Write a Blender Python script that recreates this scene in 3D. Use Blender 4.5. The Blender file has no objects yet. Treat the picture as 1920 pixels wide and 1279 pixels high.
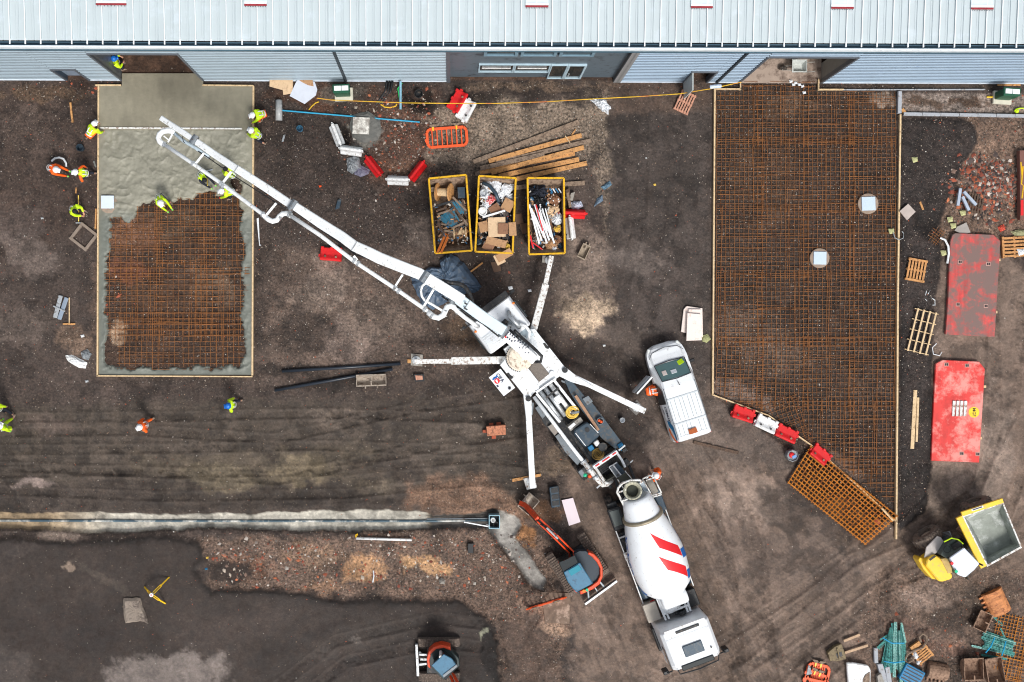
import bpy, bmesh, math, random
import numpy as np
from mathutils import Vector, Matrix
random.seed(7)
rng = np.random.default_rng(7)
R = math.radians
C = bpy.context.scene.collection
scene = bpy.context.scene
# ---------------------------------------------------------------- camera
CAMH, PPM, NX, NY = 54.0, 40.0, 845.0, 625.0      # height, photo pixels per metre on the ground, nadir point
cam_d = bpy.data.cameras.new('camera')
cam = bpy.data.objects.new('camera', cam_d); C.objects.link(cam)
cam.location = (0, 0, CAMH); cam.rotation_euler = (0, 0, 0)
cam_d.sensor_width = 36; cam_d.lens = CAMH * PPM / 1920 * 36
cam_d.shift_x = (960 - NX) / 1920; cam_d.shift_y = -(639.5 - NY) / 1920
cam_d.clip_start = 1; cam_d.clip_end = 1000
scene.camera = cam
# ---------------------------------------------------------------- light: bright overcast
world = bpy.data.worlds.new('World'); scene.world = world; world.use_nodes = True
wn = world.node_tree.nodes; wl = world.node_tree.links
bg = wn['Background']; sky = wn.new('ShaderNodeTexSky'); sky.sky_type = 'NISHITA'
sky.sun_disc = False; sky.sun_elevation = R(52); sky.sun_rotation = R(158)
sky.dust_density = 4; sky.air_density = 1.0; sky.ozone_density = 1.0
hs = wn.new('ShaderNodeHueSaturation'); hs.inputs['Saturation'].default_value = 0.38
wl.new(sky.outputs[0], hs.inputs['Color']); wl.new(hs.outputs[0], bg.inputs[0]); bg.inputs[1].default_value = 0.12
sd = bpy.data.lights.new('sun', 'SUN'); sd.energy = 1.9; sd.angle = R(14); sd.color = (1.0, 0.97, 0.93)
sun = bpy.data.objects.new('sun', sd); C.objects.link(sun)
sun.rotation_euler = (R(34), 0, R(22))
scene.view_settings.view_transform = 'Standard'; scene.view_settings.look = 'None'
scene.cycles.filter_width = 1.1; scene.view_settings.gamma = 1; scene.view_settings.exposure = 0.25
# ---------------------------------------------------------------- maths
def P(px, py, z=0.0):
    s = (CAMH - z) / CAMH / PPM
    return Vector(((px - NX) * s, (NY - py) * s, z))
def lin(c):
    out = []
    for v in c[:3]:
        v = v / 255.0
        out.append(v / 12.92 if v <= 0.04045 else ((v + 0.055) / 1.055) ** 2.4)
    return tuple(out)
def vnoise(x, y, seed=0):
    r = np.random.default_rng(seed); N = 256; g = r.random((N, N))
    xi = np.floor(x).astype(int); yi = np.floor(y).astype(int)
    fx = x - xi; fy = y - yi; fx = fx * fx * (3 - 2 * fx); fy = fy * fy * (3 - 2 * fy)
    a = g[xi % N, yi % N]; b = g[(xi + 1) % N, yi % N]; c = g[xi % N, (yi + 1) % N]; d = g[(xi + 1) % N, (yi + 1) % N]
    return (a * (1 - fx) + b * fx) * (1 - fy) + (c * (1 - fx) + d * fx) * fy
def fbm(x, y, sc, octv=4, seed=0, gain=0.5):
    t = 0; a = 1; n = 0
    for i in range(octv):
        t = t + a * vnoise(x * sc + 37.3 * i, y * sc + 11.7 * i, seed + i); n += a; a *= gain; sc *= 2.03
    return t / n
def sdist(X, Y, poly):
    """signed distance to a polygon, positive inside (same units as X, Y)"""
    best = np.full(X.shape, 1e9); ins = np.zeros(X.shape, bool); n = len(poly)
    for i in range(n):
        x0, y0 = poly[i]; x1, y1 = poly[(i + 1) % n]
        dx, dy = x1 - x0, y1 - y0; L = dx * dx + dy * dy + 1e-9
        t = np.clip(((X - x0) * dx + (Y - y0) * dy) / L, 0, 1)
        best = np.minimum(best, (X - x0 - t * dx) ** 2 + (Y - y0 - t * dy) ** 2)
        cond = ((y0 > Y) != (y1 > Y))
        with np.errstate(divide='ignore', invalid='ignore'):
            xin = (x1 - x0) * (Y - y0) / (y1 - y0 if y1 != y0 else 1e-9) + x0
        ins ^= cond & (X < xin)
    d = np.sqrt(best)
    return np.where(ins, d, -d)
def sst(e0, e1, v):
    t = np.clip((v - e0) / (e1 - e0), 0, 1); return t * t * (3 - 2 * t)
# ---------------------------------------------------------------- materials
MATS = {}
def mat(name, rgb, rough=0.6, metal=0.0, var=0.10, vs=3.0, dirt=None, bump=0.0, bs=20.0, attr=None, stripes=None, coat=0.0):
    """procedural paint / plastic / wood / metal: base colour varied by noise, optional dirt (colour, amount, scale)"""
    if name in MATS: return MATS[name]
    m = bpy.data.materials.new(name); m.use_nodes = True; nt = m.node_tree; N = nt.nodes; L = nt.links
    b = N['Principled BSDF']; b.inputs['Roughness'].default_value = rough; b.inputs['Metallic'].default_value = metal
    if coat: b.inputs['Coat Weight'].default_value = coat
    tc = N.new('ShaderNodeTexCoord'); n1 = N.new('ShaderNodeTexNoise'); n1.inputs['Scale'].default_value = vs
    n1.inputs['Detail'].default_value = 5; n1.inputs['Roughness'].default_value = 0.6
    L.new(tc.outputs['Object'], n1.inputs['Vector'])
    c = lin(rgb)
    mx = N.new('ShaderNodeMix'); mx.data_type = 'RGBA'; mx.blend_type = 'MULTIPLY'; mx.inputs[0].default_value = 1.0
    rp = N.new('ShaderNodeMapRange'); rp.inputs['From Min'].default_value = 0.3; rp.inputs['From Max'].default_value = 0.7
    rp.inputs['To Min'].default_value = 1 - var; rp.inputs['To Max'].default_value = 1 + var
    L.new(n1.outputs['Fac'], rp.inputs['Value'])
    if attr:
        at = N.new('ShaderNodeAttribute'); at.attribute_name = attr; L.new(at.outputs['Color'], mx.inputs[6])
    else: mx.inputs[6].default_value = (*c, 1)
    L.new(rp.outputs[0], mx.inputs[7]); out = mx.outputs[2]
    if stripes:            # wood grain / rib streaks: (axis scale vector, amount)
        mp = N.new('ShaderNodeMapping'); mp.inputs['Scale'].default_value = stripes[0]; L.new(tc.outputs['Object'], mp.inputs['Vector'])
        n3 = N.new('ShaderNodeTexNoise'); n3.inputs['Scale'].default_value = 1; n3.inputs['Detail'].default_value = 3
        L.new(mp.outputs[0], n3.inputs['Vector'])
        r3 = N.new('ShaderNodeMapRange'); r3.inputs['From Min'].default_value = 0.3; r3.inputs['From Max'].default_value = 0.7
        r3.inputs['To Min'].default_value = 1 - stripes[1]; r3.inputs['To Max'].default_value = 1 + stripes[1] * 0.4; L.new(n3.outputs['Fac'], r3.inputs['Value'])
        m3 = N.new('ShaderNodeMix'); m3.data_type = 'RGBA'; m3.blend_type = 'MULTIPLY'; m3.inputs[0].default_value = 1
        L.new(out, m3.inputs[6]); L.new(r3.outputs[0], m3.inputs[7]); out = m3.outputs[2]
    if dirt:
        n2 = N.new('ShaderNodeTexNoise'); n2.inputs['Scale'].default_value = dirt[2]; n2.inputs['Detail'].default_value = 8
        n2.inputs['Roughness'].default_value = 0.7; L.new(tc.outputs['Object'], n2.inputs['Vector'])
        r2 = N.new('ShaderNodeMapRange'); r2.inputs['From Min'].default_value = 0.62 - 0.3 * dirt[1]; r2.inputs['From Max'].default_value = 0.72 - 0.22 * dirt[1]
        L.new(n2.outputs['Fac'], r2.inputs['Value'])
        m2 = N.new('ShaderNodeMix'); m2.data_type = 'RGBA'; L.new(r2.outputs[0], m2.inputs[0]); L.new(out, m2.inputs[6])
        m2.inputs[7].default_value = (*lin(dirt[0]), 1); out = m2.outputs[2]
    L.new(out, b.inputs['Base Color'])
    if bump:
        nb = N.new('ShaderNodeTexNoise'); nb.inputs['Scale'].default_value = bs; nb.inputs['Detail'].default_value = 6
        L.new(tc.outputs['Object'], nb.inputs['Vector'])
        bp = N.new('ShaderNodeBump'); bp.inputs['Strength'].default_value = bump; bp.inputs['Distance'].default_value = 0.03
        L.new(nb.outputs['Fac'], bp.inputs['Height']); L.new(bp.outputs[0], b.inputs['Normal'])
    MATS[name] = m; return m
MUD = (88, 76, 68)
def glass_mat(name, rgb, rough=0.08):
    if name in MATS: return MATS[name]
    m = bpy.data.materials.new(name); m.use_nodes = True; b = m.node_tree.nodes['Principled BSDF']
    b.inputs['Base Color'].default_value = (*lin(rgb), 1); b.inputs['Roughness'].default_value = rough
    b.inputs['Specular IOR Level'].default_value = 0.8; MATS[name] = m; return m
M = dict(
 white=mat('white_paint', (238, 242, 244), 0.4, 0, 0.05, 2, ((150, 142, 132), 0.22, 5), coat=0.2),
 cleanwhite=mat('clean_white_paint', (240, 244, 247), 0.35, 0, 0.04, 2, ((186, 182, 176), 0.1, 6), coat=0.3),
 dirtywhite=mat('dirty_white_paint', (226, 227, 224), 0.55, 0, 0.1, 4, ((128, 96, 72), 0.42, 9)),
 boomw=mat('boom_white', (240, 244, 245), 0.4, 0, 0.05, 1.5, ((158, 152, 142), 0.18, 6)),
 steelgrey=mat('grey_steel', (120, 128, 134), 0.45, 0.4, 0.15, 6, (MUD, 0.3, 6)),
 alu=mat('aluminium', (200, 205, 208), 0.35, 0.6, 0.1, 6, ((120, 115, 108), 0.3, 8)),
 dark=mat('dark_steel', (44, 47, 50), 0.5, 0.3, 0.2, 6, ((96, 88, 80), 0.3, 7)),
 black=mat('black_plastic', (26, 28, 31), 0.45, 0, 0.2, 5, ((80, 74, 68), 0.2, 6)),
 rubber=mat('rubber', (38, 36, 35), 0.85, 0, 0.2, 8, ((104, 92, 82), 0.5, 7), bump=0.3),
 tread=mat('muddy_track', (92, 80, 72), 0.85, 0, 0.3, 9, ((140, 125, 112), 0.4, 12), bump=0.6, bs=30),
 navy=mat('navy_steel', (52, 70, 84), 0.4, 0.2, 0.15, 4, ((84, 88, 90), 0.35, 5)),
 deck=mat('blue_grey_deck', (62, 78, 90), 0.45, 0.2, 0.2, 4, ((92, 86, 80), 0.4, 5)),
 concrete=mat('set_concrete', (160, 156, 148), 0.85, 0, 0.15, 5, ((112, 104, 96), 0.4, 4), bump=0.3),
 rough_conc=mat('light_concrete', (186, 184, 178), 0.85, 0, 0.12, 5, ((140, 130, 118), 0.35, 6), bump=0.3),
 kerb=mat('kerb_concrete', (168, 172, 178), 0.8, 0, 0.1, 4, ((130, 122, 112), 0.3, 6)),
 wood=mat('new_timber', (206, 152, 94), 0.75, 0, 0.15, 6, ((120, 84, 54), 0.35, 9), stripes=((30, 30, 30), 0.25)),
 palewood=mat('pale_timber', (222, 194, 152), 0.75, 0, 0.12, 6, ((160, 128, 92), 0.3, 9), stripes=((30, 30, 30), 0.15)),
 greywood=mat('weathered_timber', (146, 126, 108), 0.85, 0, 0.2, 6, ((92, 76, 64), 0.45, 8), stripes=((25, 25, 25), 0.3)),
 darkwood=mat('dark_wet_timber', (98, 78, 64), 0.85, 0, 0.2, 6, ((62, 50, 42), 0.45, 8), stripes=((25, 25, 25), 0.3)),
 ply=mat('plywood', (214, 184, 148), 0.7, 0, 0.08, 4, ((190, 160, 128), 0.3, 6)),
 card=mat('cardboard', (182, 142, 104), 0.85, 0, 0.1, 4, ((150, 114, 84), 0.3, 6)),
 cardb=mat('brown_cardboard', (146, 106, 80), 0.85, 0, 0.1, 4, ((118, 86, 66), 0.3, 6)),
 rust=mat('rusty_bar', (150, 98, 54), 0.85, 0.1, 0.3, 9, ((98, 56, 30), 0.4, 5)),
 rusty=mat('rusty_mesh_new', (190, 120, 36), 0.8, 0.1, 0.25, 9, ((120, 70, 28), 0.4, 5)),
 ruststeel=mat('rusty_steel', (150, 122, 102), 0.8, 0.2, 0.25, 5, ((92, 68, 54), 0.45, 6), bump=0.3),
 orangesteel=mat('orange_worn_steel', (206, 138, 88), 0.75, 0.1, 0.2, 3, ((140, 86, 56), 0.4, 5), stripes=((2, 14, 2), 0.3)),
 redpl=mat('red_plastic', (214, 26, 30), 0.45, 0, 0.1, 5, ((150, 44, 40), 0.2, 8)),
 whitepl=mat('white_plastic', (232, 234, 234), 0.5, 0, 0.06, 5, ((176, 168, 158), 0.3, 8)),
 orangepl=mat('orange_plastic', (236, 92, 40), 0.5, 0, 0.1, 5, ((190, 80, 44), 0.25, 8)),
 orangepaint=mat('orange_paint', (226, 76, 34), 0.4, 0, 0.1, 4, ((150, 72, 44), 0.25, 7)),
 yellowpaint=mat('yellow_paint', (242, 196, 30), 0.45, 0, 0.08, 3, ((190, 150, 60), 0.25, 6)),
 dumpyel=mat('dumper_yellow', (250, 206, 60), 0.4, 0, 0.06, 3, ((206, 176, 110), 0.25, 5)),
 skipyel=mat('skip_yellow', (226, 174, 12), 0.55, 0, 0.12, 5, ((150, 112, 40), 0.3, 9)),
 skipin=mat('skip_interior', (148, 126, 106), 0.85, 0, 0.25, 4, ((96, 76, 62), 0.5, 5), bump=0.3),
 bluepl=mat('blue_plastic', (18, 120, 170), 0.5, 0, 0.15, 5, ((20, 70, 100), 0.3, 6)),
 teal=mat('teal_roof', (62, 116, 146), 0.4, 0, 0.1, 4, ((50, 88, 112), 0.3, 5)),
 tealglass=glass_mat('teal_glass', (40, 140, 160)),
 darkglass=glass_mat('dark_glass', (24, 34, 36)),
 greenglass=glass_mat('windscreen_glass', (98, 130, 130)),
 greenpl=mat('green_paint', (14, 84, 58), 0.5, 0, 0.12, 4, ((30, 60, 48), 0.3, 6)),
 meshteal=mat('teal_mesh_strip', (72, 158, 150), 0.6, 0, 0.25, 10, ((36, 92, 88), 0.45, 14)),
 meshpale=mat('pale_mesh_strip', (150, 205, 196), 0.6, 0, 0.25, 12, ((60, 130, 124), 0.45, 16)),
 tarp=mat('dark_tarpaulin', (78, 96, 116), 0.45, 0, 0.2, 3, ((92, 98, 104), 0.25, 5), bump=0.5, bs=6),
 greybag=mat('grey_polythene', (140, 146, 150), 0.3, 0, 0.2, 5, ((96, 100, 104), 0.4, 6), bump=0.5, bs=9),
 whitebag=mat('white_polythene', (226, 230, 234), 0.35, 0, 0.1, 5, ((180, 184, 188), 0.3, 8), bump=0.5, bs=12),
 foam=mat('pale_insulation', (240, 226, 218), 0.8, 0, 0.03, 3, ((222, 200, 188), 0.2, 5)),
 brick=mat('red_brick', (170, 86, 60), 0.9, 0, 0.25, 8, ((120, 96, 84), 0.4, 9), bump=0.3),
 hiyel=mat('hi_vis_yellow', (206, 244, 26), 0.6, 0, 0.08, 6, ((150, 190, 30), 0.2, 8)),
 hiora=mat('hi_vis_orange', (255, 104, 24), 0.6, 0, 0.08, 6, ((216, 78, 24), 0.2, 8)),
 reflect=mat('reflective_tape', (220, 224, 222), 0.3, 0, 0.05, 6),
 navycloth=mat('dark_work_cloth', (30, 34, 46), 0.9, 0, 0.2, 8),
 greycloth=mat('grey_work_cloth', (110, 112, 108), 0.9, 0, 0.2, 8),
 skin=mat('skin', (196, 146, 120), 0.6, 0, 0.05, 6),
 boot=mat('muddy_boot', (128, 112, 98), 0.8, 0, 0.2, 8),
 hatw=mat('white_helmet', (248, 250, 252), 0.3, 0, 0.02, 3),
 hatb=mat('blue_helmet', (30, 110, 200), 0.3, 0, 0.04, 3),
 hair=mat('dark_hair', (22, 24, 30), 0.8, 0, 0.2, 20),
 greenglove=mat('green_glove', (120, 220, 90), 0.7, 0, 0.05, 6),
 redmark=mat('red_marking', (222, 30, 38), 0.45, 0, 0.05, 4),
 bluemark=mat('blue_marking', (10, 98, 176), 0.45, 0, 0.05, 4),
 navymark=mat('navy_lettering', (28, 34, 66), 0.5, 0, 0.05, 4),
 greymark=mat('grey_lettering', (120, 124, 132), 0.5, 0, 0.05, 4),
 straw=mat('yellow_hose', (232, 196, 90), 0.6, 0, 0.1, 8),
 amber=mat('amber_beacon', (250, 130, 20), 0.3, 0, 0.05, 4),
 greenb=mat('green_beacon', (20, 190, 140), 0.3, 0, 0.05, 4),
 yrope=mat('yellow_tape', (224, 180, 40), 0.7, 0, 0.3, 3, ((200, 110, 60), 0.4, 1.5)),
)
# ---------------------------------------------------------------- mesh builder
ROOTM = {}
class MB:
    def __init__(s, M=None): s.v = []; s.f = []; s.M = M
    def add(s, vs, fs):
        o = len(s.v)
        if s.M is not None: vs = [s.M @ Vector(v) for v in vs]
        s.v += [tuple(v) for v in vs]; s.f += [tuple(i + o for i in f) for f in fs]; return s
    def box(s, c, size, rz=0, ry=0, rx=0):
        hx, hy, hz = [q / 2 for q in size]
        m = Matrix.Translation(c) @ Matrix.Rotation(rz, 4, 'Z') @ Matrix.Rotation(ry, 4, 'Y') @ Matrix.Rotation(rx, 4, 'X')
        vs = [m @ Vector((x * hx, y * hy, z * hz)) for z in (-1, 1) for x, y in ((-1, -1), (1, -1), (1, 1), (-1, 1))]
        return s.add(vs, [(3, 2, 1, 0), (4, 5, 6, 7), (0, 1, 5, 4), (1, 2, 6, 5), (2, 3, 7, 6), (3, 0, 4, 7)])
    def bar(s, a, b, w, h, up=(0, 0, 1), w2=None, h2=None):
        a = Vector(a); b = Vector(b); d = (b - a).normalized(); up = Vector(up)
        if abs(d.dot(up)) > 0.99: up = Vector((0, 1, 0))
        sd_ = d.cross(up).normalized(); u = sd_.cross(d).normalized(); w2 = w2 or w; h2 = h2 or h
        vs = []
        for p, ww, hh in ((a, w, h), (b, w2, h2)):
            vs += [p + sd_ * (i * ww / 2) + u * (j * hh / 2) for i, j in ((-1, -1), (1, -1), (1, 1), (-1, 1))]
        return s.add(vs, [(3, 2, 1, 0), (4, 5, 6, 7), (0, 1, 5, 4), (1, 2, 6, 5), (2, 3, 7, 6), (3, 0, 4, 7)])
    def prism(s, pts, z0, z1):
        """vertical extrusion of a 2-D outline; z0/z1 may be lists"""
        n = len(pts); zb = z0 if hasattr(z0, '__len__') else [z0] * n; zt = z1 if hasattr(z1, '__len__') else [z1] * n
        ar = sum(pts[i][0] * pts[(i + 1) % n][1] - pts[(i + 1) % n][0] * pts[i][1] for i in range(n))
        idx = list(range(n)) if ar > 0 else list(range(n))[::-1]
        vs = [(pts[i][0], pts[i][1], zb[i]) for i in idx] + [(pts[i][0], pts[i][1], zt[i]) for i in idx]
        return s.add(vs, [tuple(range(n))[::-1], tuple(range(n, 2 * n))] + [(i, (i + 1) % n, n + (i + 1) % n, n + i) for i in range(n)])
    def ring(s, rings, cap=True, closed=False):
        n = len(rings[0]); vs = [p for r in rings for p in r]; fs = []; k = len(rings)
        for i in range(k if closed else k - 1):
            a = i * n; b = ((i + 1) % k) * n
            for j in range(n): fs.append((a + j, a + (j + 1) % n, b + (j + 1) % n, b + j))
        if cap and not closed: fs += [tuple(range(n))[::-1], tuple(range((k - 1) * n, k * n))]
        return s.add(vs, fs)
    def tube(s, pts, r, n=8, closed=False):
        pts = [Vector(p) for p in pts]; k = len(pts); rings = []; up = Vector((0, 0, 1)); rr = r if hasattr(r, '__len__') else [r] * k
        for i in range(k):
            a = pts[(i - 1) % k] if (closed or i > 0) else pts[i]; b = pts[(i + 1) % k] if (closed or i < k - 1) else pts[i]
            d = (b - a).normalized(); u = up - d * up.dot(d)
            if u.length < 0.1: u = Vector((1, 0, 0)) - d * d.x
            u.normalize(); w = d.cross(u)
            rings.append([pts[i] + (u * math.cos(t) + w * math.sin(t)) * rr[i] for t in (2 * math.pi * j / n for j in range(n))])
        return s.ring(rings, True, closed)
    def lathe(s, prof, c=(0, 0, 0), n=20, axis=None):
        m = Matrix.Translation(c)
        if axis is not None: m = m @ Vector((0, 0, 1)).rotation_difference(Vector(axis)).to_matrix().to_4x4()
        rings = [[m @ Vector((r * math.cos(2 * math.pi * j / n), r * math.sin(2 * math.pi * j / n), z)) for j in range(n)] for r, z in prof]
        return s.ring(rings)
    def cyl(s, c, r, h, n=16, axis=None): return s.lathe([(r, 0), (r, h)], c, n, axis)
    def sphere(s, c, r, n=10, k=6, sz=1.0):
        return s.lathe([(max(1e-3, r * math.sin(math.pi * i / k)), -r * sz * math.cos(math.pi * i / k)) for i in range(k + 1)], c, n)
    def build(s, name, m, parent=None, bevel=0.0, world=False, smooth=False, label=None):
        vs = s.v
        if world and parent is not None:
            q = parent
            while q.name not in ROOTM: q = q.parent
            inv = ROOTM[q.name].inverted(); vs = [tuple(inv @ Vector(v)) for v in vs]
        me = bpy.data.meshes.new(name); me.from_pydata(vs, [], s.f); me.update()
        o = bpy.data.objects.new(name, me); C.objects.link(o); me.materials.append(m if not isinstance(m, str) else M[m])
        if smooth: me.shade_smooth() if hasattr(me, 'shade_smooth') else None
        if parent is not None: o.parent = parent
        if bevel:
            b = o.modifiers.new('bevel', 'BEVEL'); b.width = bevel; b.segments = 1; b.limit_method = 'ANGLE'
        if label: o['label'] = label
        return o
def tag(o, label, cat, group=None, kind=None):
    o['label'] = label; o['category'] = cat
    if group: o['group'] = group
    if kind: o['kind'] = kind
    return o
def root(name, label, cat, loc=(0, 0, 0), rz=0.0, group=None):
    o = bpy.data.objects.new(name, None); C.objects.link(o); o.empty_display_size = 0.2
    o.location = loc; o.rotation_euler = (0, 0, rz); tag(o, label, cat, group)
    ROOTM[o.name] = Matrix.Translation(loc) @ Matrix.Rotation(rz, 4, 'Z'); return o
def single(name, label, cat, mb, m, group=None, bevel=0.0, smooth=False, kind=None):
    """a thing that is one mesh: its origin goes to the middle of its base"""
    a = np.array(mb.v); c = Vector((float(a[:, 0].mean()), float(a[:, 1].mean()), float(a[:, 2].min())))
    mb.v = [tuple(Vector(v) - c) for v in mb.v]
    o = mb.build(name, m, None, bevel, smooth=smooth); o.location = c; tag(o, label, cat, group, kind); return o
def struct(o): o['kind'] = 'structure'; return o
def npmesh(name, V, F, m, cols=None, smooth=False):
    me = bpy.data.meshes.new(name); nv = len(V); nf = len(F); k = F.shape[1]
    me.vertices.add(nv); me.vertices.foreach_set('co', V.astype(np.float32).ravel())
    me.loops.add(nf * k); me.loops.foreach_set('vertex_index', F.astype(np.int32).ravel())
    me.polygons.add(nf); me.polygons.foreach_set('loop_start', np.arange(0, nf * k, k, dtype=np.int32))
    if cols is not None:
        ca = me.color_attributes.new('Col', 'FLOAT_COLOR', 'POINT')
        c4 = np.ones((nv, 4), np.float32); c4[:, :3] = cols; ca.data.foreach_set('color', c4.ravel())
    me.update(calc_edges=True); me.validate()
    if smooth: me.polygons.foreach_set('use_smooth', np.ones(nf, bool))
    o = bpy.data.objects.new(name, me); C.objects.link(o); me.materials.append(m); return o
def gridmesh(name, X, Y, Z, m, cols=None, keep=None, smooth=True):
    h, w = X.shape; V = np.stack([X, Y, Z], -1).reshape(-1, 3)
    i = np.arange(h * w).reshape(h, w); F = np.stack([i[:-1, :-1], i[:-1, 1:], i[1:, 1:], i[1:, :-1]], -1).reshape(-1, 4)
    if keep is not None: F = F[keep[:-1, :-1].ravel()]
    return npmesh(name, V, F, m, None if cols is None else cols.reshape(-1, 3), smooth)
def linarr(rgb): return np.array(lin(rgb))
def crumple(pts, z0, h, seed=0, rings=5, jag=0.12, sub=4, mode='dome', amp=0.3):
    """a crumpled sheet, bag or heap over a star-shaped ground outline (world xy)"""
    r = random.Random(seed); cx = sum(p[0] for p in pts) / len(pts); cy = sum(p[1] for p in pts) / len(pts)
    out = []
    for i in range(len(pts)):
        a = pts[i]; b = pts[(i + 1) % len(pts)]
        for k in range(sub):
            t = k / sub; out.append((a[0] + (b[0] - a[0]) * t, a[1] + (b[1] - a[1]) * t))
    n = len(out); jg = [1 + r.uniform(-jag, jag) * 0.5 for _ in out]; mb = MB(); rr = []
    rr.append([(cx + (x - cx) * jg[i], cy + (y - cy) * jg[i], z0 - 0.01) for i, (x, y) in enumerate(out)])
    for k in range(rings):
        f = 1 - (k + 0.02) / rings; e = (1 - f * f) if mode == 'dome' else min(1, (1 - f) * 4 + 0.25)
        rr.append([(cx + (x - cx) * jg[i] * f, cy + (y - cy) * jg[i] * f, z0 + h * e + r.uniform(-amp, amp) * h * (0.3 + 0.7 * f)) for i, (x, y) in enumerate(out)])
    rr.append([(cx + (x - cx) * 0.02, cy + (y - cy) * 0.02, z0 + h) for x, y in out])
    mb.ring(rr, cap=True); return mb
def pxy(pts, z=0.0): return [tuple(P(x, y, z)[:2]) for x, y in pts]
def text_mb(txt, size, origin, xdir, up, normal_off=0.004, depth=0.004, bold=0.0):
    """lettering turned into a mesh: origin is its left baseline, xdir the reading direction"""
    cu = bpy.data.curves.new('t', 'FONT'); cu.body = txt; cu.size = size; cu.extrude = depth; cu.offset = bold; cu.resolution_u = 2
    ob = bpy.data.objects.new('t', cu); C.objects.link(ob); bpy.context.view_layer.update()
    me = bpy.data.meshes.new_from_object(ob); x = Vector(xdir).normalized(); u = Vector(up).normalized(); n = x.cross(u)
    mb = MB(); mb.add([Vector(origin) + x * v.co.x + u * v.co.y + n * (v.co.z + normal_off) for v in me.vertices], [tuple(p.vertices) for p in me.polygons])
    bpy.data.objects.remove(ob); bpy.data.meshes.remove(me); bpy.data.curves.remove(cu); return mb
# ================================================================ GROUND
fx = np.arange(-60, 1981, 2.3); fy = np.arange(-420, 1345, 2.3)
# fine grid where the place is looked at, widening steps out to the horizon
ex = np.cumsum(40 * 1.6 ** np.arange(12))
gx = np.concatenate([(-60 - ex)[::-1], fx, fx[-1] + ex]); gy = np.concatenate([(-60 - ex)[::-1], fy[fy >= -60], fy[-1] + ex])
GX, GY = np.meshgrid(gx, gy)
wx = (GX - NX) / PPM; wy = (NY - GY) / PPM
w1 = (fbm(GX, GY, 1 / 28, 6, 11, .62) - 0.5) * 1.25; w2 = (fbm(GX, GY, 1 / 28, 6, 29, .62) - 0.5) * 1.25
def patch_w(poly, soft, warp):
    return sst(-soft, soft, sdist(GX + w1 * warp, GY + w2 * warp, poly))
col = np.zeros(GX.shape + (3,)) + linarr((76, 68, 65)); hgt = np.zeros(GX.shape)
stone = np.full(GX.shape, 0.55)          # how stony
def patch(poly, rgb, soft=14, a=1.0, warp=40, st=None, h=None):
    global col, stone, hgt
    w = patch_w(poly, soft, warp) * a
    col = col * (1 - w[..., None]) + linarr(rgb) * w[..., None]
    if st is not None: stone = stone * (1 - w) + st * w
    if h is not None: hgt = hgt * (1 - w) + h * w
def spot(x, y, rx, ry, rgb, a=0.8, rot=0, st=None, soft=0.26):
    global col, stone
    c, s_ = math.cos(R(rot)), math.sin(R(rot)); dx = GX + w1 * 30 - x; dy = GY + w2 * 30 - y
    d = np.sqrt(((dx * c + dy * s_) / rx) ** 2 + ((-dx * s_ + dy * c) / ry) ** 2)
    w = (1 - sst(1 - soft, 1 + soft, d + (fbm(GX, GY, 1 / 20, 5, int(x), .65) - 0.5) * 1.3)) * a
    col = col * (1 - w[..., None]) + linarr(rgb) * w[..., None]
    if st is not None: stone = stone * (1 - w) + st * w
# --- big areas
patch([(-80, 150), (186, 150), (186, 420), (-80, 520)], (74, 64, 60), st=0.6)
patch([(480, 150), (820, 150), (810, 330), (760, 560), (560, 640), (480, 640)], (68, 60, 57), 20, st=0.9)
patch([(700, 190), (820, 170), (800, 330), (700, 330)], (86, 66, 57), 20, st=1.0)
patch([(805, 200), (870, 178), (1000, 200), (1150, 168), (1150, 300), (1140, 440), (1120, 300), (860, 325), (806, 320)], (112, 103, 94), 12, st=1.6, warp=70)
patch([(850, 150), (1050, 150), (1035, 185), (870, 178)], (62, 54, 50), 10, 0.8, 20)
patch([(820, 290), (1140, 290), (1120, 340), (800, 340)], (80, 73, 69), 24, 0.7, 60, st=1.0)
patch([(1142, 165), (1336, 165), (1336, 740), (1240, 660), (1150, 640), (1146, 440)], (75, 69, 67), 10, st=0.35)
patch([(1130, 150), (1340, 150), (1330, 205), (1150, 215)], (92, 78, 70), 10, 0.7, 20)
patch([(1060, 420), (1140, 440), (1140, 640), (1060, 620)], (116, 106, 100), 16, 0.8, st=0.6)
patch([(500, 470), (800, 480), (900, 620), (880, 700), (480, 720)], (92, 81, 75), 30, 0.8, st=0.9)
patch([(-80, 760), (1000, 745), (1000, 960), (-80, 962)], (80, 74, 69), 14, st=0.25)
patch([(250, 860), (700, 835), (740, 930), (330, 940)], (98, 91, 80), 16, 0.55, 60, st=0.2)
patch([(-80, 900), (640, 905), (900, 945), (900, 962), (-80, 962)], (70, 64, 61), 12, 0.8)
patch([(760, 905), (900, 890), (1010, 960), (960, 985), (760, 955)], (118, 96, 82), 14, 0.85, 40, st=0.8)
patch([(372, 1004), (920, 996), (1040, 1010), (1060, 1279), (1050, 1345), (940, 1345), (920, 1180), (860, 1125), (650, 1122), (560, 1108), (400, 1108)], (98, 84, 76), 6, st=1.3, warp=34)
patch([(930, 1160), (1000, 1150), (1090, 1345), (930, 1345)], (88, 76, 70), 20, 0.9, st=0.5)
patch([(1060, 890), (1180, 840), (1300, 820), (1500, 850), (1650, 1000), (1730, 940), (1745, 860), (1760, 470), (1850, 420), (2000, 600), (2000, 1345), (1080, 1345)], (110, 98, 91), 10, st=0.15)
patch([(1370, 900), (1450, 896), (1468, 928), (1532, 956), (1540, 985), (1480, 1004), (1405, 988), (1385, 942)], (134, 119, 110), 3, .9, 26, st=.05)
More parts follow.
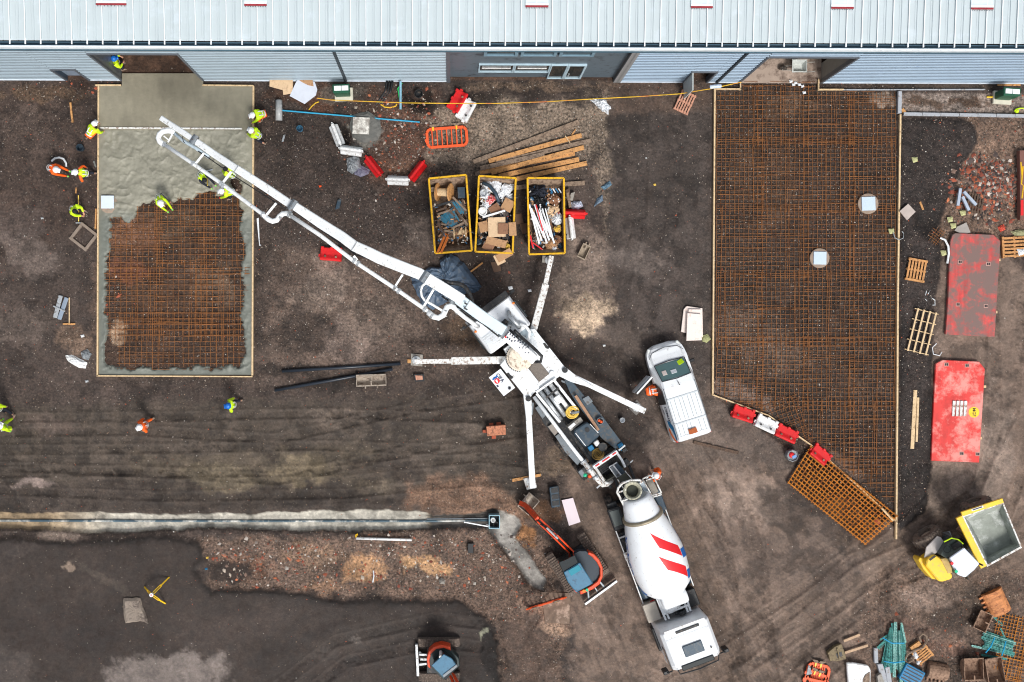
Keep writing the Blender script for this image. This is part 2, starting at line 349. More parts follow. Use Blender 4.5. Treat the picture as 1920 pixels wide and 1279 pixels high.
patch([(1460, 900), (1500, 915), (1560, 960), (1606, 1012), (1574, 1040), (1540, 1002), (1532, 966), (1478, 942)], (58, 51, 47), 4, .9, 26, st=.3)
patch([(1336, 752), (1400, 800), (1420, 860), (1330, 880), (1300, 830), (1330, 800)], (114, 102, 95), 5, .8, 50, st=.1)
patch([(1410, 800), (1500, 850), (1500, 880), (1440, 880), (1405, 840)], (78, 70, 65), 4, .8, 40, st=.9)
patch([(1760, 800), (1820, 870), (1830, 960), (1700, 1010), (1640, 1100), (1560, 1150), (1560, 1120), (1680, 1000), (1750, 940)], (124, 111, 103), 6, .7, 50, st=.1)
patch([(1190, 900), (1260, 900), (1330, 1040), (1440, 1345), (1330, 1345), (1230, 1040)], (90, 79, 72), 8, .75, 50, st=.15)
patch([(1180, 600), (1260, 660), (1334, 745), (1440, 780), (1520, 870), (1180, 880), (1060, 800), (1100, 640)], (98, 90, 86), 22, 0.75, st=0.25)
patch([(1750, 220), (1990, 220), (1990, 470), (1760, 470)], (104, 88, 78), 10, st=1.5)
patch([(1640, 1080), (1760, 1060), (1990, 1080), (1990, 1345), (1600, 1345), (1600, 1200)], (98, 84, 76), 20, 0.8, st=1.0)
patch([(1330, 970), (1500, 880), (1660, 1000), (1600, 1090), (1460, 1100), (1340, 1090)], (92, 83, 79), 20, 0.5)
# --- spots
for s_ in [(1100, 588, 46, 38, (150, 137, 122), .95, 10, .9, .2), (1400, 930, 70, 45, (132, 120, 113), .8, 20, .1), (1530, 900, 60, 30, (64, 57, 54), .7, 35), (1470, 960, 60, 30, (66, 60, 57), .6, 35, .2),
           (1860, 860, 40, 120, (128, 118, 112), .6, 5, .2), (1770, 900, 40, 60, (134, 124, 116), .7, 10, .2), (60, 480, 60, 34, (106, 98, 95), .7, 30), (40, 610, 60, 30, (100, 92, 88), .5, 0),
           (30, 420, 60, 30, (92, 84, 82), .5, -30), (200, 560, 30, 70, (102, 86, 76), .5, 0, 1.0), (150, 640, 40, 30, (120, 102, 88), .5, 20, 1.2), (60, 250, 60, 50, (86, 76, 72), .5, 0, 1.1),
           (620, 520, 40, 50, (122, 112, 106), .6, 10), (650, 640, 50, 40, (112, 102, 98), .6), (700, 600, 60, 40, (106, 96, 90), .6), (580, 560, 40, 30, (108, 98, 92), .5), (790, 430, 30, 30, (112, 104, 100), .5),
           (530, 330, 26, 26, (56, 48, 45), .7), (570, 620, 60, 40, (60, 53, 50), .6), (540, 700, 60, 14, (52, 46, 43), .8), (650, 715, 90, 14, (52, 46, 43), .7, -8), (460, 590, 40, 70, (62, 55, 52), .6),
           (1000, 560, 60, 50, (70, 62, 59), .6), (1190, 490, 50, 25, (104, 98, 96), .6, 5), (1160, 700, 70, 40, (60, 54, 52), .7), (1180, 800, 40, 50, (60, 54, 52), .7), (1110, 660, 40, 20, (58, 50, 47), .6), (1230, 560, 40, 90, (88, 81, 79), .5),
           (880, 620, 50, 30, (82, 66, 50), .6), (940, 620, 60, 40, (56, 48, 44), .6), (820, 760, 200, 40, (76, 69, 65), .5), (560, 880, 50, 28, (112, 104, 88), .7), (420, 895, 70, 22, (110, 103, 88), .6), (720, 880, 80, 22, (62, 56, 53), .6),
           (90, 800, 60, 20, (98, 88, 84), .6, 8), (60, 905, 40, 8, (130, 120, 118), .6), (640, 780, 60, 20, (100, 92, 86), .6), (880, 800, 60, 14, (104, 96, 90), .5), (1040, 870, 50, 20, (112, 100, 86), .5),
           (680, 1070, 36, 26, (160, 128, 98), .8, 0, .7), (800, 1062, 52, 18, (162, 132, 100), .8, 12, .7), (590, 1040, 60, 22, (126, 106, 90), .6, 0, 1.4), (600, 1100, 46, 10, (130, 104, 84), .6), (460, 1060, 50, 22, (112, 86, 72), .7, 0, 1.5), (430, 1072, 34, 18, (60, 53, 50), .9, 0, .3),
           (980, 1000, 30, 18, (132, 96, 62), .8, 40), (1020, 960, 30, 26, (112, 84, 60), .6), (1040, 1150, 34, 34, (118, 98, 86), .8, 20), (1040, 1180, 24, 14, (140, 122, 108), .6, 20),
           (310, 1252, 100, 36, (112, 110, 112), .85, -6, .1), (20, 1250, 40, 40, (96, 94, 96), .5), (128, 1056, 10, 6, (132, 124, 116), .8), (200, 1090, 60, 10, (84, 80, 76), .6, 30), (100, 1005, 40, 10, (122, 112, 106), .8),
           (1790, 780, 20, 80, (120, 110, 104), .4), (1850, 1130, 60, 30, (80, 70, 62), .6, 20, 1.3), (1780, 1160, 40, 30, (66, 57, 52), .6), (1690, 1180, 40, 20, (110, 90, 82), .6), (1780, 1220, 50, 24, (110, 86, 76), .6, 0, 1.2), (1800, 1250, 60, 30, (66, 58, 52), .7, 0, 1.6),
           (1740, 1120, 50, 22, (124, 112, 106), .6, 0), (1640, 1020, 60, 30, (98, 86, 78), .6), (560, 170, 60, 24, (84, 62, 50), .7, 0), (600, 195, 40, 16, (98, 66, 48), .6), (720, 190, 60, 30, (84, 64, 54), .6, 0, 1.2), (780, 195, 34, 24, (44, 36, 32), .9),
           (690, 250, 32, 30, (104, 106, 104), .9, 0, .6, .15), (640, 250, 14, 30, (40, 34, 32), .9), (760, 320, 50, 30, (96, 76, 64), .6, 0, 1.5), (760, 230, 26, 30, (88, 66, 56), .5, 0, 1.6), (640, 180, 40, 20, (92, 90, 86), .7),
           (880, 185, 50, 14, (50, 44, 40), .8), (1060, 530, 20, 40, (100, 92, 86), .5), (90, 175, 80, 16, (92, 76, 62), .7, 0, 1.3), (150, 160, 20, 14, (60, 46, 40), .8), (1000, 162, 150, 8, (104, 90, 78), .6, 0, 1.6)]:
    spot(*s_)
# --- dark aggregate fields with a rolled edge
agg1 = [(-80, 1004), (120, 1012), (330, 1003), (378, 1013), (384, 1040), (372, 1070), (400, 1104), (560, 1108), (650, 1126), (860, 1122), (906, 1150), (932, 1210), (942, 1345), (-80, 1345)]
d1 = sdist(GX + w1 * 14, GY + w2 * 14, agg1); k1 = sst(-3, 5, d1)[..., None]
c1 = linarr((69, 63, 61)) * (1 + 0.22 * (fbm(GX, GY, 1 / 60, 3, 5) - .5)[..., None]); rim = np.exp(-((d1 - 6) / 7) ** 2)[..., None]
col = col * (1 - k1) + (c1 * (1 - 0.42 * rim)) * k1; stone = stone * (1 - k1[..., 0]) + 0.12 * k1[..., 0]
hgt = hgt + 0.16 * sst(-8, 8, d1)
agg2 = [(1684, 222), (1800, 221), (1826, 240), (1830, 268), (1808, 305), (1786, 350), (1766, 400), (1760, 440), (1764, 520), (1742, 600), (1748, 690), (1748, 880), (1735, 960), (1684, 1000)]
d2 = sdist(GX + w1 * 12, GY + w2 * 12, agg2); k2 = sst(-3, 4, d2)[..., None]
col = col * (1 - k2) + linarr((60, 54, 53)) * (1 - 0.25 * np.exp(-((d2 - 5) / 6) ** 2)[..., None]) * k2
stone = stone * (1 - k2[..., 0]) + 0.9 * k2[..., 0]; hgt = hgt + 0.12 * sst(-6, 6, d2)
spot(1738, 420, 22, 26, (44, 39, 38), .8)
for s_ in [(860, 1240, 60, 40, (52, 48, 48), .5), (700, 1190, 120, 26, (78, 74, 72), .4, -14), (560, 1200, 120, 10, (58, 54, 54), .5, -25), (690, 1230, 120, 8, (56, 52, 52), .5, -28), (160, 1200, 60, 20, (62, 58, 58), .5), (920, 1230, 14, 60, (40, 37, 37), .8, -10),
           (670, 1200, 12, 6, (110, 106, 104), .6), (906, 1188, 4, 10, (140, 146, 130), .7)]: spot(*s_)
for s_ in [(315, 1262, 110, 42, (118, 113, 112), .85, -6, .1), (20, 1255, 44, 44, (92, 87, 86), .5), (128, 1056, 10, 7, (134, 122, 112), .8), (205, 1092, 70, 9, (86, 80, 76), .6, 30), (30, 1030, 40, 16, (84, 78, 77), .5), (440, 1180, 120, 30, (76, 69, 67), .5, -10), (130, 1180, 100, 50, (60, 54, 53), .5), (880, 1150, 40, 12, (56, 50, 48), .6, 30)]: spot(*s_)
# --- ground under the two slabs
patch([(187, 160), (475, 160), (473, 703), (186, 703)], (72, 58, 50), 2, 1, 0, st=0.9)
for s_ in [(250, 440, 56, 40, (112, 84, 68), .8, 0), (240, 510, 50, 20, (116, 78, 62), .7), (330, 420, 60, 30, (94, 80, 68), .6), (400, 540, 40, 50, (104, 90, 78), .6), (220, 620, 16, 22, (146, 128, 110), .7), (330, 560, 80, 40, (84, 66, 54), .5), (400, 450, 50, 60, (66, 54, 46), .6)]: spot(*s_)
patch([(1338, 152), (1683, 152), (1680, 990), (1334, 740)], (66, 56, 50), 2, 1, 0, st=1.2)
for s_ in [(1480, 200, 60, 20, (104, 88, 76), .6), (1660, 190, 30, 14, (130, 120, 112), .8), (1420, 640, 90, 50, (104, 92, 84), .5, 20), (1380, 740, 70, 20, (112, 100, 94), .7, 22), (1600, 700, 60, 100, (74, 62, 54), .5), (1500, 400, 80, 90, (70, 58, 52), .5),
           (1560, 860, 60, 16, (108, 92, 84), .7, 38), (1430, 330, 60, 80, (84, 68, 56), .5)]: spot(*s_)
# strip by the right kerbs
patch([(1690, 175), (1925, 175), (1925, 212), (1690, 212)], (118, 110, 106), 3, 1, 6, st=1.2)
spot(1730, 192, 36, 9, (84, 68, 56), .8, 0, .8); spot(1810, 192, 34, 9, (82, 64, 50), .8, 0, .8)
# inside the two bays and the strip under the wall
patch([(-200, 60), (2100, 60), (2100, 151), (-200, 149)], (84, 66, 56), 3, 1, 0, st=0.4)
patch([(1684, 160), (1860, 160), (1860, 167), (1684, 167)], (78, 70, 64), 2, 1, 0)
# --- pipe trench
tr = [(-80, 958), (60, 963), (200, 960), (330, 964), (480, 962), (640, 958), (690, 955), (800, 961), (812, 966), (900, 962), (930, 956), (968, 966), (980, 984), (968, 1010), (1000, 1050), (1026, 1085), (1018, 1108), (1000, 1104), (950, 1042), (922, 1008), (910, 992), (800, 992), (700, 996), (540, 995), (400, 990), (250, 998), (150, 1000), (60, 994), (-80, 990)]
dt = sdist(GX + w1 * 9, GY + w2 * 9, tr); kt = sst(-1, 3, dt)[..., None]
pale_bed = np.clip(sst(60, 230, GX) * (1 - sst(795, 815, GX)), 0, 1)[..., None]  # mask of the pale concrete stretch of the trench bed
tc_ = (linarr((150, 136, 114)) * (1 - pale_bed) + linarr((158, 160, 156)) * pale_bed); dk = sst(800, 812, GX)[..., None]
diag = sst(925, 940, GX)[..., None]; tc_ = tc_ * (1 - dk) + (linarr((92, 92, 92)) * (1 - diag) + linarr((138, 140, 140)) * diag) * dk
tc_ = tc_ * .9 * (1 + 0.35 * (fbm(GX, GY, 1 / 8, 4, 77) - .5)[..., None])
col = col * (1 - kt) + tc_ * kt; stone = stone * (1 - kt[..., 0]) + 0.05 * kt[..., 0]
hgt = hgt - 0.32 * sst(-4, 7, dt) + 0.02 * sst(6, 12, dt)
# small shoulders of spoil beside the trench
hgt += 0.10 * np.exp(-((dt + 12) / 9) ** 2) * fbm(GX, GY, 1 / 20, 3, 91) * (GX > 380)
# pits, heaps
def bumpg(x, y, rx, ry, h):
    global hgt
    hgt = hgt + h * np.exp(-((GX - x) / rx) ** 2 - ((GY - y) / ry) ** 2)
bumpg(1100, 588, 34, 28, 0.35); bumpg(785, 185, 16, 14, -0.35); bumpg(1855, 350, 50, 34, 0.3); bumpg(760, 270, 60, 60, 0.12); bumpg(1840, 250, 60, 30, 0.1)
bumpg(640, 250, 12, 24, -0.25); bumpg(1738, 418, 18, 20, -0.18)
# --- wheel and track ruts: polyline in photo pixels, half gauge, half tyre width (px), tread pitch (px)
tint = np.ones(GX.shape)
def rut(pl, hw, depth=0.04, pitch=7.0, dark=0.8, chev=1):
    global hgt, tint
    best = np.full(GX.shape, 1e9); S = np.zeros(GX.shape); D = np.zeros(GX.shape); acc = 0
    x0, x1 = min(p[0] for p in pl) - 30, max(p[0] for p in pl) + 30; y0, y1 = min(p[1] for p in pl) - 30, max(p[1] for p in pl) + 30
    jj = np.where((gx >= x0) & (gx <= x1))[0]; ii = np.where((gy >= y0) & (gy <= y1))[0]
    sl = (slice(ii[0], ii[-1] + 1), slice(jj[0], jj[-1] + 1)); X = GX[sl]; Y = GY[sl]; best = np.full(X.shape, 1e9); S = np.zeros(X.shape); D = np.zeros(X.shape)
    for (ax, ay), (bx, by) in zip(pl[:-1], pl[1:]):
        dx, dy = bx - ax, by - ay; L = math.hypot(dx, dy); t = np.clip(((X - ax) * dx + (Y - ay) * dy) / L / L, 0, 1)
        d = np.hypot(X - ax - t * dx, Y - ay - t * dy); sg = ((X - ax) * dy - (Y - ay) * dx) / L; k = d < best
        best = np.where(k, d, best); S = np.where(k, acc + t * L, S); D = np.where(k, sg, D); acc += L
    m = np.clip((hw - best) / 2.5, 0, 1) * sst(0.42, 0.52, fbm(X, Y, 1 / 30, 5, int(pl[0][0]) % 97, .6))
    tr_ = np.sin((S + chev * np.abs(D) * 0.8) * 2 * math.pi / pitch)
    hgt[sl] += m * (-depth + 0.018 * tr_); hgt[sl] += 0.03 * np.exp(-((best - hw - 2) / 2.2) ** 2)
    tint[sl] *= 1 - m * (1 - dark) * (0.6 + 0.4 * tr_)
def pair(pl, gauge, hw, **k):
    for s_ in (-1, 1):
        out = []
        for i in range(len(pl)):
            a = pl[max(0, i - 1)]; b = pl[min(len(pl) - 1, i + 1)]; L = math.hypot(b[0] - a[0], b[1] - a[1])
            out.append((pl[i][0] - (b[1] - a[1]) / L * gauge * s_, pl[i][1] + (b[0] - a[0]) / L * gauge * s_))
        rut(out, hw, **k)
pair([(-60, 850), (250, 845), (520, 862), (800, 800), (1000, 770)], 38, 9)
pair([(-60, 815), (300, 812), (600, 806), (900, 815)], 30, 8, dark=.84)
pair([(-60, 895), (300, 910), (640, 905), (900, 880), (1060, 900)], 22, 8)
pair([(1215, 870), (1270, 990), (1330, 1100), (1400, 1200), (1470, 1345)], 40, 12, depth=.045)
pair([(1300, 850), (1370, 960), (1400, 1060), (1430, 1345)], 30, 9)
pair([(1330, 1345), (1480, 1200), (1620, 1080), (1740, 1030), (1860, 940), (1905, 820), (1900, 600)], 36, 10, depth=.045)
pair([(1180, 1345), (1360, 1240), (1540, 1120), (1700, 1000), (1800, 900), (1870, 760), (1880, 560)], 34, 9)
pair([(1420, 1345), (1560, 1220), (1660, 1150), (1690, 1070)], 26, 9)
pair([(1700, 1060), (1690, 1130), (1700, 1180)], 34, 9)
pair([(1180, 640), (1230, 740), (1330, 900), (1400, 1000)], 30, 8, dark=.84)
pair([(480, 1345), (640, 1220), (820, 1180), (900, 1190)], 22, 10, dark=.8)
pair([(1000, 1345), (960, 1180), (1010, 1100)], 30, 8)
pair([(1240, 160), (1235, 400), (1190, 600)], 30, 8, depth=.015, dark=.88)
# --- streaks that follow the traffic, crumbly relief everywhere
def streak(rot, lx, ly, seed):
    c, s_ = math.cos(R(rot)), math.sin(R(rot)); return fbm((GX * c + GY * s_) / lx, (-GX * s_ + GY * c) / ly, 1, 4, seed) - .5
zA = patch_w([(-80, 740), (1000, 730), (1020, 960), (-80, 962)], 30, 40); zB = patch_w([(1060, 860), (1340, 860), (1520, 1345), (1060, 1345)], 40, 40)
zC = patch_w([(1400, 1060), (1760, 900), (2000, 900), (2000, 1345), (1440, 1345)], 40, 40)
tint *= 1 + zA * 0.42 * streak(-1, 22, 5, 3) + zB * 0.7 * streak(66, 44, 4, 4) + zC * 0.7 * streak(-32, 36, 4, 6)
hgt += 0.02 * (zA * streak(-1, 22, 5, 3) + zB * streak(66, 44, 4, 4) + zC * streak(-32, 36, 4, 6))
tint *= 1 + 0.55 * (fbm(GX, GY, 1 / 90, 5, 40, .6) - .5) + 0.5 * (fbm(GX, GY, 1 / 9, 3, 44, .7) - .5)
slabs = np.clip(patch_w([(180, 150), (480, 150), (480, 708), (180, 708)], 3, 0) + patch_w([(1330, 150), (1690, 150), (1684, 1000), (1330, 745)], 3, 0), 0, 1)
rough = (fbm(GX, GY, 1 / 14, 4, 60, .6) - .5) * 0.06 + (fbm(GX, GY, 1 / 60, 3, 66) - .5) * 0.06 + (rng.random(GX.shape) - .5) * 0.022 * np.clip(stone, 0, 1.5)
rough *= 1 - 0.75 * sst(0, 10, d1)
hgt += rough * (1 - 0.6 * slabs) * sst(-200, 0, GY + 300)
bay = patch_w([(150, 40), (480, 40), (480, 162), (150, 162)], 2, 0) + patch_w([(1340, 40), (1620, 40), (1620, 160), (1340, 160)], 2, 0)
hgt *= 1 - np.clip(bay, 0, 1) * 0.8
inframe = (GX > -60) & (GX < 1980) & (GY > -60) & (GY < 1340)
hgt = np.where(inframe, hgt, 0)
lb = float(linarr((84, 74, 69)).mean()); lum = col.mean(-1, keepdims=True); col = col * (lum / lb) ** .34
clump = fbm(GX, GY, 1 / 26, 6, 141, .62); dry = fbm(GX, GY, 1 / 34, 6, 151, .62)
tint *= 1 - .34 * sst(.53, .60, clump) * (1 - k1[..., 0] * .7) + .26 * sst(.55, .63, dry) * (1 - k1[..., 0] * .8)
col = np.clip(col * tint[..., None] * np.array([1.07, .985, .90]) * .81, 0.004, 1)
grit = np.clip(.16 + .62 * np.clip(stone, 0, 1.4), .2, 1.0)
# ground shader: per-vertex soil colour, fine speckle of grit, damp patches change the gloss
gm = bpy.data.materials.new('site_soil'); gm.use_nodes = True; nt = gm.node_tree; N = nt.nodes; L = nt.links; b = N['Principled BSDF']
tc = N.new('ShaderNodeTexCoord'); at = N.new('ShaderNodeAttribute'); at.attribute_name = 'Col'
def tnoise(sc, det, ro=.6):
    n = N.new('ShaderNodeTexNoise'); n.inputs['Scale'].default_value = sc; n.inputs['Detail'].default_value = det; n.inputs['Roughness'].default_value = ro; L.new(tc.outputs['Object'], n.inputs['Vector']); return n
def mrange(src, a, b_, c, d):
    r = N.new('ShaderNodeMapRange'); r.inputs['From Min'].default_value = a; r.inputs['From Max'].default_value = b_; r.inputs['To Min'].default_value = c; r.inputs['To Max'].default_value = d; L.new(src, r.inputs['Value']); return r.outputs[0]
def mmul(c1_, f):
    m = N.new('ShaderNodeMix'); m.data_type = 'RGBA'; m.blend_type = 'MULTIPLY'; m.inputs[0].default_value = 1; L.new(c1_, m.inputs[6]); L.new(f, m.inputs[7]); return m.outputs[2]
nf = tnoise(9, 8, .75); nm = tnoise(2.2, 6, .65)
ga = N.new('ShaderNodeAttribute'); ga.attribute_name = 'grit'
gmx = N.new('ShaderNodeMix'); gmx.data_type = 'FLOAT'; L.new(ga.outputs['Fac'], gmx.inputs[0]); gmx.inputs[2].default_value = 1.0; L.new(mrange(nf.outputs['Fac'], .38, .68, .22, 2.4), gmx.inputs[3])
o_ = mmul(at.outputs['Color'], gmx.outputs[0]); o_ = mmul(o_, mrange(nm.outputs['Fac'], .3, .7, .74, 1.3))
vo = N.new('ShaderNodeTexVoronoi'); vo.inputs['Scale'].default_value = 16; L.new(tc.outputs['Object'], vo.inputs['Vector'])
sp = mrange(vo.outputs['Distance'], .1, .22, 1, 0); rn = N.new('ShaderNodeSeparateColor'); L.new(vo.outputs['Color'], rn.inputs[0])
th = mrange(rn.outputs[0], .66, .72, 0, .55); mu = N.new('ShaderNodeMath'); mu.operation = 'MULTIPLY'; L.new(sp, mu.inputs[0]); L.new(th, mu.inputs[1])
mu2 = N.new('ShaderNodeMath'); mu2.operation = 'MULTIPLY'; L.new(mu.outputs[0], mu2.inputs[0]); L.new(ga.outputs['Fac'], mu2.inputs[1]); mu = mu2
mg = N.new('ShaderNodeMix'); mg.data_type = 'RGBA'; L.new(mu.outputs[0], mg.inputs[0]); L.new(o_, mg.inputs[6]); mg.inputs[7].default_value = (*lin((142, 130, 120)), 1)
L.new(mg.outputs[2], b.inputs['Base Color']); L.new(mrange(nm.outputs['Fac'], .35, .65, .5, .95), b.inputs['Roughness']); b.inputs['Specular IOR Level'].default_value = 0.3
bp = N.new('ShaderNodeBump'); bp.inputs['Strength'].default_value = 1.0; bp.inputs['Distance'].default_value = .04; L.new(nf.outputs['Fac'], bp.inputs['Height']); L.new(bp.outputs[0], b.inputs['Normal'])
ground = gridmesh('ground', wx, wy, hgt, gm, col); ga_ = ground.data.attributes.new('grit', 'FLOAT', 'POINT'); ga_.data.foreach_set('value', grit.astype(np.float32).ravel()); tag(ground, 'muddy brown building site ground with gravel, tyre tracks and a pipe trench', 'ground', kind='structure')
def gz(px, py):
    """ground height under a photo pixel"""
    j = int(np.clip(np.searchsorted(gx, px), 0, len(gx) - 1)); i = int(np.clip(np.searchsorted(gy, py), 0, len(gy) - 1)); return float(hgt[i, j])
# --- loose stones
pal = [linarr(c) for c in ((176, 164, 150), (200, 192, 182), (120, 110, 102), (96, 86, 80), (150, 128, 108), (182, 92, 62), (216, 212, 206), (60, 54, 52))]
pw = np.array([.15, .06, .24, .24, .18, .04, .02, .07]); 
def stones(name, label, n, dens, smin, smax, seed, pal=pal, pw=pw, flat=.6, box=(-20, 1940, 128, 1290)):
    r = np.random.default_rng(seed); X = r.uniform(box[0], box[1], n * 6); Y = r.uniform(box[2], box[3], n * 6)
    jj = np.clip(np.searchsorted(gx, X), 0, len(gx) - 1); ii = np.clip(np.searchsorted(gy, Y), 0, len(gy) - 1)
    k = np.where(r.random(n * 6) < dens[ii, jj])[0][:n]; X, Y, ii, jj = X[k], Y[k], ii[k], jj[k]; n = len(k)
    rad = smin + (smax - smin) * r.random(n) ** 3
    oc = np.array([(1, 0, 0), (0, 1, 0), (-1, 0, 0), (0, -1, 0), (0, 0, 1)], float); fc = np.array([(0, 1, 4), (1, 2, 4), (2, 3, 4), (3, 0, 4)])
    th = r.uniform(0, 6.28, n); c, s_ = np.cos(th), np.sin(th); sx = rad * r.uniform(.7, 1.5, n); sy = rad * r.uniform(.5, 1.1, n); sz = rad * flat * r.uniform(.6, 1.3, n)
    V = oc[None] * np.stack([sx, sy, sz], -1)[:, None] * r.uniform(.7, 1.2, (n, 5, 1))
    Vx = V[..., 0] * c[:, None] - V[..., 1] * s_[:, None] + ((X - NX) / PPM)[:, None]; Vy = V[..., 0] * s_[:, None] + V[..., 1] * c[:, None] + ((NY - Y) / PPM)[:, None]
    Vz = V[..., 2] + hgt[ii, jj][:, None] - 0.004; V = np.stack([Vx, Vy, Vz], -1).reshape(-1, 3); F = (fc[None] + (np.arange(n) * 5)[:, None, None]).reshape(-1, 3)
    ci = r.choice(len(pal), n, p=pw / pw.sum()); cc = np.array(pal)[ci] * r.uniform(.6, 1.15, (n, 1)); o = npmesh(name, V, F, mat('stone_' + name, (120, 110, 100), .9, 0, .15, 20, attr='Col'), np.repeat(cc, 5, 0))
    tag(o, label, 'gravel', kind='stuff'); return o
stones('gravel', 'loose grit and small stones scattered over the muddy ground', 110000, np.clip(stone, 0, 1.6) / 1.6, .010, .036, 5)
brk = np.zeros(GX.shape)
for (x, y, rx, ry, w) in ((1855, 352, 46, 36, 1), (1862, 345, 36, 26, 1), (760, 240, 30, 60, .35), (770, 310, 50, 26, .3), (520, 1040, 120, 26, .25), (130, 165, 120, 14, .3), (210, 550, 14, 50, .3), (1890, 240, 60, 60, .1), (1800, 420, 40, 30, .3), (950, 1060, 60, 50, .12), (1790, 1200, 80, 50, .2), (900, 480, 100, 60, .05)):
    brk = np.maximum(brk, w * np.exp(-((GX - x) / rx) ** 2 - ((GY - y) / ry) ** 2))
palb = [linarr(c) for c in ((160, 86, 62), (138, 74, 58), (132, 108, 96), (196, 186, 176), (88, 76, 72), (186, 112, 78))]
stones('brick_rubble', 'broken red brick and stone rubble lying in heaps on the site', 5200, brk * 1.3, .03, .13, 9, palb, np.array([.24, .18, .22, .08, .18, .1]), .8)
stones('rubble_heap', 'heap of brown bricks, stones and broken concrete by the upper red plate', 1500, np.exp(-((GX - 1852) / 44) ** 2 - ((GY - 352) / 34) ** 2) ** .7, .05, .17, 19, palb + [linarr((64, 56, 54))], np.array([.18, .16, .22, .1, .2, .06, .2]), .8, (1770, 1920, 290, 440))
stones('spoil_stones', 'stones and brick bits in the brown spoil below the trench', 900, np.clip(patch_w([(385, 1010), (980, 1000), (1000, 1110), (420, 1105)], 10, 10), 0, 1) * .5, .03, .11, 23, palb + pal[:3], np.array([.12, .12, .2, .1, .16, .06, .1, .06, .08]), .8, (380, 1010, 1000, 1120))
stones('yard_stones', 'brick bits and stones round the square manhole near the wall', 500, np.exp(-((GX - 750) / 60) ** 2 - ((GY - 260) / 70) ** 2), .03, .1, 27, palb + pal[:3], np.array([.16, .14, .2, .06, .16, .06, .1, .04, .08]), .8, (620, 860, 150, 400))
# ================================================================ WAREHOUSE
WA = -0.0037
bld = root('warehouse', 'long metal clad warehouse unit with pale ribbed roof, gutter and open bays along the top', 'building', P(845, 152, 0), WA)
clad = mat('blue_grey_cladding', (152, 168, 178), 0.42, 0.25, 0.05, 1.0, ((140, 150, 160), 0.15, 2))
cladR = mat('blue_cladding', (134, 154, 172), 0.42, 0.25, 0.05, 1.0, ((120, 140, 166), 0.15, 2))
roofm = mat('pale_roof_sheet', (188, 200, 204), 0.5, 0.0, 0.03, 0.7, ((196, 208, 214), 0.25, 1.2))
slate = mat('slate_grey_panel', (98, 112, 122), 0.5, 0.2, 0.06, 1.5, ((64, 72, 80), 0.3, 2))
flash = mat('grey_flashing', (98, 104, 112), 0.5, 0.2, 0.06, 2)
gutm = mat('teal_gutter', (84, 112, 130), 0.45, 0.2, 0.08, 3)
WH, X0, X1 = 6.2, -27.0, 33.0
def cladding(mb, x0, x1, z0, z1, y=0.0, pitch=0.3, d=0.03):
    """horizontally ribbed wall sheet: the rib profile is extruded along x"""
    pr = []; z = z0
    while z < z1 - 1e-6:
        for dz, o in ((0, 0), (0.16, 0), (0.18, d), (0.28, d)):
            if z + dz < z1: pr.append((z + dz, y - o))
        z += pitch
    pr.append((z1, y)); vs = [(x0, yy, zz) for zz, yy in pr] + [(x1, yy, zz) for zz, yy in pr]; n = len(pr)
    mb.add(vs, [(i, i + n, i + n + 1, i + 1) for i in range(n - 1)])
DA = (-15.41, -11.59, 5.07); DB = (13.52, 17.36, 4.9); PA = (-18.0, -16.92, 2.1); PB = (10.89, 12.0, 2.1)
mb = MB()
for x0, x1, z0, z1 in ((X0, PA[0], 0, WH), (PA[0], PA[1], PA[2], WH), (PA[1], DA[0], 0, WH), (DA[0], DA[1], DA[2], WH), (DA[1], -4.98, 0, WH), (-4.84, -0.18, 0, WH)): cladding(mb, x0, x1, z0 if z0 else 0.03, z1)
mb.build('left_wall_cladding', clad, bld)
mb = MB()
for x0, x1, z0, z1 in ((7.95, PB[0], 0, WH), (PB[0], PB[1], PB[2], WH), (PB[1], 12.37, 0, WH), (12.52, DB[0], 0, WH), (DB[0], DB[1], DB[2], WH), (DB[1], X1, 0, WH)): cladding(mb, x0, x1, z0 if z0 else 0.03, z1)
mb.build('right_wall_cladding', cladR, bld)
# solid wall behind the sheets (keeps daylight out of the bays)
mb = MB()
for x0, x1, z0, z1 in ((X0, PA[0], 0, WH), (PA[0], PA[1], PA[2], WH), (PA[1], DA[0], 0, WH), (DA[0], DA[1], DA[2], WH), (DA[1], -0.02, 0, WH), (7.62, PB[0], 0, WH), (PB[0], PB[1], PB[2], WH), (PB[1], DB[0], 0, WH), (DB[0], DB[1], DB[2], WH), (DB[1], X1, 0, WH)):
    mb.box(((x0 + x1) / 2, 0.10, (z0 + z1) / 2), (x1 - x0, 0.16, z1 - z0))
for x in (X0, X1): mb.box((x, 12, 3.1), (0.2, 24, 6.2))
mb.box((3, 24, 3.1), (60, 0.2, 6.2)); mb.box((-8, 9, 3), (0.2, 17.6, 6)); mb.box((10, 9, 3), (0.2, 17.6, 6))
mb.build('inner_wall', mat('inner_wall', (120, 122, 124), .8), bld)
for x0, x1 in ((X0, PA[0]), (PA[1], DA[0]), (DA[1], -0.18), (7.95, PB[0]), (PB[1], DB[0]), (DB[1], X1)): mb = MB(); mb.box(((x0 + x1) / 2, -0.025, 0.03), (x1 - x0, 0.05, 0.06)); mb.build('base_flashing', mat('pale_trim', (206, 216, 226), .4), bld)
for x0, x1, h in (DA, DB, PA, PB):     # trims round the openings
    mb = MB()
    for x in (x0, x1): mb.box((x, -0.03, h / 2), (0.09, 0.07, h))
    mb.box(((x0 + x1) / 2, -0.03, h + 0.045), (x1 - x0 + 0.09, 0.07, 0.09)); mb.build('opening_trim', flash, bld)
mb = MB(); mb.box((-0.1, 0.07, WH / 2), (0.17, 0.3, WH)); mb.build('corner_pier', flash, bld)
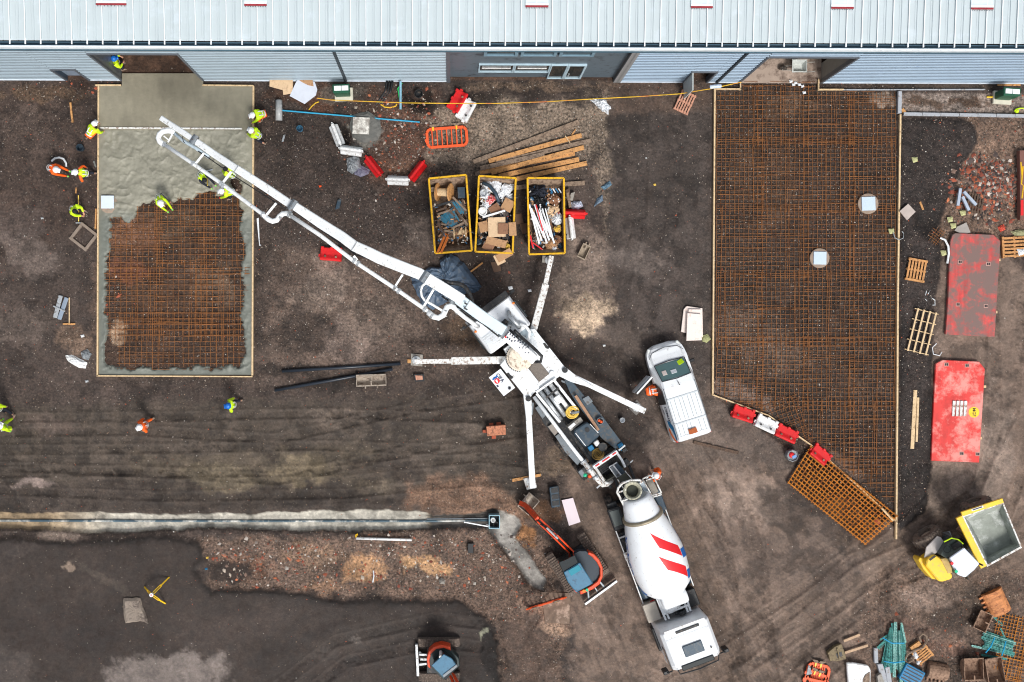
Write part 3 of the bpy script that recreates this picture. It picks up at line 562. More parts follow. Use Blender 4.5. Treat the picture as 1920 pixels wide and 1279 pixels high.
mb = MB(); mb.box((7.72, 0.08, WH / 2), (0.2, 0.26, WH)); mb.box((7.86, -0.02, WH / 2), (0.18, 0.06, WH)); mb.build('recess_side_panel', mat('grey_reveal', (138, 138, 138), .6, 0, .1, 12), bld)
# entrance recess
mb = MB(); mb.box((3.8, 0.27, 0.6), (7.64, 0.14, 1.2)); mb.box((0.62, 0.27, 1.945), (1.28, 0.14, 1.49)); mb.box((6.85, 0.27, 1.945), (1.54, 0.14, 1.49)); mb.box((3.8, 0.27, 3.49), (7.64, 0.14, 1.6)); mb.box((0.7, 0.27, 5.245), (1.44, 0.14, 1.89)); mb.box((6.9, 0.27, 5.245), (1.44, 0.14, 1.89))
mb.build('entrance_panel', slate, bld)
tealf = mat('blue_grey_frame', (120, 152, 170), .4, .1); palef = mat('pale_window_frame', (176, 200, 212), .4, .1)
def window(name, x0, x1, z0, z1, y, fm, t=0.06, inner=None):
    mb = MB()
    for x in (x0 + t / 2, x1 - t / 2): mb.box((x, y, (z0 + z1) / 2), (t, 0.1, z1 - z0))
    for z in (z0 + t / 2, z1 - t / 2): mb.box(((x0 + x1) / 2, y, z), (x1 - x0 - 2 * t, 0.094, t))
    f = mb.build(name, fm, bld)
    g = MB(); g.box(((x0 + x1) / 2, y + 0.02, (z0 + z1) / 2), (x1 - x0 - 2 * t, 0.02, z1 - z0 - 2 * t)); g.build('pane', M['darkglass'], f)
    if inner:      # pale ledge and blind seen just inside the glass
        g = MB(); g.box(((x0 + x1) / 2, y - 0.02, z0 + (z1 - z0) * .52), (x1 - x0 - .3, 0.03, .13)); g.build('rail', M['whitepl'], f)
    return f
for a, b_ in ((1.42, 2.88), (3.0, 4.54), (4.66, 6.16)): window('window', a, b_, 4.3, 6.15, 0.17, tealf, 0.13)
for a, b_ in ((1.26, 2.86), (2.87, 4.48)): window('window', a, b_, 1.2, 2.68, 0.17, palef, 0.06, True)
window('side_light', 4.49, 5.24, 0.02, 2.69, 0.15, palef, 0.05)
d = window('entrance_door', 5.25, 6.08, 0.02, 2.69, 0.15, palef, 0.09)
g = MB(); g.tube([(5.4, .06, 1.0), (5.4, .0, 1.0), (5.4, .0, 1.4), (5.4, .06, 1.4)], .02, 6); g.build('handle', M['alu'], d)
# people and clutter behind the upper glass are only hinted in the photo; blinds:
# gutter, fascia, roof
mb = MB(); mb.box((3, -0.06, 6.36), (60, 0.08, 0.3)); mb.build('fascia', mat('white_fascia', (226, 234, 238), .4), bld)
mb = MB(); mb.box((3, 0.045, 6.26), (60, 0.13, 0.03)); mb.box((3, -0.012, 6.44), (60, 0.014, 0.18)); mb.box((3, 0.12, 6.4), (60, 0.02, 0.3)); mb.build('gutter', gutm, bld)
mb = MB(); mb.box((3, -0.13, 6.2), (60, 0.05, 0.06)); mb.build('drip_trim', mat('dark_teal_trim', (56, 84, 98), .5), bld)
SL = math.tan(R(5)); YE, YR = 0.16, 13.0
def roofz(y): return 6.62 + (y - YE) * SL
prof = []; x = X0; k = 0; ribx = []
while x < X1:
    prof += [(x, 0), (x + .22, 0), (x + .235, .012), (x + .25, 0), (x + .305, 0), (x + .318, .035), (x + .342, .035), (x + .355, 0), (x + .59, 0)]
    prof += [(x + .595, .06), (x + .63, .06), (x + .636, 0)]; ribx.append(x + .6125); x += .6363
vs = [(a, YE, roofz(YE) + h) for a, h in prof] + [(a, YR, roofz(YR) + h) for a, h in prof] + [(a, 2 * YR - YE, roofz(YE) + h) for a, h in prof]; n = len(prof)
mb = MB(); mb.add(vs, [(i, i + 1, i + n + 1, i + n) for i in range(n - 1)] + [(i + n, i + n + 1, i + 2 * n + 1, i + 2 * n) for i in range(n - 1)])
mb.build('roof', roofm, bld)
mb = MB(); mb.box((3, YE + .09, 6.5), (60, .16, .2)); mb.build('eaves_gap_shade', mat('eaves_gap_shade', (28, 30, 32), .8), bld)  # near-black strip stands in for the shaded gap between roof sheets and gutter
mb = MB()
for a in ribx: mb.box((a, (YE - .0) / 2 + .03, 6.655), (.05, .22, .05)); mb.box((a, YE + 1.2, roofz(YE + 1.2) + .068), (.03, 2.4, .012), rx=math.atan(SL))
mb.build('seam_cap', mat('seam_white', (246, 250, 252), .4), bld)
ry_ = lambda py, z: (625 - py) * (CAMH - z) / CAMH / PPM - 11.825
for px0, px1 in ((180, 237), (458, 500), (985, 1028), (1295, 1336), (1558, 1600), (1820, 1862)):
    z = 6.8; s = (CAMH - z) / CAMH / PPM; xa, xb = (px0 - NX) * s, (px1 - NX) * s; yb = ry_(10.5 + (px0 - 845) * .0012, z); m2 = MB()
    m2.box(((xa + xb) / 2, yb + 1.55, roofz(yb + 1.5) + .05), (xb - xa, 3.0, .03), rx=math.atan(SL)); rl = m2.build('rooflight', mat('rooflight_sheet', (212, 226, 234), .3), bld)
    m2 = MB(); m2.box(((xa + xb) / 2, yb + .07, roofz(yb) + .075), (xb - xa, .1, .03)); m2.build('cap_strip', M['cleanwhite'], rl)
    m2 = MB(); m2.box(((xa + xb) / 2, yb - .02, roofz(yb) + .078), (xb - xa, .08, .03)); m2.build('red_sealing_strip', mat('red_sealant', (150, 44, 52), .7, 0, .4, 14), rl)
    m2 = MB()
    for q in range(9): m2.box((xa + (q + .5) * (xb - xa) / 9, yb - .09, roofz(yb) + .07), (.045, .03, .02))
    m2.build('fixing', M['steelgrey'], rl)
# downpipes
mb = MB()
for x, w in ((-4.91, .13), (12.445, .14)): mb = MB(); mb.box((x, -.0, 3.05), (w, .06, 6.1)); mb.tube([(x, -.06, 6.2), (x, -.07, 3), (x, -.07, .1)], .05, 8); mb.build('downpipe', mat('dark_downpipe', (58, 68, 76), .5), bld)
# bay jambs and doors
mb = MB(); mb.box((DA[0] - .04, .55, DA[2] / 2), (.08, .76, DA[2])); mb.build('door_jamb', 'steelgrey', bld); mb = MB(); mb.box((DA[1] + .04, .55, DA[2] / 2), (.08, .76, DA[2])); mb.build('door_jamb', mat('blue_grey_jamb', (86, 100, 112), .5), bld)
mb = MB(); mb.box((DB[1] + .04, .53, DB[2] / 2), (.08, .72, DB[2])); mb.build('door_jamb', mat('olive_grey_jamb', (142, 140, 132), .6), bld); mb = MB(); mb.box((DB[0] - .04, .53, DB[2] / 2), (.08, .72, DB[2])); mb.build('door_jamb', mat('olive_grey_jamb', (142, 140, 132), .6), bld)
mb = MB(); mb.box(((PA[0] + PA[1]) / 2, .22, PA[2] / 2), (PA[1] - PA[0], .05, PA[2])); mb.build('personnel_door', mat('grey_door', (128, 142, 158), .5), bld)
for x in (PA[0] - .0, PB[1]): mb = MB(); mb.box((x + (.03 if x < 0 else -.03), .1, 1.05), (.05, .2, 2.08)); mb.build('door_lining', mat('dark_lining', (52, 66, 80), .5), bld)
mb = MB(); mb.box((PB[0] + .03, -.42, 1.07), (.05, .82, 2.04)); dl = mb.build('open_door_leaf', mat('pale_door_leaf', (184, 190, 188), .5), bld)
mb = MB(); mb.box((PB[0] + .075, -.7, 1.0), (.04, .12, .03)); mb.build('handle', M['steelgrey'], dl)
# bay B floor
mb = MB(); mb.box((15.44, 3.0, .02), (3.84, 6.1, .05))
fl = mb.build('bay_floor', mat('bay_concrete', (168, 150, 136), .8, 0, .1, 2, ((84, 66, 56), .42, 1.1)), bld)
# ================================================================ CONCRETE POUR AND REBAR
def zpx(px, py): return gz(px, py)
# fresh slab on the left: a sheet whose lumpy lobes sink under the soil where it has not been poured yet
sx = np.arange(186.5, 475.5, 1.45); sy = np.arange(104, 704, 1.45); SX, SY = np.meshgrid(sx, sy)
hole = [(208, 412), (213, 440), (206, 475), (203, 530), (200, 575), (204, 620), (197, 655), (203, 684), (226, 690), (232, 682), (250, 692), (268, 681), (292, 691), (330, 684), (350, 689), (372, 680), (398, 690), (430, 681), (448, 688), (457, 662), (454, 620),
        (450, 590), (457, 550), (449, 505), (457, 470), (447, 430), (451, 395), (446, 372), (441, 366), (428, 366), (404, 368), (392, 362), (374, 366), (360, 376), (338, 374), (322, 381), (308, 385), (290, 381), (270, 386), (258, 397), (250, 414), (240, 421), (228, 411), (218, 414)]
hole2 = [(432, 338), (442, 334), (451, 345), (452, 358), (444, 362), (436, 352)]
wa = (fbm(SX, SY, 1 / 9, 3, 101) - .5) * 13; wb = (fbm(SX, SY, 1 / 9, 3, 102) - .5) * 13
dh = np.minimum(-sdist(SX + wa, SY + wb, hole), -sdist(SX + wa, SY + wb, hole2))
fr = sst(241, 249, SY)                                                # rough below the screed line, smooth above
lump = (fbm(SX, SY, 1 / 30, 4, 103, .6) - .5) * .16 + (fbm(SX * 1.0, SY * 1.4, 1 / 9, 3, 104) - .5) * .05
ridge = np.abs(fbm(SX, SY, 1 / 26, 3, 105) - .5); lump += np.exp(-ridge * 16) * .05
edge = np.minimum(np.minimum(SX - 186, 476 - SX), 704 - SY)
SZ = 0.13 + fr * lump * sst(0, 16, edge) + .004 * fbm(SX, SY, 1 / 5, 2, 106) * (1 - fr)
lowr = sst(385, 420, SY); SZ = SZ - .03 * lowr * fr
SZ = np.where(True, SZ * sst(-1, 7, dh) - .09 * (1 - sst(-2, 5, dh)), SZ)
tcol = linarr((134, 129, 112))[None, None] * (1 - fr[..., None]) + linarr((140, 138, 124))[None, None] * fr[..., None]
tcol = tcol * (1 - .8 * lowr[..., None]) + linarr((106, 112, 106)) * .8 * lowr[..., None]
tcol = tcol * (1 + .35 * (fbm(SX, SY, 1 / 40, 4, 107) - .5)[..., None]) * (1 + .25 * (fbm(SX * 2.6, SY * .6, 1 / 20, 3, 108) - .5)[..., None] * (1 - fr)[..., None])
keep = (SY > 161) | ((SX > 229) & (SX < 381)); keep &= (SY > 138)
slabm = mat('wet_concrete', (120, 118, 106), .55, 0, .10, 3, None, .35, 9, attr='Col')
so = gridmesh('concrete_slab', (SX - NX) / PPM, (NY - SY) / PPM, SZ, slabm, tcol, keep)
tag(so, 'freshly poured wet grey concrete, smooth by the bay and lumpy towards the bare mesh', 'concrete', kind='structure')
# rebar sheets
def inpoly(x, y, poly):
    r = False; n = len(poly)
    for i in range(n):
        x0, y0 = poly[i]; x1, y1 = poly[(i + 1) % n]
        if (y0 > y) != (y1 > y) and x < (x1 - x0) * (y - y0) / (y1 - y0) + x0: r = not r
    return r
def rebar(cx, cy, w, h, poly, z, rot, seed, label, group, r=0.0078, pitch=8.0, m='rust', wave=.8):
    """one steel mesh sheet: cross wires as thin square rods, clipped to the formwork; px centre and size"""
    rr = random.Random(seed); c, s_ = math.cos(R(rot)), math.sin(R(rot)); mb = MB()
    def rod(u0, v0, u1, v1, dz):
        n = max(2, int(math.hypot(u1 - u0, v1 - v0) / 12)); run = []; a = rr.uniform(0, 6); amp = rr.uniform(0, wave)
        def flush():
            if len(run) > 1:
                rings = []
                hx, hy = ((r, 0) if abs(u1 - u0) < abs(v1 - v0) else (0, r))
                for p in run: rings.append([(p.x - hx, p.y - hy, p.z - r), (p.x + hx, p.y + hy, p.z - r), (p.x + hx, p.y + hy, p.z + r), (p.x - hx, p.y - hy, p.z + r)])
                mb.ring(rings, True)
            run.clear()
        for i in range(n + 1):
            t = i / n; u = u0 + (u1 - u0) * t; v = v0 + (v1 - v0) * t; o = amp * math.sin(a + t * 5)
            if abs(u1 - u0) < abs(v1 - v0): u += o
            else: v += o
            X = cx + u * c - v * s_; Y = cy + u * s_ + v * c
            if inpoly(X, Y, poly): run.append(P(X, Y) + Vector((0, 0, z + dz + .012 * math.sin(X * .07 + Y * .05 + seed))))
            else: flush()
        flush()
    k = int(w / pitch); l = int(h / pitch)
    for i in range(k + 1): rod(-w / 2 + i * pitch + rr.uniform(-.3, .3), -h / 2 - 3, -w / 2 + i * pitch + rr.uniform(-.3, .3), h / 2 + 3, 0)
    for i in range(k // 5): q_ = rr.uniform(-w / 2, w / 2); rod(q_, -h / 2, q_ + rr.uniform(-2, 2), h / 2, 0)
    for j in range(l // 6): q_ = rr.uniform(-h / 2, h / 2); rod(-w / 2, q_, w / 2, q_ + rr.uniform(-2, 2), 2 * r)
    for j in range(l + 1): rod(-w / 2 - 3, -h / 2 + j * pitch + rr.uniform(-.3, .3), w / 2 + 3, -h / 2 + j * pitch + rr.uniform(-.3, .3), 2 * r)
    if mb.v: return single('rebar_mesh', label, 'steel mesh', mb, m, group)
LP = [(193, 380), (470, 330), (470, 698), (192, 698)]
gl = 'mesh sheets in the half poured slab'; ORD = ('first', 'second', 'third', 'fourth', 'fifth', 'sixth', 'seventh'); LQ = ('upper left', 'upper middle', 'upper right', 'middle left', 'central', 'middle right', 'lower left', 'lower right')
for i, (cx, cy) in enumerate([(252, 455), (350, 430), (430, 430), (252, 570), (350, 560), (424, 570), (280, 655), (400, 655)]):
    rebar(cx, cy, 112, 134, LP, .05 + .012 * (i % 3), (0.4, -.5, .3, -.3, .5, -.2, .4, -.5)[i], 40 + i, f'rusty mesh sheet in the bare part of the left slab, {LQ[i]}', gl, pitch=10.4)
RP = [(1341, 172), (1391, 172), (1391, 153), (1531, 153), (1531, 172), (1680, 172), (1679, 955), (1532, 842), (1438, 780), (1337, 739)]
gr = 'mesh sheets in the large unpoured slab'; i = 0
for row, cy in enumerate((205, 330, 455, 580, 700, 820, 930)):
    for colx in range(4):
        cx = 1382 + colx * 86; i += 1
        rebar(cx, cy, 96, 136, RP, .045 + .014 * ((row + colx) % 3), random.Random(i).uniform(-.9, .9) + (2.5 if row == 4 and colx < 2 else 0) + (-20 if row == 5 and colx == 1 else 0), i, f'mesh sheet in the large slab, {ORD[row]} row from the wall, {ORD[colx]} from left', gr, r=.0068, pitch=8.6, wave=1.3)
# formwork boards
def board(name, label, cat, a, b, w, z0, h, m, group=None):
    pa = P(*a); pb = P(*b); mb = MB(); mb.bar((pa.x, pa.y, z0 + h / 2), (pb.x, pb.y, z0 + h / 2), w, h); return single(name, label, cat, mb, m, group, .004)
for a, b, w, m, lb in [((186.5, 162), (184.5, 705), .07, 'palewood', 'long pale formwork board down the left edge of the wet slab'),
                    ((476, 162), (474, 704), .07, 'palewood', 'long pale formwork board down the right edge of the wet slab'),
                    ((183, 704.5), (474, 706), .06, 'palewood', 'pale formwork board along the bottom edge of the left slab'),
                    ((180, 161), (229, 161), .06, 'palewood', 'short formwork board beside the left bay corner'),
                    ((381, 161), (476, 162), .06, 'palewood', 'formwork board between the open bay and the kneeling worker'),
                    ((182, 392), (180.5, 430), .06, 'wood', 'short orange batten beside the left formwork below the white lid'),
                    ((1339, 167), (1335, 741), .07, 'palewood', 'long pale formwork board on the left edge of the large mesh slab'),
                    ((1686, 216), (1681, 560), .08, 'palewood', 'weathered white formwork board right of the large slab, upper length'),
                    ((1681, 560), (1680, 760), .08, 'palewood', 'yellowish formwork board right of the large slab, middle length'),
                    ((1680, 760), (1678, 1010), .08, 'palewood', 'weathered white formwork board right of the large slab, lower length'),
                    ((1335, 740), (1440, 779), .06, 'palewood', 'pale formwork board above the red and white barriers, upper length'),
                    ((1440, 779), (1532, 843), .06, 'palewood', 'pale formwork board above the red and white barriers, lower length'),
                    ((1532, 843), (1679, 977), .06, 'palewood', 'pale formwork board slanting past the stack of new mesh'),
                    ((1341, 168), (1388, 168), .05, 'palewood', 'short formwork board left of the wheelbarrow bay'),
                    ((1387, 150), (1387, 170), .05, 'palewood', 'stub of formwork joining the left jamb of the wheelbarrow bay'),
                    ((1533, 150), (1533, 171), .05, 'palewood', 'stub of formwork joining the right jamb of the wheelbarrow bay'),
                    ((1533, 169), (1580, 169), .05, 'palewood', 'short formwork board right of the wheelbarrow bay')]:
    board('formwork_board', lb, 'board', a, b, w, -.02, .2, m, 'formwork boards round the slabs')
board('screed_rail', 'thin pale screed rail across the wet concrete', 'rail', (189, 241), (455, 242.5), .07, .12, .07, 'dirtywhite')
# manhole covers in the slabs
def manhole(name, label, x, y, rr, sq, z=.12, rot=0, ringm='greywood', lid=(196, 214, 230)):
    p = P(x, y, z); t = root(name, label, 'manhole', (p.x, p.y, 0), R(rot), None)
    if rr: mb = MB(); mb.lathe([(rr, -.02), (rr, z), (rr * .9, z + .01), (sq * .5, z + .01)], (0, 0, 0), 20); mb.build('surround', ringm, t)
    mb = MB(); mb.box((0, 0, z + .035), (sq, sq, .05)); mb.build('cover', mat('cover_%d_%d_%d' % lid, lid, .5, .1, .04, 2), t, .01); return t
ply2 = mat('round_concrete_ring', (150, 132, 116), .85, 0, .15, 6)
manhole('manhole', 'pale blue square cover on a round ring, upper right in the large mesh slab', 1628, 382, .48, .64, ringm=ply2, rot=2)
manhole('manhole', 'pale blue square cover on a round ring, near the middle of the large mesh slab', 1537, 484, .46, .6, ringm=ply2, rot=-1)
manhole('manhole', 'white square cover standing out of the wet concrete of the left slab', 202, 379, 0, .6, z=.22, lid=(216, 228, 240))
mb = MB(); mb.lathe([(.42, .0), (.42, .17), (.3, .2), (.01, .2)], tuple(P(206, 384)), 18); single('concrete_ring', 'round brown concrete collar under the white cover', 'manhole ring', mb, ply2)
# ================================================================ PEOPLE
def ik(a, c, l1, l2, pole):
    a = Vector(a); c = Vector(c); d = c - a; L = min(d.length, (l1 + l2) * .995); d.normalize()
    x = (l1 * l1 - l2 * l2 + L * L) / (2 * L); h = math.sqrt(max(l1 * l1 - x * x, 1e-4)); p = Vector(pole); p = p - d * p.dot(d)
    if p.length < 1e-3: p = Vector((1, 0, 0))
    return a + d * x + p.normalized() * h
def skin(name, chains, m, parent, sub=1, rootk=0):
    """one continuous surface grown round a branching skeleton; chains = lists of (key, position, radius)"""
    keys = {}; V = []; Rr = []; E = []
    for ch in chains:
        prev = None
        for key, p, r in ch:
            if key not in keys: keys[key] = len(V); V.append(tuple(p)); Rr.append(r)
            i = keys[key]
            if prev is not None and prev != i and (prev, i) not in E: E.append((prev, i))
            prev = i
    me = bpy.data.meshes.new(name); me.from_pydata(V, E, []); o = bpy.data.objects.new(name, me); C.objects.link(o)
    sk = o.modifiers.new('skin', 'SKIN'); sk.use_smooth_shade = True
    d = me.skin_vertices[0].data
    for i, r in enumerate(Rr): d[i].radius = (r, r) if not isinstance(r, tuple) else r; d[i].use_root = (i == rootk)
    if sub: s_ = o.modifiers.new('sub', 'SUBSURF'); s_.levels = sub; s_.render_levels = sub
    me.materials.append(M[m]); o.parent = parent; return o
def person(label, hx, hy, face, pose='stand', top='hiyel', legs='navycloth', hat='hatw', sleeves=None, vest=True, gloves=None, hands=None, feet=None, lean=None, headz=None, turn=0):
    """hx, hy = photo pixel of the head, face = compass angle of the gaze in degrees (0 = photo right, 90 = up)"""
    pz = {'stand': .93, 'walk': .9, 'bend': .86, 'kneel': .5, 'crouch': .42}[pose]
    ln = R(lean if lean is not None else {'stand': 6, 'walk': 8, 'bend': 62, 'kneel': 42, 'crouch': 48}[pose])
    up = Vector((math.sin(ln), 0, math.cos(ln))); bk = Vector((-math.cos(ln), 0, math.sin(ln)))
    pel = Vector((-.3 * math.sin(ln), 0, pz)); wa_ = pel + up * .18; ch = pel + up * .36; ne = pel + up * .52
    hu = Vector((math.sin(ln * .6), 0, math.cos(ln * .6))); hd = ne + hu * .17 + Vector((.03, 0, 0))
    side = Vector((0, 1, 0)); sh = [ch + up * .1 + side * s_ * .19 for s_ in (1, -1)]; hp = [pel + side * s_ * .1 for s_ in (1, -1)]
    if feet is None:
        feet = {'stand': [(0.02, .13, .08), (-.04, -.13, .08)], 'walk': [(.32, .1, .08), (-.3, -.1, .1)], 'bend': [(.12, .2, .08), (-.2, -.18, .08)],
                'kneel': [(-.42, .14, .08), (.18, -.16, .08)], 'crouch': [(.1, .2, .08), (-.12, -.2, .1)]}[pose]
    if hands is None:
        hands = {'stand': [(.26, .18, 1.05), (.27, -.15, 1.08)], 'walk': [(.18, .28, .85), (-.1, -.28, .82)], 'bend': [(.52, .16, .42), (.5, -.1, .36)],
                 'kneel': [(.5, .14, .2), (.52, -.16, .18)], 'crouch': [(.5, .16, .2), (.52, -.12, .22)]}[pose]
    feet = [Vector(f) for f in feet]; hands = [Vector(h_) for h_ in hands]
    kn = [ik(hp[i], feet[i], .45, .44, (1, .15 * (1 - 2 * i), .1)) for i in (0, 1)]
    if pose == 'kneel': kn[0] = Vector((.02, .16, .07))
    el = [ik(sh[i], hands[i], .29, .27, (-.4, .9 * (1 - 2 * i), -.3)) for i in (0, 1)]
    a = R(face); ph = P(hx, hy, hd.z); c, s_ = math.cos(a), math.sin(a)
    loc = (ph.x - hd.x * c + hd.y * s_, ph.y - hd.x * s_ - hd.y * c)
    zz = zpx(NX + loc[0] * PPM, NY - loc[1] * PPM)
    if 190 < hx < 474 and 162 < hy < 400: zz = .11
    t = root('person', label, 'person', (loc[0], loc[1], max(zz, 0)), a)
    K = lambda k, p, r: (k, p, r)
    body = [[K('pel', pel, .12), K('wa', wa_, .105), K('ch', ch, .125), K('ne', ne, .055), K('jaw', hd - hu * .06 + Vector((.02, 0, 0)), .07), K('hd', hd + hu * .03, .085), K('top', hd + hu * .1, .06)],
            [K('jaw', hd, .07), K('nose', hd - hu * .0 + Vector((math.cos(ln * .6) * .105, 0, -math.sin(ln * .6) * .105)), .016)]]
    for i in (0, 1):
        k = 'LR'[i]; d = (hands[i] - el[i]).normalized(); sv = d.cross(Vector((0, 0, 1)))
        sv = sv.normalized() if sv.length > .1 else Vector((0, 1, 0))
        body.append([K('ch', ch, .125), K('sh' + k, sh[i], .062), K('el' + k, el[i], .043), K('wr' + k, hands[i], .028), K('pa' + k, hands[i] + d * .07, .036)])
        dn = Vector((0, 0, -1)); dn = (dn - d * dn.dot(d)); dn = dn.normalized() if dn.length > .1 else Vector((1, 0, 0))
        for q, (off, ln_) in enumerate(((-.03, .062), (-.01, .075), (.011, .07), (.031, .055))):
            b0 = hands[i] + d * .09 + sv * off
            body.append([K('pa' + k, 0, 0), K(f'f{q}a{k}', b0, .0095), K(f'f{q}b{k}', b0 + d * ln_ * .55 + dn * .012, .0085), K(f'f{q}c{k}', b0 + d * ln_ * .8 + dn * .04, .0075)])
        b0 = hands[i] + d * .03 + sv * (-.035 * (1 - 2 * i))
        body.append([K('wr' + k, 0, 0), K(f'ta{k}', b0 + d * .01, .012), K(f'tb{k}', b0 + d * .045 + sv * (-.02 * (1 - 2 * i)) + dn * .015, .009)])
        body.append([K('pel', pel, .12), K('hp' + k, hp[i], .088), K('kn' + k, kn[i], .058), K('an' + k, feet[i] + Vector((0, 0, .02)), .042), K('to' + k, feet[i] + Vector((.14, .02 * (1 - 2 * i), -.04)), .034)])
    skin('body', body, 'skin', t, 1)
    skin('trousers', [[K('w', wa_ - up * .06, .135), K('p', pel, .145)]] + [[K('p', pel, .145), K('h' + 'LR'[i], hp[i], .11), K('k' + 'LR'[i], kn[i], .082), K('a' + 'LR'[i], feet[i] + (kn[i] - feet[i]).normalized() * .08, .066)] for i in (0, 1)], legs, t, 1)
    jk = [[K('p', pel + up * .02, .15), K('w', wa_, .165), K('c', ch, .19), K('n', ne - up * .03, .085)]] + [[K('c', ch, .19), K('s' + 'LR'[i], sh[i], .11)] for i in (0, 1)]
    if sleeves: 
        skin('sleeves', [[K('c', ch, .1), K('s' + 'LR'[i], sh[i], .08), K('e' + 'LR'[i], el[i], .063), K('w' + 'LR'[i], hands[i] - (hands[i] - el[i]).normalized() * .02, .048)] for i in (0, 1)], sleeves, t, 1)
    else:
        for i in (0, 1): jk.append([K('s' + 'LR'[i], sh[i], .11), K('e' + 'LR'[i], el[i], .07), K('w' + 'LR'[i], hands[i] - (hands[i] - el[i]).normalized() * .02, .052)])
    j = skin('vest' if sleeves else 'jacket', jk, top, t, 1)
    for q, f in enumerate((.1, .24)):
        c0 = pel + up * f; mb = MB(); rr = []
        for zo, ro in ((-.025, 0), (-.025, .006), (.025, .006), (.025, 0)):
            rr.append([c0 + up * zo + (bk * math.cos(t_) * (.168 + ro) + side * math.sin(t_) * (.17 + ro)) for t_ in (2 * math.pi * n_ / 16 for n_ in range(16))])
        mb.ring(rr, False); mb.build('reflective_band', 'reflect', j)
    for i in (-1, 1):
        mb = MB(); mb.tube([ch + side * i * .09 + up * .09 + bk * .15, ch + side * i * .09 + bk * .178, wa_ + side * i * .09 + bk * .155], .024, 5); mb.build('reflective_strap', 'reflect', j)
    for i in (0, 1):
        fo = feet[i]; skin('boot', [[K('a', fo + Vector((-.03, 0, .1)), .058), K('b', fo + Vector((-.03, 0, 0)), .055), K('c', fo + Vector((.1, .01 * (1 - 2 * i), -.03)), .05), K('d', fo + Vector((.19, .02 * (1 - 2 * i), -.035)), .038)]], 'boot', t, 1)
    if hat == 'hair': mb = MB(); mb.lathe([(.105, -.02), (.118, .04), (.1, .1), (.06, .135), (.01, .148)], tuple(hd - hu * .0), 12, hu); mb.build('hair', 'hair', t, smooth=True)
    else:
        mb = MB(); mb.lathe([(.15, .035), (.156, .045), (.132, .055), (.13, .09), (.105, .14), (.06, .168), (.01, .176)], tuple(hd), 16, hu)
        mb.box(hd + hu * .045 + Vector((.15, 0, -.02)), (.08, .2, .012), ry=ln * .6); mb.build('helmet', hat, t, smooth=True)
    if gloves:
        for i in (0, 1):
            d = (hands[i] - el[i]).normalized(); skin('glove', [[K('a', hands[i], .045), K('b', hands[i] + d * .08, .05), K('c', hands[i] + d * .13, .035)]], gloves, t, 1)
    return t
HV = dict
person('person in yellow vest, orange trousers and white helmet kneeling at the left slab edge', 177, 233, 52, 'kneel', 'hiyel', 'hiora', 'hatw', lean=66, hands=[(.45, .1, .2), (.3, -.3, .2)])
person('person in orange jacket and white helmet bending over a curved white hose', 105, 318, -20, 'bend', 'hiora', 'navycloth', 'hatw', gloves='greenglove', lean=50)
person('person in yellow and orange vest and white helmet striding left beside the slab', 142, 323, 185, 'walk', 'hiyel', 'navycloth', 'hatw', sleeves='hiora', lean=30)
person('person in yellow vest with dark hair holding a long rake left of the white lid', 140, 396, -35, 'stand', 'hiyel', 'navycloth', 'hair', lean=30, hands=[(.36, .12, .95), (.38, -.05, .9)])
person('person in yellow jacket and blue helmet walking alone below the left slab', 428, 761, 190, 'walk', 'hiyel', 'navycloth', 'hatb')
person('person in orange jacket and white helmet walking on the tyre tracks', 262, 801, 215, 'walk', 'hiora', 'hiora', 'hatw')
person('person in yellow jacket cut by the left edge of the photo, facing away', 0, 799, 60, 'walk', 'hiyel', 'hiyel', 'hatw', gloves='greenglove')
person('person at the left edge of whom only the pale boots show', -14, 764, 120, 'walk', 'hiyel', 'navycloth', 'hatw', feet=[(-.25, .12, .08), (-.5, -.1, .08)])
person('person in yellow jacket and white helmet crouching at the slab corner, upper of two', 474, 216, 200, 'crouch', 'hiyel', 'hiora', 'hatw')
person('person in yellow jacket and white helmet kneeling where the screed rail ends', 472, 246, 150, 'kneel', 'hiyel', 'navycloth', 'hatw', lean=30)
person('person in yellow vest with dark hair raking concrete below the boom', 384, 338, -50, 'bend', 'hiyel', 'navycloth', 'hair', sleeves='navycloth', gloves='hiora' if False else 'greenglove', lean=44)
person('person in yellow jacket and white helmet reaching left across the mesh under the pipe', 417, 359, 185, 'bend', 'hiyel', 'navycloth', 'hatw', gloves='redmark', lean=40)
person('person in yellow jacket half hidden beneath the white boom', 424, 318, 140, 'bend', 'hiyel', 'greycloth', 'hair', lean=30)
person('person in yellow vest and white helmet holding a shovel on the open mesh', 302, 381, -60, 'bend', 'hiyel', 'greycloth', 'hatw', sleeves='hiyel', gloves='greenglove', lean=40)
person('person in yellow jacket and blue helmet standing inside the left bay door', 214, 110, 20, 'stand', 'hiyel', 'navycloth', 'hatb')
person('person in orange jacket and white helmet standing by the mixer discharge ladder', 1230, 892, 150, 'stand', 'hiora', 'hiora', 'hatw', lean=18)
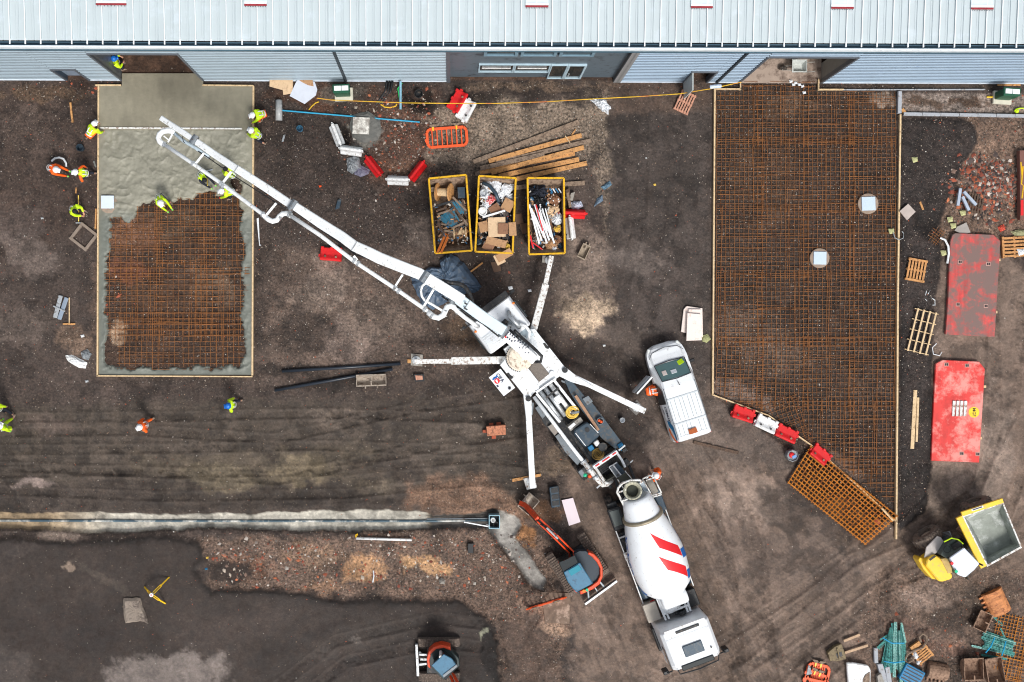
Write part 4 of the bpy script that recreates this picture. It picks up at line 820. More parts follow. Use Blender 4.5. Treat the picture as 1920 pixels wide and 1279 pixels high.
# ================================================================ helpers for traced machines
def prx(parent, name, pts, z1, z0, m, bevel=.01, label=None):
    """vertical prism from a photo outline measured at height z1"""
    mb = MB(); mb.prism(pxy(pts, z1), z0, z1); return mb.build(name, m, parent, bevel, world=True, label=label)
def tbx(parent, name, pts, r, m, n=8, closed=False, smooth=True):
    mb = MB(); mb.tube([P(*p) for p in pts], r, n, closed); return mb.build(name, m, parent, 0, world=True, smooth=smooth)
def brx(parent, name, a, b, w, h, m, bevel=.006, w2=None, h2=None):
    mb = MB(); mb.bar(P(*a), P(*b), w, h, w2=w2, h2=h2); return mb.build(name, m, parent, bevel, world=True)
def wheel(parent, x, y, r, w, side, rim='dirtywhite', name='wheel'):
    """wheel with its axle along local y"""
    mb = MB(); mb.lathe([(r * .55, -w / 2), (r * .9, -w / 2), (r, -w * .38), (r, w * .38), (r * .9, w / 2), (r * .55, w / 2), (r * .55, -w / 2)], (x, y, r), 22, (0, 1, 0)); o = mb.build(name, 'rubber', parent)
    mb = MB(); mb.lathe([(r * .56, -w * .3), (r * .5, w * .1 * side), (r * .2, w * .1 * side), (r * .18, w * .42 * side), (.01, w * .42 * side)], (x, y, r), 18, (0, 1, 0)); mb.build('rim', rim, o); return o
# ================================================================ CONCRETE PUMP TRUCK
pa = -math.atan2(.799, .602); po = P(925, 600, 0)
pump = root('concrete_pump_truck', 'white concrete pump truck with its long boom unfolded over the wet slab', 'pump truck', (po.x, po.y, 0), pa)
IP = ROOTM[pump.name].inverted()
def L_(px, py, z): return IP @ P(px, py, z)
# axles under the truck
for ax in (.9, 2.1, 6.6, 8.0):
    for s_ in (-1, 1): wheel(pump, ax, s_ * 1.02, .5, .3, s_)
mb = MB(); mb.box((4.6, .35, .95), (9.6, .14, .3)); mb.box((4.6, -.35, .95), (9.6, .14, .3))
for ax in (.9, 2.1, 6.6, 8.0): mb.cyl((ax, -1, .5), .08, 2, 10, (0, 1, 0))
mb.box((4.6, 0, .9), (9, .6, .12)); mb.build('chassis', 'dark', pump)
# cab
def cabloft(parent, name, st, m, bevel=.03):
    mb = MB(); mb.ring([[Vector((x, y, z)) for y, z in ring] for x, ring in st]); return mb.build(name, m, parent, bevel)
def csec(w, z0, z1, t): return [(-w, z0), (w, z0), (w, z1 - t), (w - t * .6, z1), (-w + t * .6, z1), (-w, z1 - t)]
cab = cabloft(pump, 'cab', [(-.72, csec(1.14, .6, 1.7, .1)), (-.68, csec(1.15, .5, 1.9, .1)), (-.45, csec(1.12, .5, 2.95, .22)), (1.05, csec(1.12, .6, 3.05, .2)), (1.12, csec(1.08, .7, 2.9, .2))], 'cleanwhite')
mb = MB(); mb.prism([(-.735, -1.0), (-.735, 1.0), (-.70, 1.0), (-.70, -1.0)], 1.75, 1.95); mb.add([(-.705, -1, 1.95), (-.705, 1, 1.95), (-.49, 1.0, 2.85), (-.49, -1, 2.85), (-.66, -1, 1.95), (-.66, 1, 1.95), (-.45, 1, 2.85), (-.45, -1, 2.85)], [(0, 1, 2, 3)[::-1], (4, 5, 6, 7), (0, 4, 5, 1)[::-1], (3, 2, 6, 7)[::-1], (0, 3, 7, 4)[::-1], (1, 5, 6, 2)[::-1]])
mb.build('windscreen', 'darkglass', cab)
mb = MB(); mb.box((-.62, 0, 2.98), (.3, 2.2, .05)); mb.build('sun_visor', 'black', cab, .01)
for s_ in (-1, 1):
    mb = MB(); mb.box((.3, s_ * 1.19, 2.62), (.9, .05, .5)); mb.build('side_window', 'darkglass', cab)
    mb = MB(); mb.box((-.55, s_ * 1.36, 2.3), (.14, .2, .5)); mb.box((-.5, s_ * 1.2, 2.5), (.06, .3, .05)); mb.build('mirror', 'black', cab, .02)
    mb = MB(); mb.sphere((-.1, s_ * 1.05, 3.0), .06); mb.build('marker_lamp', 'amber', cab)
    mb = MB(); mb.box((-.73, s_ * .85, 1.0), (.06, .34, .2)); mb.build('headlight', 'reflect', cab, .02)
mb = MB(); 
for i in range(7): mb.box((.35 + i * .1, -.62, 3.055), (.05, .8, .02))
mb.build('roof_ribs', 'white', cab)
mb = MB(); mb.cyl((.55, .3, 3.0), .16, .16, 12); mb.cyl((.1, .62, 3.0), .1, .14, 12); mb.tube([(.1, .62, 3.14), (.3, .55, 3.3), (.75, .6, 3.3), (.9, .62, 3.1)], .11, 8); mb.build('air_intake', 'alu', cab, smooth=True)
mb = MB(); mb.tube([(.25, .05, 3.2), (.9, .16, 3.25), (1.3, .2, 3.1)], .12, 8); mb.build('hose', 'black', cab, smooth=True)
# pedestal body and frames
prx(pump, 'pedestal_body', [(1003, 617), (1013, 630), (1062, 692), (1058, 700), (1040, 712), (1014, 726), (1000, 738), (991, 750), (984, 743), (938, 685), (952, 668), (945, 655), (965, 640), (985, 618)], 1.9, 1.05, 'white')
prx(pump, 'tread_plate', [(985, 687), (1009, 675), (1030, 701), (1007, 720)], 1.96, 1.905, mat('tread_plate', (120, 112, 104), .7, .2, .3, 20))
prx(pump, 'deck_box', [(972, 690), (985, 684), (1010, 716), (1002, 730), (998, 728)], 2.1, 1.905, 'white')
for q in ((1024, 648), (956, 704)):
    prx(pump, 'lifting_slot', [(q[0] - 6, q[1] - 4), (q[0] - 2, q[1] - 5), (q[0] + 2, q[1]), (q[0] + 7, q[1] + 3), (q[0] + 4, q[1] + 7), (q[0] - 1, q[1] + 5)], 1.93, 1.905, 'black', .004)
for q in ((1059, 694), (990.5, 747.5), (1035, 701), (1005, 727)):
    mb = MB(); p = P(q[0], q[1], 1.9); mb.cyl((p.x, p.y, 1.9), .13, .1, 14); mb.build('hinge_pin', 'dark' if q[0] in (1059, 990.5) else 'white', pump, world=True)
# sign plate with lettering
sg = prx(pump, 'sign_plate', [(916.5, 708), (938.5, 691.5), (966, 727), (944.5, 743)], 1.45, 1.40, 'cleanwhite', .006)
A0, A1 = P(936, 694.5, 1.45), P(964, 730, 1.45); dxn = (A1 - A0).normalized(); upn = Vector((0, 0, 1)).cross(dxn)
t_ = text_mb('CIFA', .22, A0 - upn * .25 + dxn * .06, dxn, upn, .004, .004, .008); t_.build('lettering', 'navymark', sg, world=True)
mb = MB(); c_ = A0 - upn * .13 + dxn * .92; mb.lathe([(.09, 1.452), (.09, 1.462), (.05, 1.462), (.05, 1.452)], (c_.x, c_.y, 0), 8); mb.build('badge', 'greymark', sg, world=True)
c_ = P(932, 714.5, 1.45); mb = MB(); mb.cyl((c_.x, c_.y, 1.451), .13, .008, 18); rb = mb.build('red_emblem', 'redmark', sg, world=True)
mb = MB(); mb.add([(c_.x + .0, c_.y + .08, 1.463), (c_.x + .05, c_.y - .1, 1.463), (c_.x - .03, c_.y - .05, 1.463), (c_.x - .08, c_.y + .04, 1.463)], [(0, 3, 2, 1)]); mb.build('white_flash', 'cleanwhite', rb, world=True)
for q in ((926, 710), (930.5, 707)):
    mb = MB(); p = P(q[0], q[1], 1.45); mb.bar((p.x - .05, p.y - .06, 1.455), (p.x + .05, p.y + .07, 1.455), .09, .008); mb.build('blue_emblem', 'bluemark', sg, world=True)
mb = MB(); p = P(933, 724, 1.45); mb.box((p.x, p.y, 1.455), (.09, .1, .008), .6); mb.build('small_symbol', 'navymark', sg, world=True)
# turntable
tp = P(975, 671, 2.2); mb = MB(); mb.lathe([(.60, 1.9), (.60, 2.12), (.52, 2.16), (.5, 2.3), (.46, 2.32), (.01, 2.34)], (tp.x, tp.y, 0), 32); tt = mb.build('turntable', mat('cream_turntable', (226, 214, 196), .6, 0, .1, 5, ((150, 130, 110), .4, 8)), pump, world=True)
mb = MB()
for q in range(40): a = q * math.pi / 20; mb.box((tp.x + .61 * math.cos(a), tp.y + .61 * math.sin(a), 2.0), (.07, .045, .12), a)
mb.build('gear_ring', 'dark', tt, world=True)
mb = MB(); p = P(989, 660, 2.8); mb.cyl((p.x, p.y, 1.9), .36, .75, 20); mb.build('slewing_drum', 'boomw', tt, world=True)
# boom sections (photo pixel, height)
def boomsec(name, pts, m='boomw', d=.34, bevel=.03):
    """box girder: pts = (px, py, z, width); its top is flat, sides vertical"""
    mb = MB(); rr = []
    for i, (x, y, z, w) in enumerate(pts):
        a = pts[max(0, i - 1)]; b = pts[min(len(pts) - 1, i + 1)]; dv = (P(*b[:3]) - P(*a[:3])).normalized(); s_ = dv.cross(Vector((0, 0, 1))).normalized(); p = P(x, y, z)
        dd = d if len(pts[0]) < 5 else d
        rr.append([p + s_ * w / 2, p - s_ * w / 2, p - s_ * w / 2 - Vector((0, 0, dd)), p + s_ * w / 2 - Vector((0, 0, dd))])
    mb.ring(rr); return mb.build(name, m, pump, bevel, world=True)
b1 = boomsec('boom_root_arm', [(1004, 676, 3.5, .42), (972, 650, 4.6, .44), (944, 624, 5.6, .42)], d=.5)
b2 = boomsec('boom_arm', [(946, 621, 6.1, .44), (905, 594, 7.1, .46), (866, 565, 7.9, .46), (836, 544, 8.2, .42)], mat('boom_blue_white', (206, 222, 230), .4, 0, .04, 2), d=.46)
b3 = boomsec('boom_arm', [(868, 563, 8.6, .42), (826, 537, 8.9, .44), (796, 519, 9.0, .44), (786, 513, 9.0, .44), (750, 499, 8.9, .44), (712, 484, 8.7, .45), (690, 473, 8.6, .44), (664, 461, 8.4, .42), (640, 443, 8.2, .41), (600, 418, 7.9, .40), (552, 386, 7.6, .34)], d=.42)
b4 = boomsec('boom_arm', [(556, 388, 7.5, .30), (540, 380, 7.4, .33), (500, 353, 7.1, .33), (446, 318, 6.7, .32), (444, 317, 6.7, .30), (400, 288, 6.2, .29), (362, 261, 5.8, .27)], d=.34)
b5 = boomsec('boom_tip_arm', [(366, 264, 5.9, .22), (340, 246, 5.6, .24), (318, 232, 5.3, .23), (300, 220, 5.1, .22)], d=.24)
# fin, joint plates, lines across the girders
prx(b3, 'fin', [(611, 419), (617, 419), (636, 431), (642, 438), (637, 440), (612, 424)], 8.15, 7.95, 'boomw') if False else None
mb = MB(); mb.prism(pxy([(612, 420), (618, 419), (634, 429), (642, 437), (637, 440), (614, 426)], 8.0), 7.72, 7.98); mb.build('side_bracket', 'boomw', pump, .01, world=True)
def joint(par, x, y, z, w, ang, m='steelgrey', r=.14):
    a = R(ang); dx, dy = math.cos(a) * w / 2, math.sin(a) * w / 2; c_ = P(x, y, z); mb = MB(); mb.cyl((c_.x - dx, c_.y - dy, z), r, w, 14, (dx, dy, 0)); return mb.build('joint_pin', m, pump, world=True)
for q in ((548, 386, 7.5, .52, 57), (364, 262, 5.8, .4, 57), (852, 557, 8.3, .56, 57), (945, 622, 5.9, .56, 55), (796, 519, 8.95, .46, 57)): joint(pump, *q)
for x, y, z, w, dd in ((798, 520.5, 9.01, .45, 1), (664.5, 461.5, 8.42, .43, 1), (545, 383, 7.52, .36, 1), (443.5, 316.5, 6.73, .34, 1), (430, 308, 6.5, .34, 1), (876, 572, 7.75, .46, 1)):
    c_ = P(x, y, z); mb = MB(); mb.box((c_.x, c_.y, z), (.03, w, .03), R(-33)); mb.build('weld_plate', 'alu', pump, world=True)
# letter marks on the root arm: broken stencilled blocks as in the photo
mb = MB(); rr_ = random.Random(3); a_ = P(950, 626, 5.45); b_ = P(990, 661, 4.1); dv = (b_ - a_); sv = dv.cross(Vector((0, 0, 1))).normalized(); nv = sv.cross(dv).normalized()
for i in range(12):
    for j in (-1, 0, 1):
        if rr_.random() < .62:
            p = a_ + dv * (i / 11) + sv * j * .09; mb.box(p + nv * .03, (.05 if i < 7 else .03, .08, .012), math.atan2(dv.y, dv.x), 0.62)
mb.build('stencil_marks', 'navymark', b1, world=True)
mb = MB(); p = P(948, 632, 5.52); mb.box((p.x, p.y, 5.56), (.08, .08, .01), .7); mb.build('red_triangle_mark', 'redmark', b1, world=True)
for x0, y0, x1, y1, z in ((871, 568, 876, 571, 8.0), (870, 577, 876, 581, 7.9)): mb = MB(); mb.bar(P(x0, y0, z), P(x1, y1, z - .06), .06, .05); mb.build('slot_mark', 'black', b2, world=True)
# delivery pipe
PR = .085
tbx(pump, 'delivery_pipe', [(326, 250, 5.1), (322, 246, 5.1), (315, 245, 5.1), (306, 246, 5.05), (299, 252, 5.0), (297, 259, 5.0), (300, 266, 5.0), (307, 271, 5.1)], .12, 'boomw', 10)
tbx(pump, 'delivery_pipe', [(305, 269, 5.1), (362, 307, 5.7), (418, 346, 6.3), (490, 400, 7.0), (498, 407, 7.1)], PR, 'boomw', 10)
tbx(pump, 'pipe_bend', [(494, 404, 7.0), (504, 412, 7.1), (511, 415, 7.1), (519, 413, 7.1), (524, 406, 7.1), (530, 401, 7.15), (538, 400, 7.2), (546, 405, 7.3)], .11, 'boomw', 10)
tbx(pump, 'delivery_pipe', [(544, 404, 7.3), (600, 441, 7.7), (664, 490, 8.0), (741, 541, 8.2), (797, 580, 8.3), (806, 587, 8.3)], PR, 'boomw', 10)
tbx(pump, 'pipe_bend', [(802, 585, 8.3), (813, 594, 8.3), (822, 596, 8.3), (831, 591, 8.3), (835, 582, 8.3), (838, 576, 8.3), (845, 573, 8.3), (852, 577, 8.2)], .12, 'boomw', 10)
tbx(pump, 'delivery_pipe', [(850, 576, 8.2), (858, 584, 7.8), (870, 594, 7.2), (888, 607, 6.4), (896, 612, 5.6)], PR * 1.1, 'boomw', 10)
tbx(pump, 'guard_loop', [(798, 531, 8.5), (792, 536, 8.4), (789, 545, 8.3), (791, 556, 8.3), (796, 563, 8.3), (812, 572, 8.3), (830, 583, 8.3)], .05, 'boomw')
tbx(pump, 'inner_pipe', [(327, 250, 5.0), (345, 265, 5.2), (366, 277, 5.5), (392, 295, 5.8)], .075, mat('pale_blue_pipe', (190, 206, 216), .4))
for a, b, w in (((755, 515, 8.5), (741, 537, 8.2), .08), ((518, 381, 7.2), (500, 403, 7.05), .09), ((434, 322, 6.4), (417, 344, 6.25), .1), ((383, 287, 5.8), (367, 307, 5.7), .09), ((326, 247, 5.0), (315, 267, 5.0), .07), ((813, 543, 8.5), (795, 574, 8.3), .09), ((663, 480, 8.0), (670, 488, 8.0), .1), ((307, 255, 5.0), (318, 264, 5.0), .05)):
    brx(pump, 'pipe_bracket', a, b, w, w, 'boomw')
for x, y, z in ((362, 307, 5.7), (415, 345, 6.3), (419, 349, 6.3), (493, 402, 7.0), (526, 408, 7.1), (543, 403, 7.3), (741, 540, 8.2), (748, 546, 8.2), (672, 494, 8.0), (665, 489, 8.0), (797, 580, 8.3), (810, 592, 8.3), (858, 584, 7.8), (308, 271, 5.1), (836, 583, 8.3)):
    a = P(x, y, z); dv = Vector((.82, -.57, .02)); mb = MB(); mb.cyl(a - dv * .05, .125, .1, 12, dv); mb.build('pipe_coupling', 'alu', pump, world=True)
# hydraulic lines and hoses
tbx(pump, 'hydraulic_line', [(372, 284, 5.7), (392, 297, 5.9), (445, 334, 6.4), (524, 384, 7.0), (545, 397, 7.1)], .022, 'black', 5)
tbx(pump, 'hydraulic_line', [(560, 402, 7.3), (600, 429, 7.5), (650, 466, 7.8), (668, 478, 7.9), (700, 488, 8.2)], .03, 'black', 5)
tbx(pump, 'hydraulic_line', [(712, 474, 8.5), (735, 484, 8.6), (780, 500, 8.7), (800, 512, 8.7), (822, 527, 8.6)], .03, 'dark', 5)
tbx(pump, 'hydraulic_line', [(828, 555, 8.0), (850, 570, 7.8), (880, 592, 7.2), (905, 607, 6.6), (935, 631, 5.6)], .035, 'dark', 5)
tbx(pump, 'cable_loop', [(345, 250, 5.5), (342, 258, 5.4), (344, 266, 5.3), (352, 271, 5.3), (362, 270, 5.4), (364, 262, 5.6)], .018, 'black', 5)
tbx(pump, 'hydraulic_hose', [(828, 527, 8.6), (842, 530, 8.5), (860, 532, 8.3), (872, 538, 8.0), (880, 550, 7.4), (884, 562, 6.6), (886, 572, 6.0)], .09, 'dark', 8)
tbx(pump, 'hydraulic_hose', [(965, 620, 4.4), (978, 633, 4.0), (992, 645, 3.4), (1004, 656, 3.0), (1016, 668, 2.8), (1014, 678, 2.7), (1003, 679, 2.9), (996, 674, 3.2)], .07, 'black', 8)
tbx(pump, 'white_pipe_bend', [(975, 607, 3.2), (986, 612, 3.2), (993, 622, 3.0), (992, 634, 2.8), (986, 641, 2.6)], .07, 'cleanwhite', 8)
mb = MB()
for i in range(6): p = P(966 + i * 4.6, 629 + i * 4.6, 3.4); mb.box((p.x, p.y, 3.3), (.1, .28, .2), R(-45) + (i % 2) * .1)
mb.build('valve_block', 'steelgrey', pump, .01, world=True)
for q, m_ in (((946, 605), 'dark'), ((1001, 668), 'whitepl')): p = P(q[0], q[1], 3.2); mb = MB(); mb.box((p.x, p.y, 3.1), (.3, .22, .3), .8); mb.build('valve_box', m_, pump, .02, world=True)
prx(pump, 'hydraulic_tank', [(962, 592), (990, 612), (1002, 628), (990, 636), (968, 618), (955, 600)], 2.5, 1.0, mat('pale_blue_tank', (196, 210, 216), .5, 0, .08, 3, ((110, 110, 108), .35, 7)))
# outriggers
def outrig(segs, pad, padz=.06, padm='concrete', sz=.55, rot=0):
    o = None
    for (a, b, w, h, m) in segs:
        mb = MB(); mb.bar(P(*a), P(*b), w, h); q = mb.build('outrigger' if o is None else 'extension', m, pump if o is None else o, .012, world=True)
        if o is None: o = q
    p = P(*pad, .5); mb = MB(); mb.cyl((p.x, p.y, .14), .07, .8, 12); mb.cyl((p.x, p.y, .1), .2, .06, 16); mb.build('foot', 'alu', o, world=True); return p
outrig([((996, 634, 1.35), (1023, 533, 1.35), .31, .3, 'dirtywhite'), ((1020, 545, 1.35), (1034, 480, 1.35), .21, .22, 'dirtywhite')], (1031, 487))
outrig([((965, 675, 1.35), (846, 676.5, 1.35), .34, .3, 'dirtywhite'), ((860, 677, 1.35), (777, 678, 1.35), .21, .22, 'dirtywhite')], (780, 676))
outrig([((1052, 696, 1.35), (1209, 771, 1.35), .26, .28, 'white')], (1196, 765)); outrig([((989, 742, 1.35), (998.5, 915, 1.35), .27, .28, 'white')], (996, 905))
mb = MB(); mb.prism(pxy([(1048, 690), (1060, 688), (1080, 704), (1110, 722), (1106, 727), (1070, 716), (1050, 706)], 1.55), 1.25, 1.55); mb.build('outrigger_root', 'white', pump, .02, world=True)
mb = MB(); mb.prism(pxy([(981, 738), (991, 738), (997, 752), (997, 790), (987, 790)], 1.55), 1.25, 1.55); mb.build('outrigger_root', 'white', pump, .02, world=True)
brx(pump, 'outrigger_ram', (999, 755, 1.3), (997, 778, 1.3), .09, .09, 'steelgrey'); brx(pump, 'outrigger_ram', (1052, 714, 1.3), (1076, 724, 1.3), .09, .09, 'steelgrey')
# rear deck and machinery
prx(pump, 'side_deck', [(1058, 712), (1070, 712), (1098, 745), (1108, 752), (1168, 832), (1154, 842), (1128, 822), (1100, 782), (1078, 752), (1068, 735)], 1.5, 1.25, 'deck')
prx(pump, 'deck_locker', [(1092, 748), (1103, 742), (1112, 753), (1101, 760)], 1.62, 1.505, 'steelgrey')
prx(pump, 'underrun_frame', [(1003, 742), (1012, 735), (1022, 742), (1098, 860), (1092, 874), (1080, 865), (1020, 795), (1004, 765)], 1.15, .9, 'dark')
prx(pump, 'step_box', [(1027, 800), (1035, 795), (1048, 808), (1040, 817)], 1.3, .7, mat('tan_grey_box', (150, 142, 134), .7)); prx(pump, 'step_box', [(1003, 765), (1011, 760), (1024, 778), (1017, 786)], 1.3, .7, 'steelgrey')
prx(pump, 'walkway', [(1041, 818), (1048, 813), (1090, 864), (1083, 873), (1060, 848)], 1.25, 1.15, 'steelgrey')
# the two long delivery cylinders and the sub frame
for i, (a, b) in enumerate((((1019, 724), (1060, 780)), ((1029, 717), (1072, 775)), ((1011, 731), (1052, 788)))):
    tbx(pump, 'pumping_cylinder', [(*a, 1.8), (*b, 1.75)], .10, 'alu' if i != 1 else 'whitepl', 12)
brx(pump, 'frame_rail', (1006, 738, 1.95), (1050, 792, 1.9), .12, .12, 'white'); brx(pump, 'frame_rail', (1038, 712, 1.95), (1082, 768, 1.9), .12, .12, 'white')
brx(pump, 'cross_member', (1024, 746, 2.1), (1048, 727, 2.1), .09, .08, 'dark'); brx(pump, 'cross_member', (1005, 736, 2.0), (1042, 710, 2.0), .1, .1, 'white')
prx(pump, 'control_panel', [(1038, 747), (1048, 740), (1056, 752), (1046, 759)], 2.0, 1.6, 'whitepl')
prx(pump, 'water_box', [(1064, 800), (1088, 782), (1094, 790), (1070, 809)], 1.9, 1.3, 'concrete'); prx(pump, 'lid_panel', [(1065, 801), (1076, 792), (1080, 796), (1069, 806)], 1.98, 1.905, 'whitepl')
mb = MB(); mb.prism(pxy([(1076, 810), (1078, 806), (1099, 792), (1104, 793), (1124, 813), (1124, 818), (1101, 838), (1096, 838), (1077, 815)], 2.15), 1.3, 2.15); tk = mb.build('black_tank', 'navy', pump, .05, world=True)
for a, b in (((1079, 812), (1098, 836)), ((1106, 795), (1122, 812))): brx(tk, 'tank_strap', (*a, 2.17), (*b, 2.17), .035, .03, 'whitepl')
mb = MB(); p = P(1101, 806, 2.15); mb.cyl((p.x, p.y, 2.15), .11, .03, 16); mb.build('filler_cap', 'black', tk, world=True)
def coil(name, label, x, y, z, r0, r1, m, n=6):
    mb = MB(); c_ = P(x, y, z)
    for i in range(n):
        rr = r0 + (r1 - r0) * i / (n - 1); mb.tube([(rr * math.cos(t) + .02 * math.sin(i * 9 + t), rr * math.sin(t) + .02 * math.cos(i * 5 + t), .03 * (i % 2)) for t in [2 * math.pi * k / 20 for k in range(20)]], .026, 5, True)
    mb.M = None; o = single(name, label, 'hose', mb, m); o.location = (c_.x, c_.y, z); return o
coil('hose_coil', 'yellow hose coil lying on the pump truck behind the white control box', 1073, 773, 1.92, .13, .27, 'straw')
coil('hose_coil', 'dull brown hose coil between the black tank and the striped tailboard', 1121, 851, 1.5, .06, .25, mat('brown_hose', (150, 120, 60), .7))
prx(pump, 'grey_cylinder', [(1071, 772), (1086, 770), (1087, 775), (1072, 777)], 2.05, 1.95, 'steelgrey', .02)
p0 = P(1079, 742, 1.75); p1 = P(1122, 807, 1.75); mb = MB(); mb.bar(p0, p1, .13, .06); single('plank', 'brown timber plank lying along the pump truck side deck', 'plank', mb, 'greywood' if False else mat('tan_plank', (176, 138, 110), .8, 0, .15, 5, stripes=((20, 20, 20), .2)), None, .004)
c_ = P(1124, 789, 1.5); mb = MB(); mb.lathe([(.12, 0), (.16, .22), (.14, .22), (.11, .02), (.01, .02)], (c_.x, c_.y, 1.51), 16); single('bucket', 'small grey bucket with orange balls on the pump side deck', 'bucket', mb, 'steelgrey')
for dx, dy in ((-.05, .03), (.05, -.03)): mb = MB(); mb.sphere((c_.x + dx, c_.y + dy, 1.7), .07); single('cleaning_ball', 'orange sponge ball in the bucket on the pump deck', 'ball', mb, 'orangepl', 'orange sponge balls in the deck bucket', smooth=True)
for x, y, m_ in ((1119, 831, 'whitepl'), (1108, 840, 'bluepl')): p = P(x, y, 1.7); mb = MB(); mb.box((p.x, p.y, 1.62), (.24, .24, .26), .62); mb.build('canister', m_, pump, .03, world=True)
mb = MB(); p = P(1130, 838, 1.7); mb.cyl((p.x, p.y, 1.3), .2, .5, 16); mb.build('grease_drum', 'dark', pump, world=True)
tb = MB(); tb.bar(P(1112, 876, 2.05), P(1157, 846, 2.05), .16, .35); tbo = tb.build('tailboard', 'cleanwhite', pump, .01, world=True)
for a, b in (((1116.5, 874.5), (1124, 869.5)), ((1129, 866), (1143, 856.7)), ((1148.5, 853), (1155, 848.5))): brx(tbo, 'red_stripe', (*a, 2.245), (*b, 2.245), .06, .01, 'redmark', 0)
# long suction / delivery pipe along the left flank
tbx(pump, 'main_pipe', [(1001, 744, 2.1), (1040, 796, 2.1), (1075, 842, 2.1), (1094, 866, 2.05)], .085, 'boomw', 10)
tbx(pump, 'main_pipe', [(1094, 866, 2.05), (1112, 888, 2.0), (1123, 902, 1.9), (1130, 909, 1.8), (1138, 908, 1.6), (1146, 901, 1.3)], .12, 'dirtywhite', 10)
for q in ((1094, 866), (1106, 881), (1117, 895)): p = P(*q, 2.03); mb = MB(); mb.cyl(p + Vector((-.03, .04, 0)), .16, .1, 12, (.6, -.8, 0)); mb.build('pipe_coupling', 'alu', pump, world=True)
brx(pump, 'pipe_end', (1119, 915, 1.6), (1127, 908, 1.7), .07, .07, 'alu')
# hopper
hp_ = [(1119, 876), (1156, 850), (1172, 874), (1166, 886), (1150, 896), (1136, 904), (1124, 892)]
mb = MB(); a = pxy(hp_, 1.7); b = [(x * .86 + pxy([(1145, 880)], 1.7)[0][0] * .14, y * .86 + pxy([(1145, 880)], 1.7)[0][1] * .14) for x, y in a]
n = len(a); vs = [(x, y, 1.7) for x, y in a] + [(x, y, 1.7) for x, y in b] + [(x * .6 + b[0][0] * .0 + pxy([(1145, 880)], 1.2)[0][0] * .4, y * .6 + pxy([(1145, 880)], 1.2)[0][1] * .4, .9) for x, y in a]
mb.add(vs, [(i, (i + 1) % n, n + (i + 1) % n, n + i) for i in range(n)] + [(n + i, n + (i + 1) % n, 2 * n + (i + 1) % n, 2 * n + i) for i in range(n)] + [(i, 2 * n + i, 2 * n + (i + 1) % n, (i + 1) % n) for i in range(n)] + [tuple(range(2 * n, 3 * n))])
mb.build('hopper', mat('hopper_steel', (92, 92, 84), .7, .1, .2, 5, ((140, 136, 122), .4, 6)), pump, world=True)
mb = MB(); mb.tube([P(1117, 878, 1.78), P(1127, 893, 1.78), P(1133, 904, 1.76), P(1142, 907, 1.74)], .07, 8); mb.build('hopper_rim', 'dirtywhite', pump, world=True); mb = MB(); mb.tube([P(1158, 851, 1.78), P(1166, 863, 1.78), P(1172, 876, 1.76)], .06, 8); mb.build('hopper_rim', 'cleanwhite', pump, world=True)
mb = MB()
for i in range(13): t = i / 12; mb.bar(P(1122 + 33 * t, 880 - 24 * t, 1.74), P(1128 + 33 * t, 889 - 24 * t, 1.74), .025, .03)
for j in range(4): mb.bar(P(1122 + j * 2, 880 + j * 3, 1.75), P(1155 + j * 2, 856 + j * 3, 1.75), .025, .03)
mb.build('hopper_grate', 'black', pump, world=True)
prx(pump, 'hopper_chute', [(1142, 876), (1157, 867), (1174, 887), (1159, 900)], 1.95, 1.8, 'navy', .01); brx(pump, 'chute_edge', (1149.5, 872, 2.0), (1166, 893, 1.98), .06, .08, 'whitepl'); brx(pump, 'chute_edge', (1142, 876, 2.0), (1159, 899, 1.98), .05, .07, 'alu'); brx(pump, 'chute_edge', (1142, 876, 2.0), (1157, 867, 1.98), .05, .07, 'alu')
prx(pump, 'chute_liner', [(1144, 878), (1149, 874), (1164, 893), (1159, 897)], 2.0, 1.955, 'steelgrey', 0)
for q, m_ in (((1170, 842), 'dark'), ((1166, 838), 'bluepl'), ((1092, 888), 'steelgrey'), ((1098, 883), 'dark'), ((1176, 868), 'dark')): p = P(*q, 1.7); mb = MB(); mb.box((p.x, p.y, 1.4), (.24, .34, .4), .6); mb.build('valve_box', m_, pump, .02, world=True)
for q, m_ in (((1097, 891), 'greenb'), ((1106, 893), 'orangepl')): p = P(*q, 1.6); mb = MB(); mb.sphere((p.x, p.y, 1.55), .1); mb.build('stop_button', m_, pump, world=True)
brx(pump, 'lever', (1177, 871, 1.5), (1187, 863, 1.5), .06, .05, 'alu'); brx(pump, 'light_bar', (1160, 845, 1.8), (1172, 835, 1.8), .08, .06, 'alu')
# pads and timbers under the outriggers
def flat(name, label, cat, pts, z0, z1, m, group=None, bevel=.006):
    mb = MB(); mb.prism(pxy(pts, z1), z0, z1); return single(name, label, cat, mb, m, group, bevel)
gp = 'spreader pads under the outrigger feet'
flat('spreader_pad', 'square grey spreader pad under the left outrigger foot', 'pad', [(771, 663), (793, 665), (792, 687), (770, 685)], 0, .09, 'concrete', gp)
flat('spreader_pad', 'grey spreader pad under the outrigger foot below the third skip', 'pad', [(1017, 479), (1036, 480), (1035, 493), (1016, 492)], 0, .09, 'concrete', gp)
flat('spreader_pad', 'dull transparent looking pad under the outrigger near the van door', 'pad', [(1179, 765), (1194, 749), (1208, 765), (1193, 779)], 0, .07, mat('dull_pad', (112, 108, 104), .6), gp)
flat('spreader_pad', 'pale dirty pad under the bottom outrigger foot', 'pad', [(981, 898), (1002, 893), (1007, 914), (988, 919)], .06, .14, 'dirtywhite', gp)
flat('timber_block', 'orange timber under the pad of the bottom outrigger', 'timber', [(960, 898), (1014, 888), (1015, 893), (961, 904)], 0, .06, 'wood'); flat('timber_block', 'small wooden block left of the left outrigger pad', 'timber', [(764, 674), (771, 674), (771, 681), (764, 681)], 0, .08, 'wood')
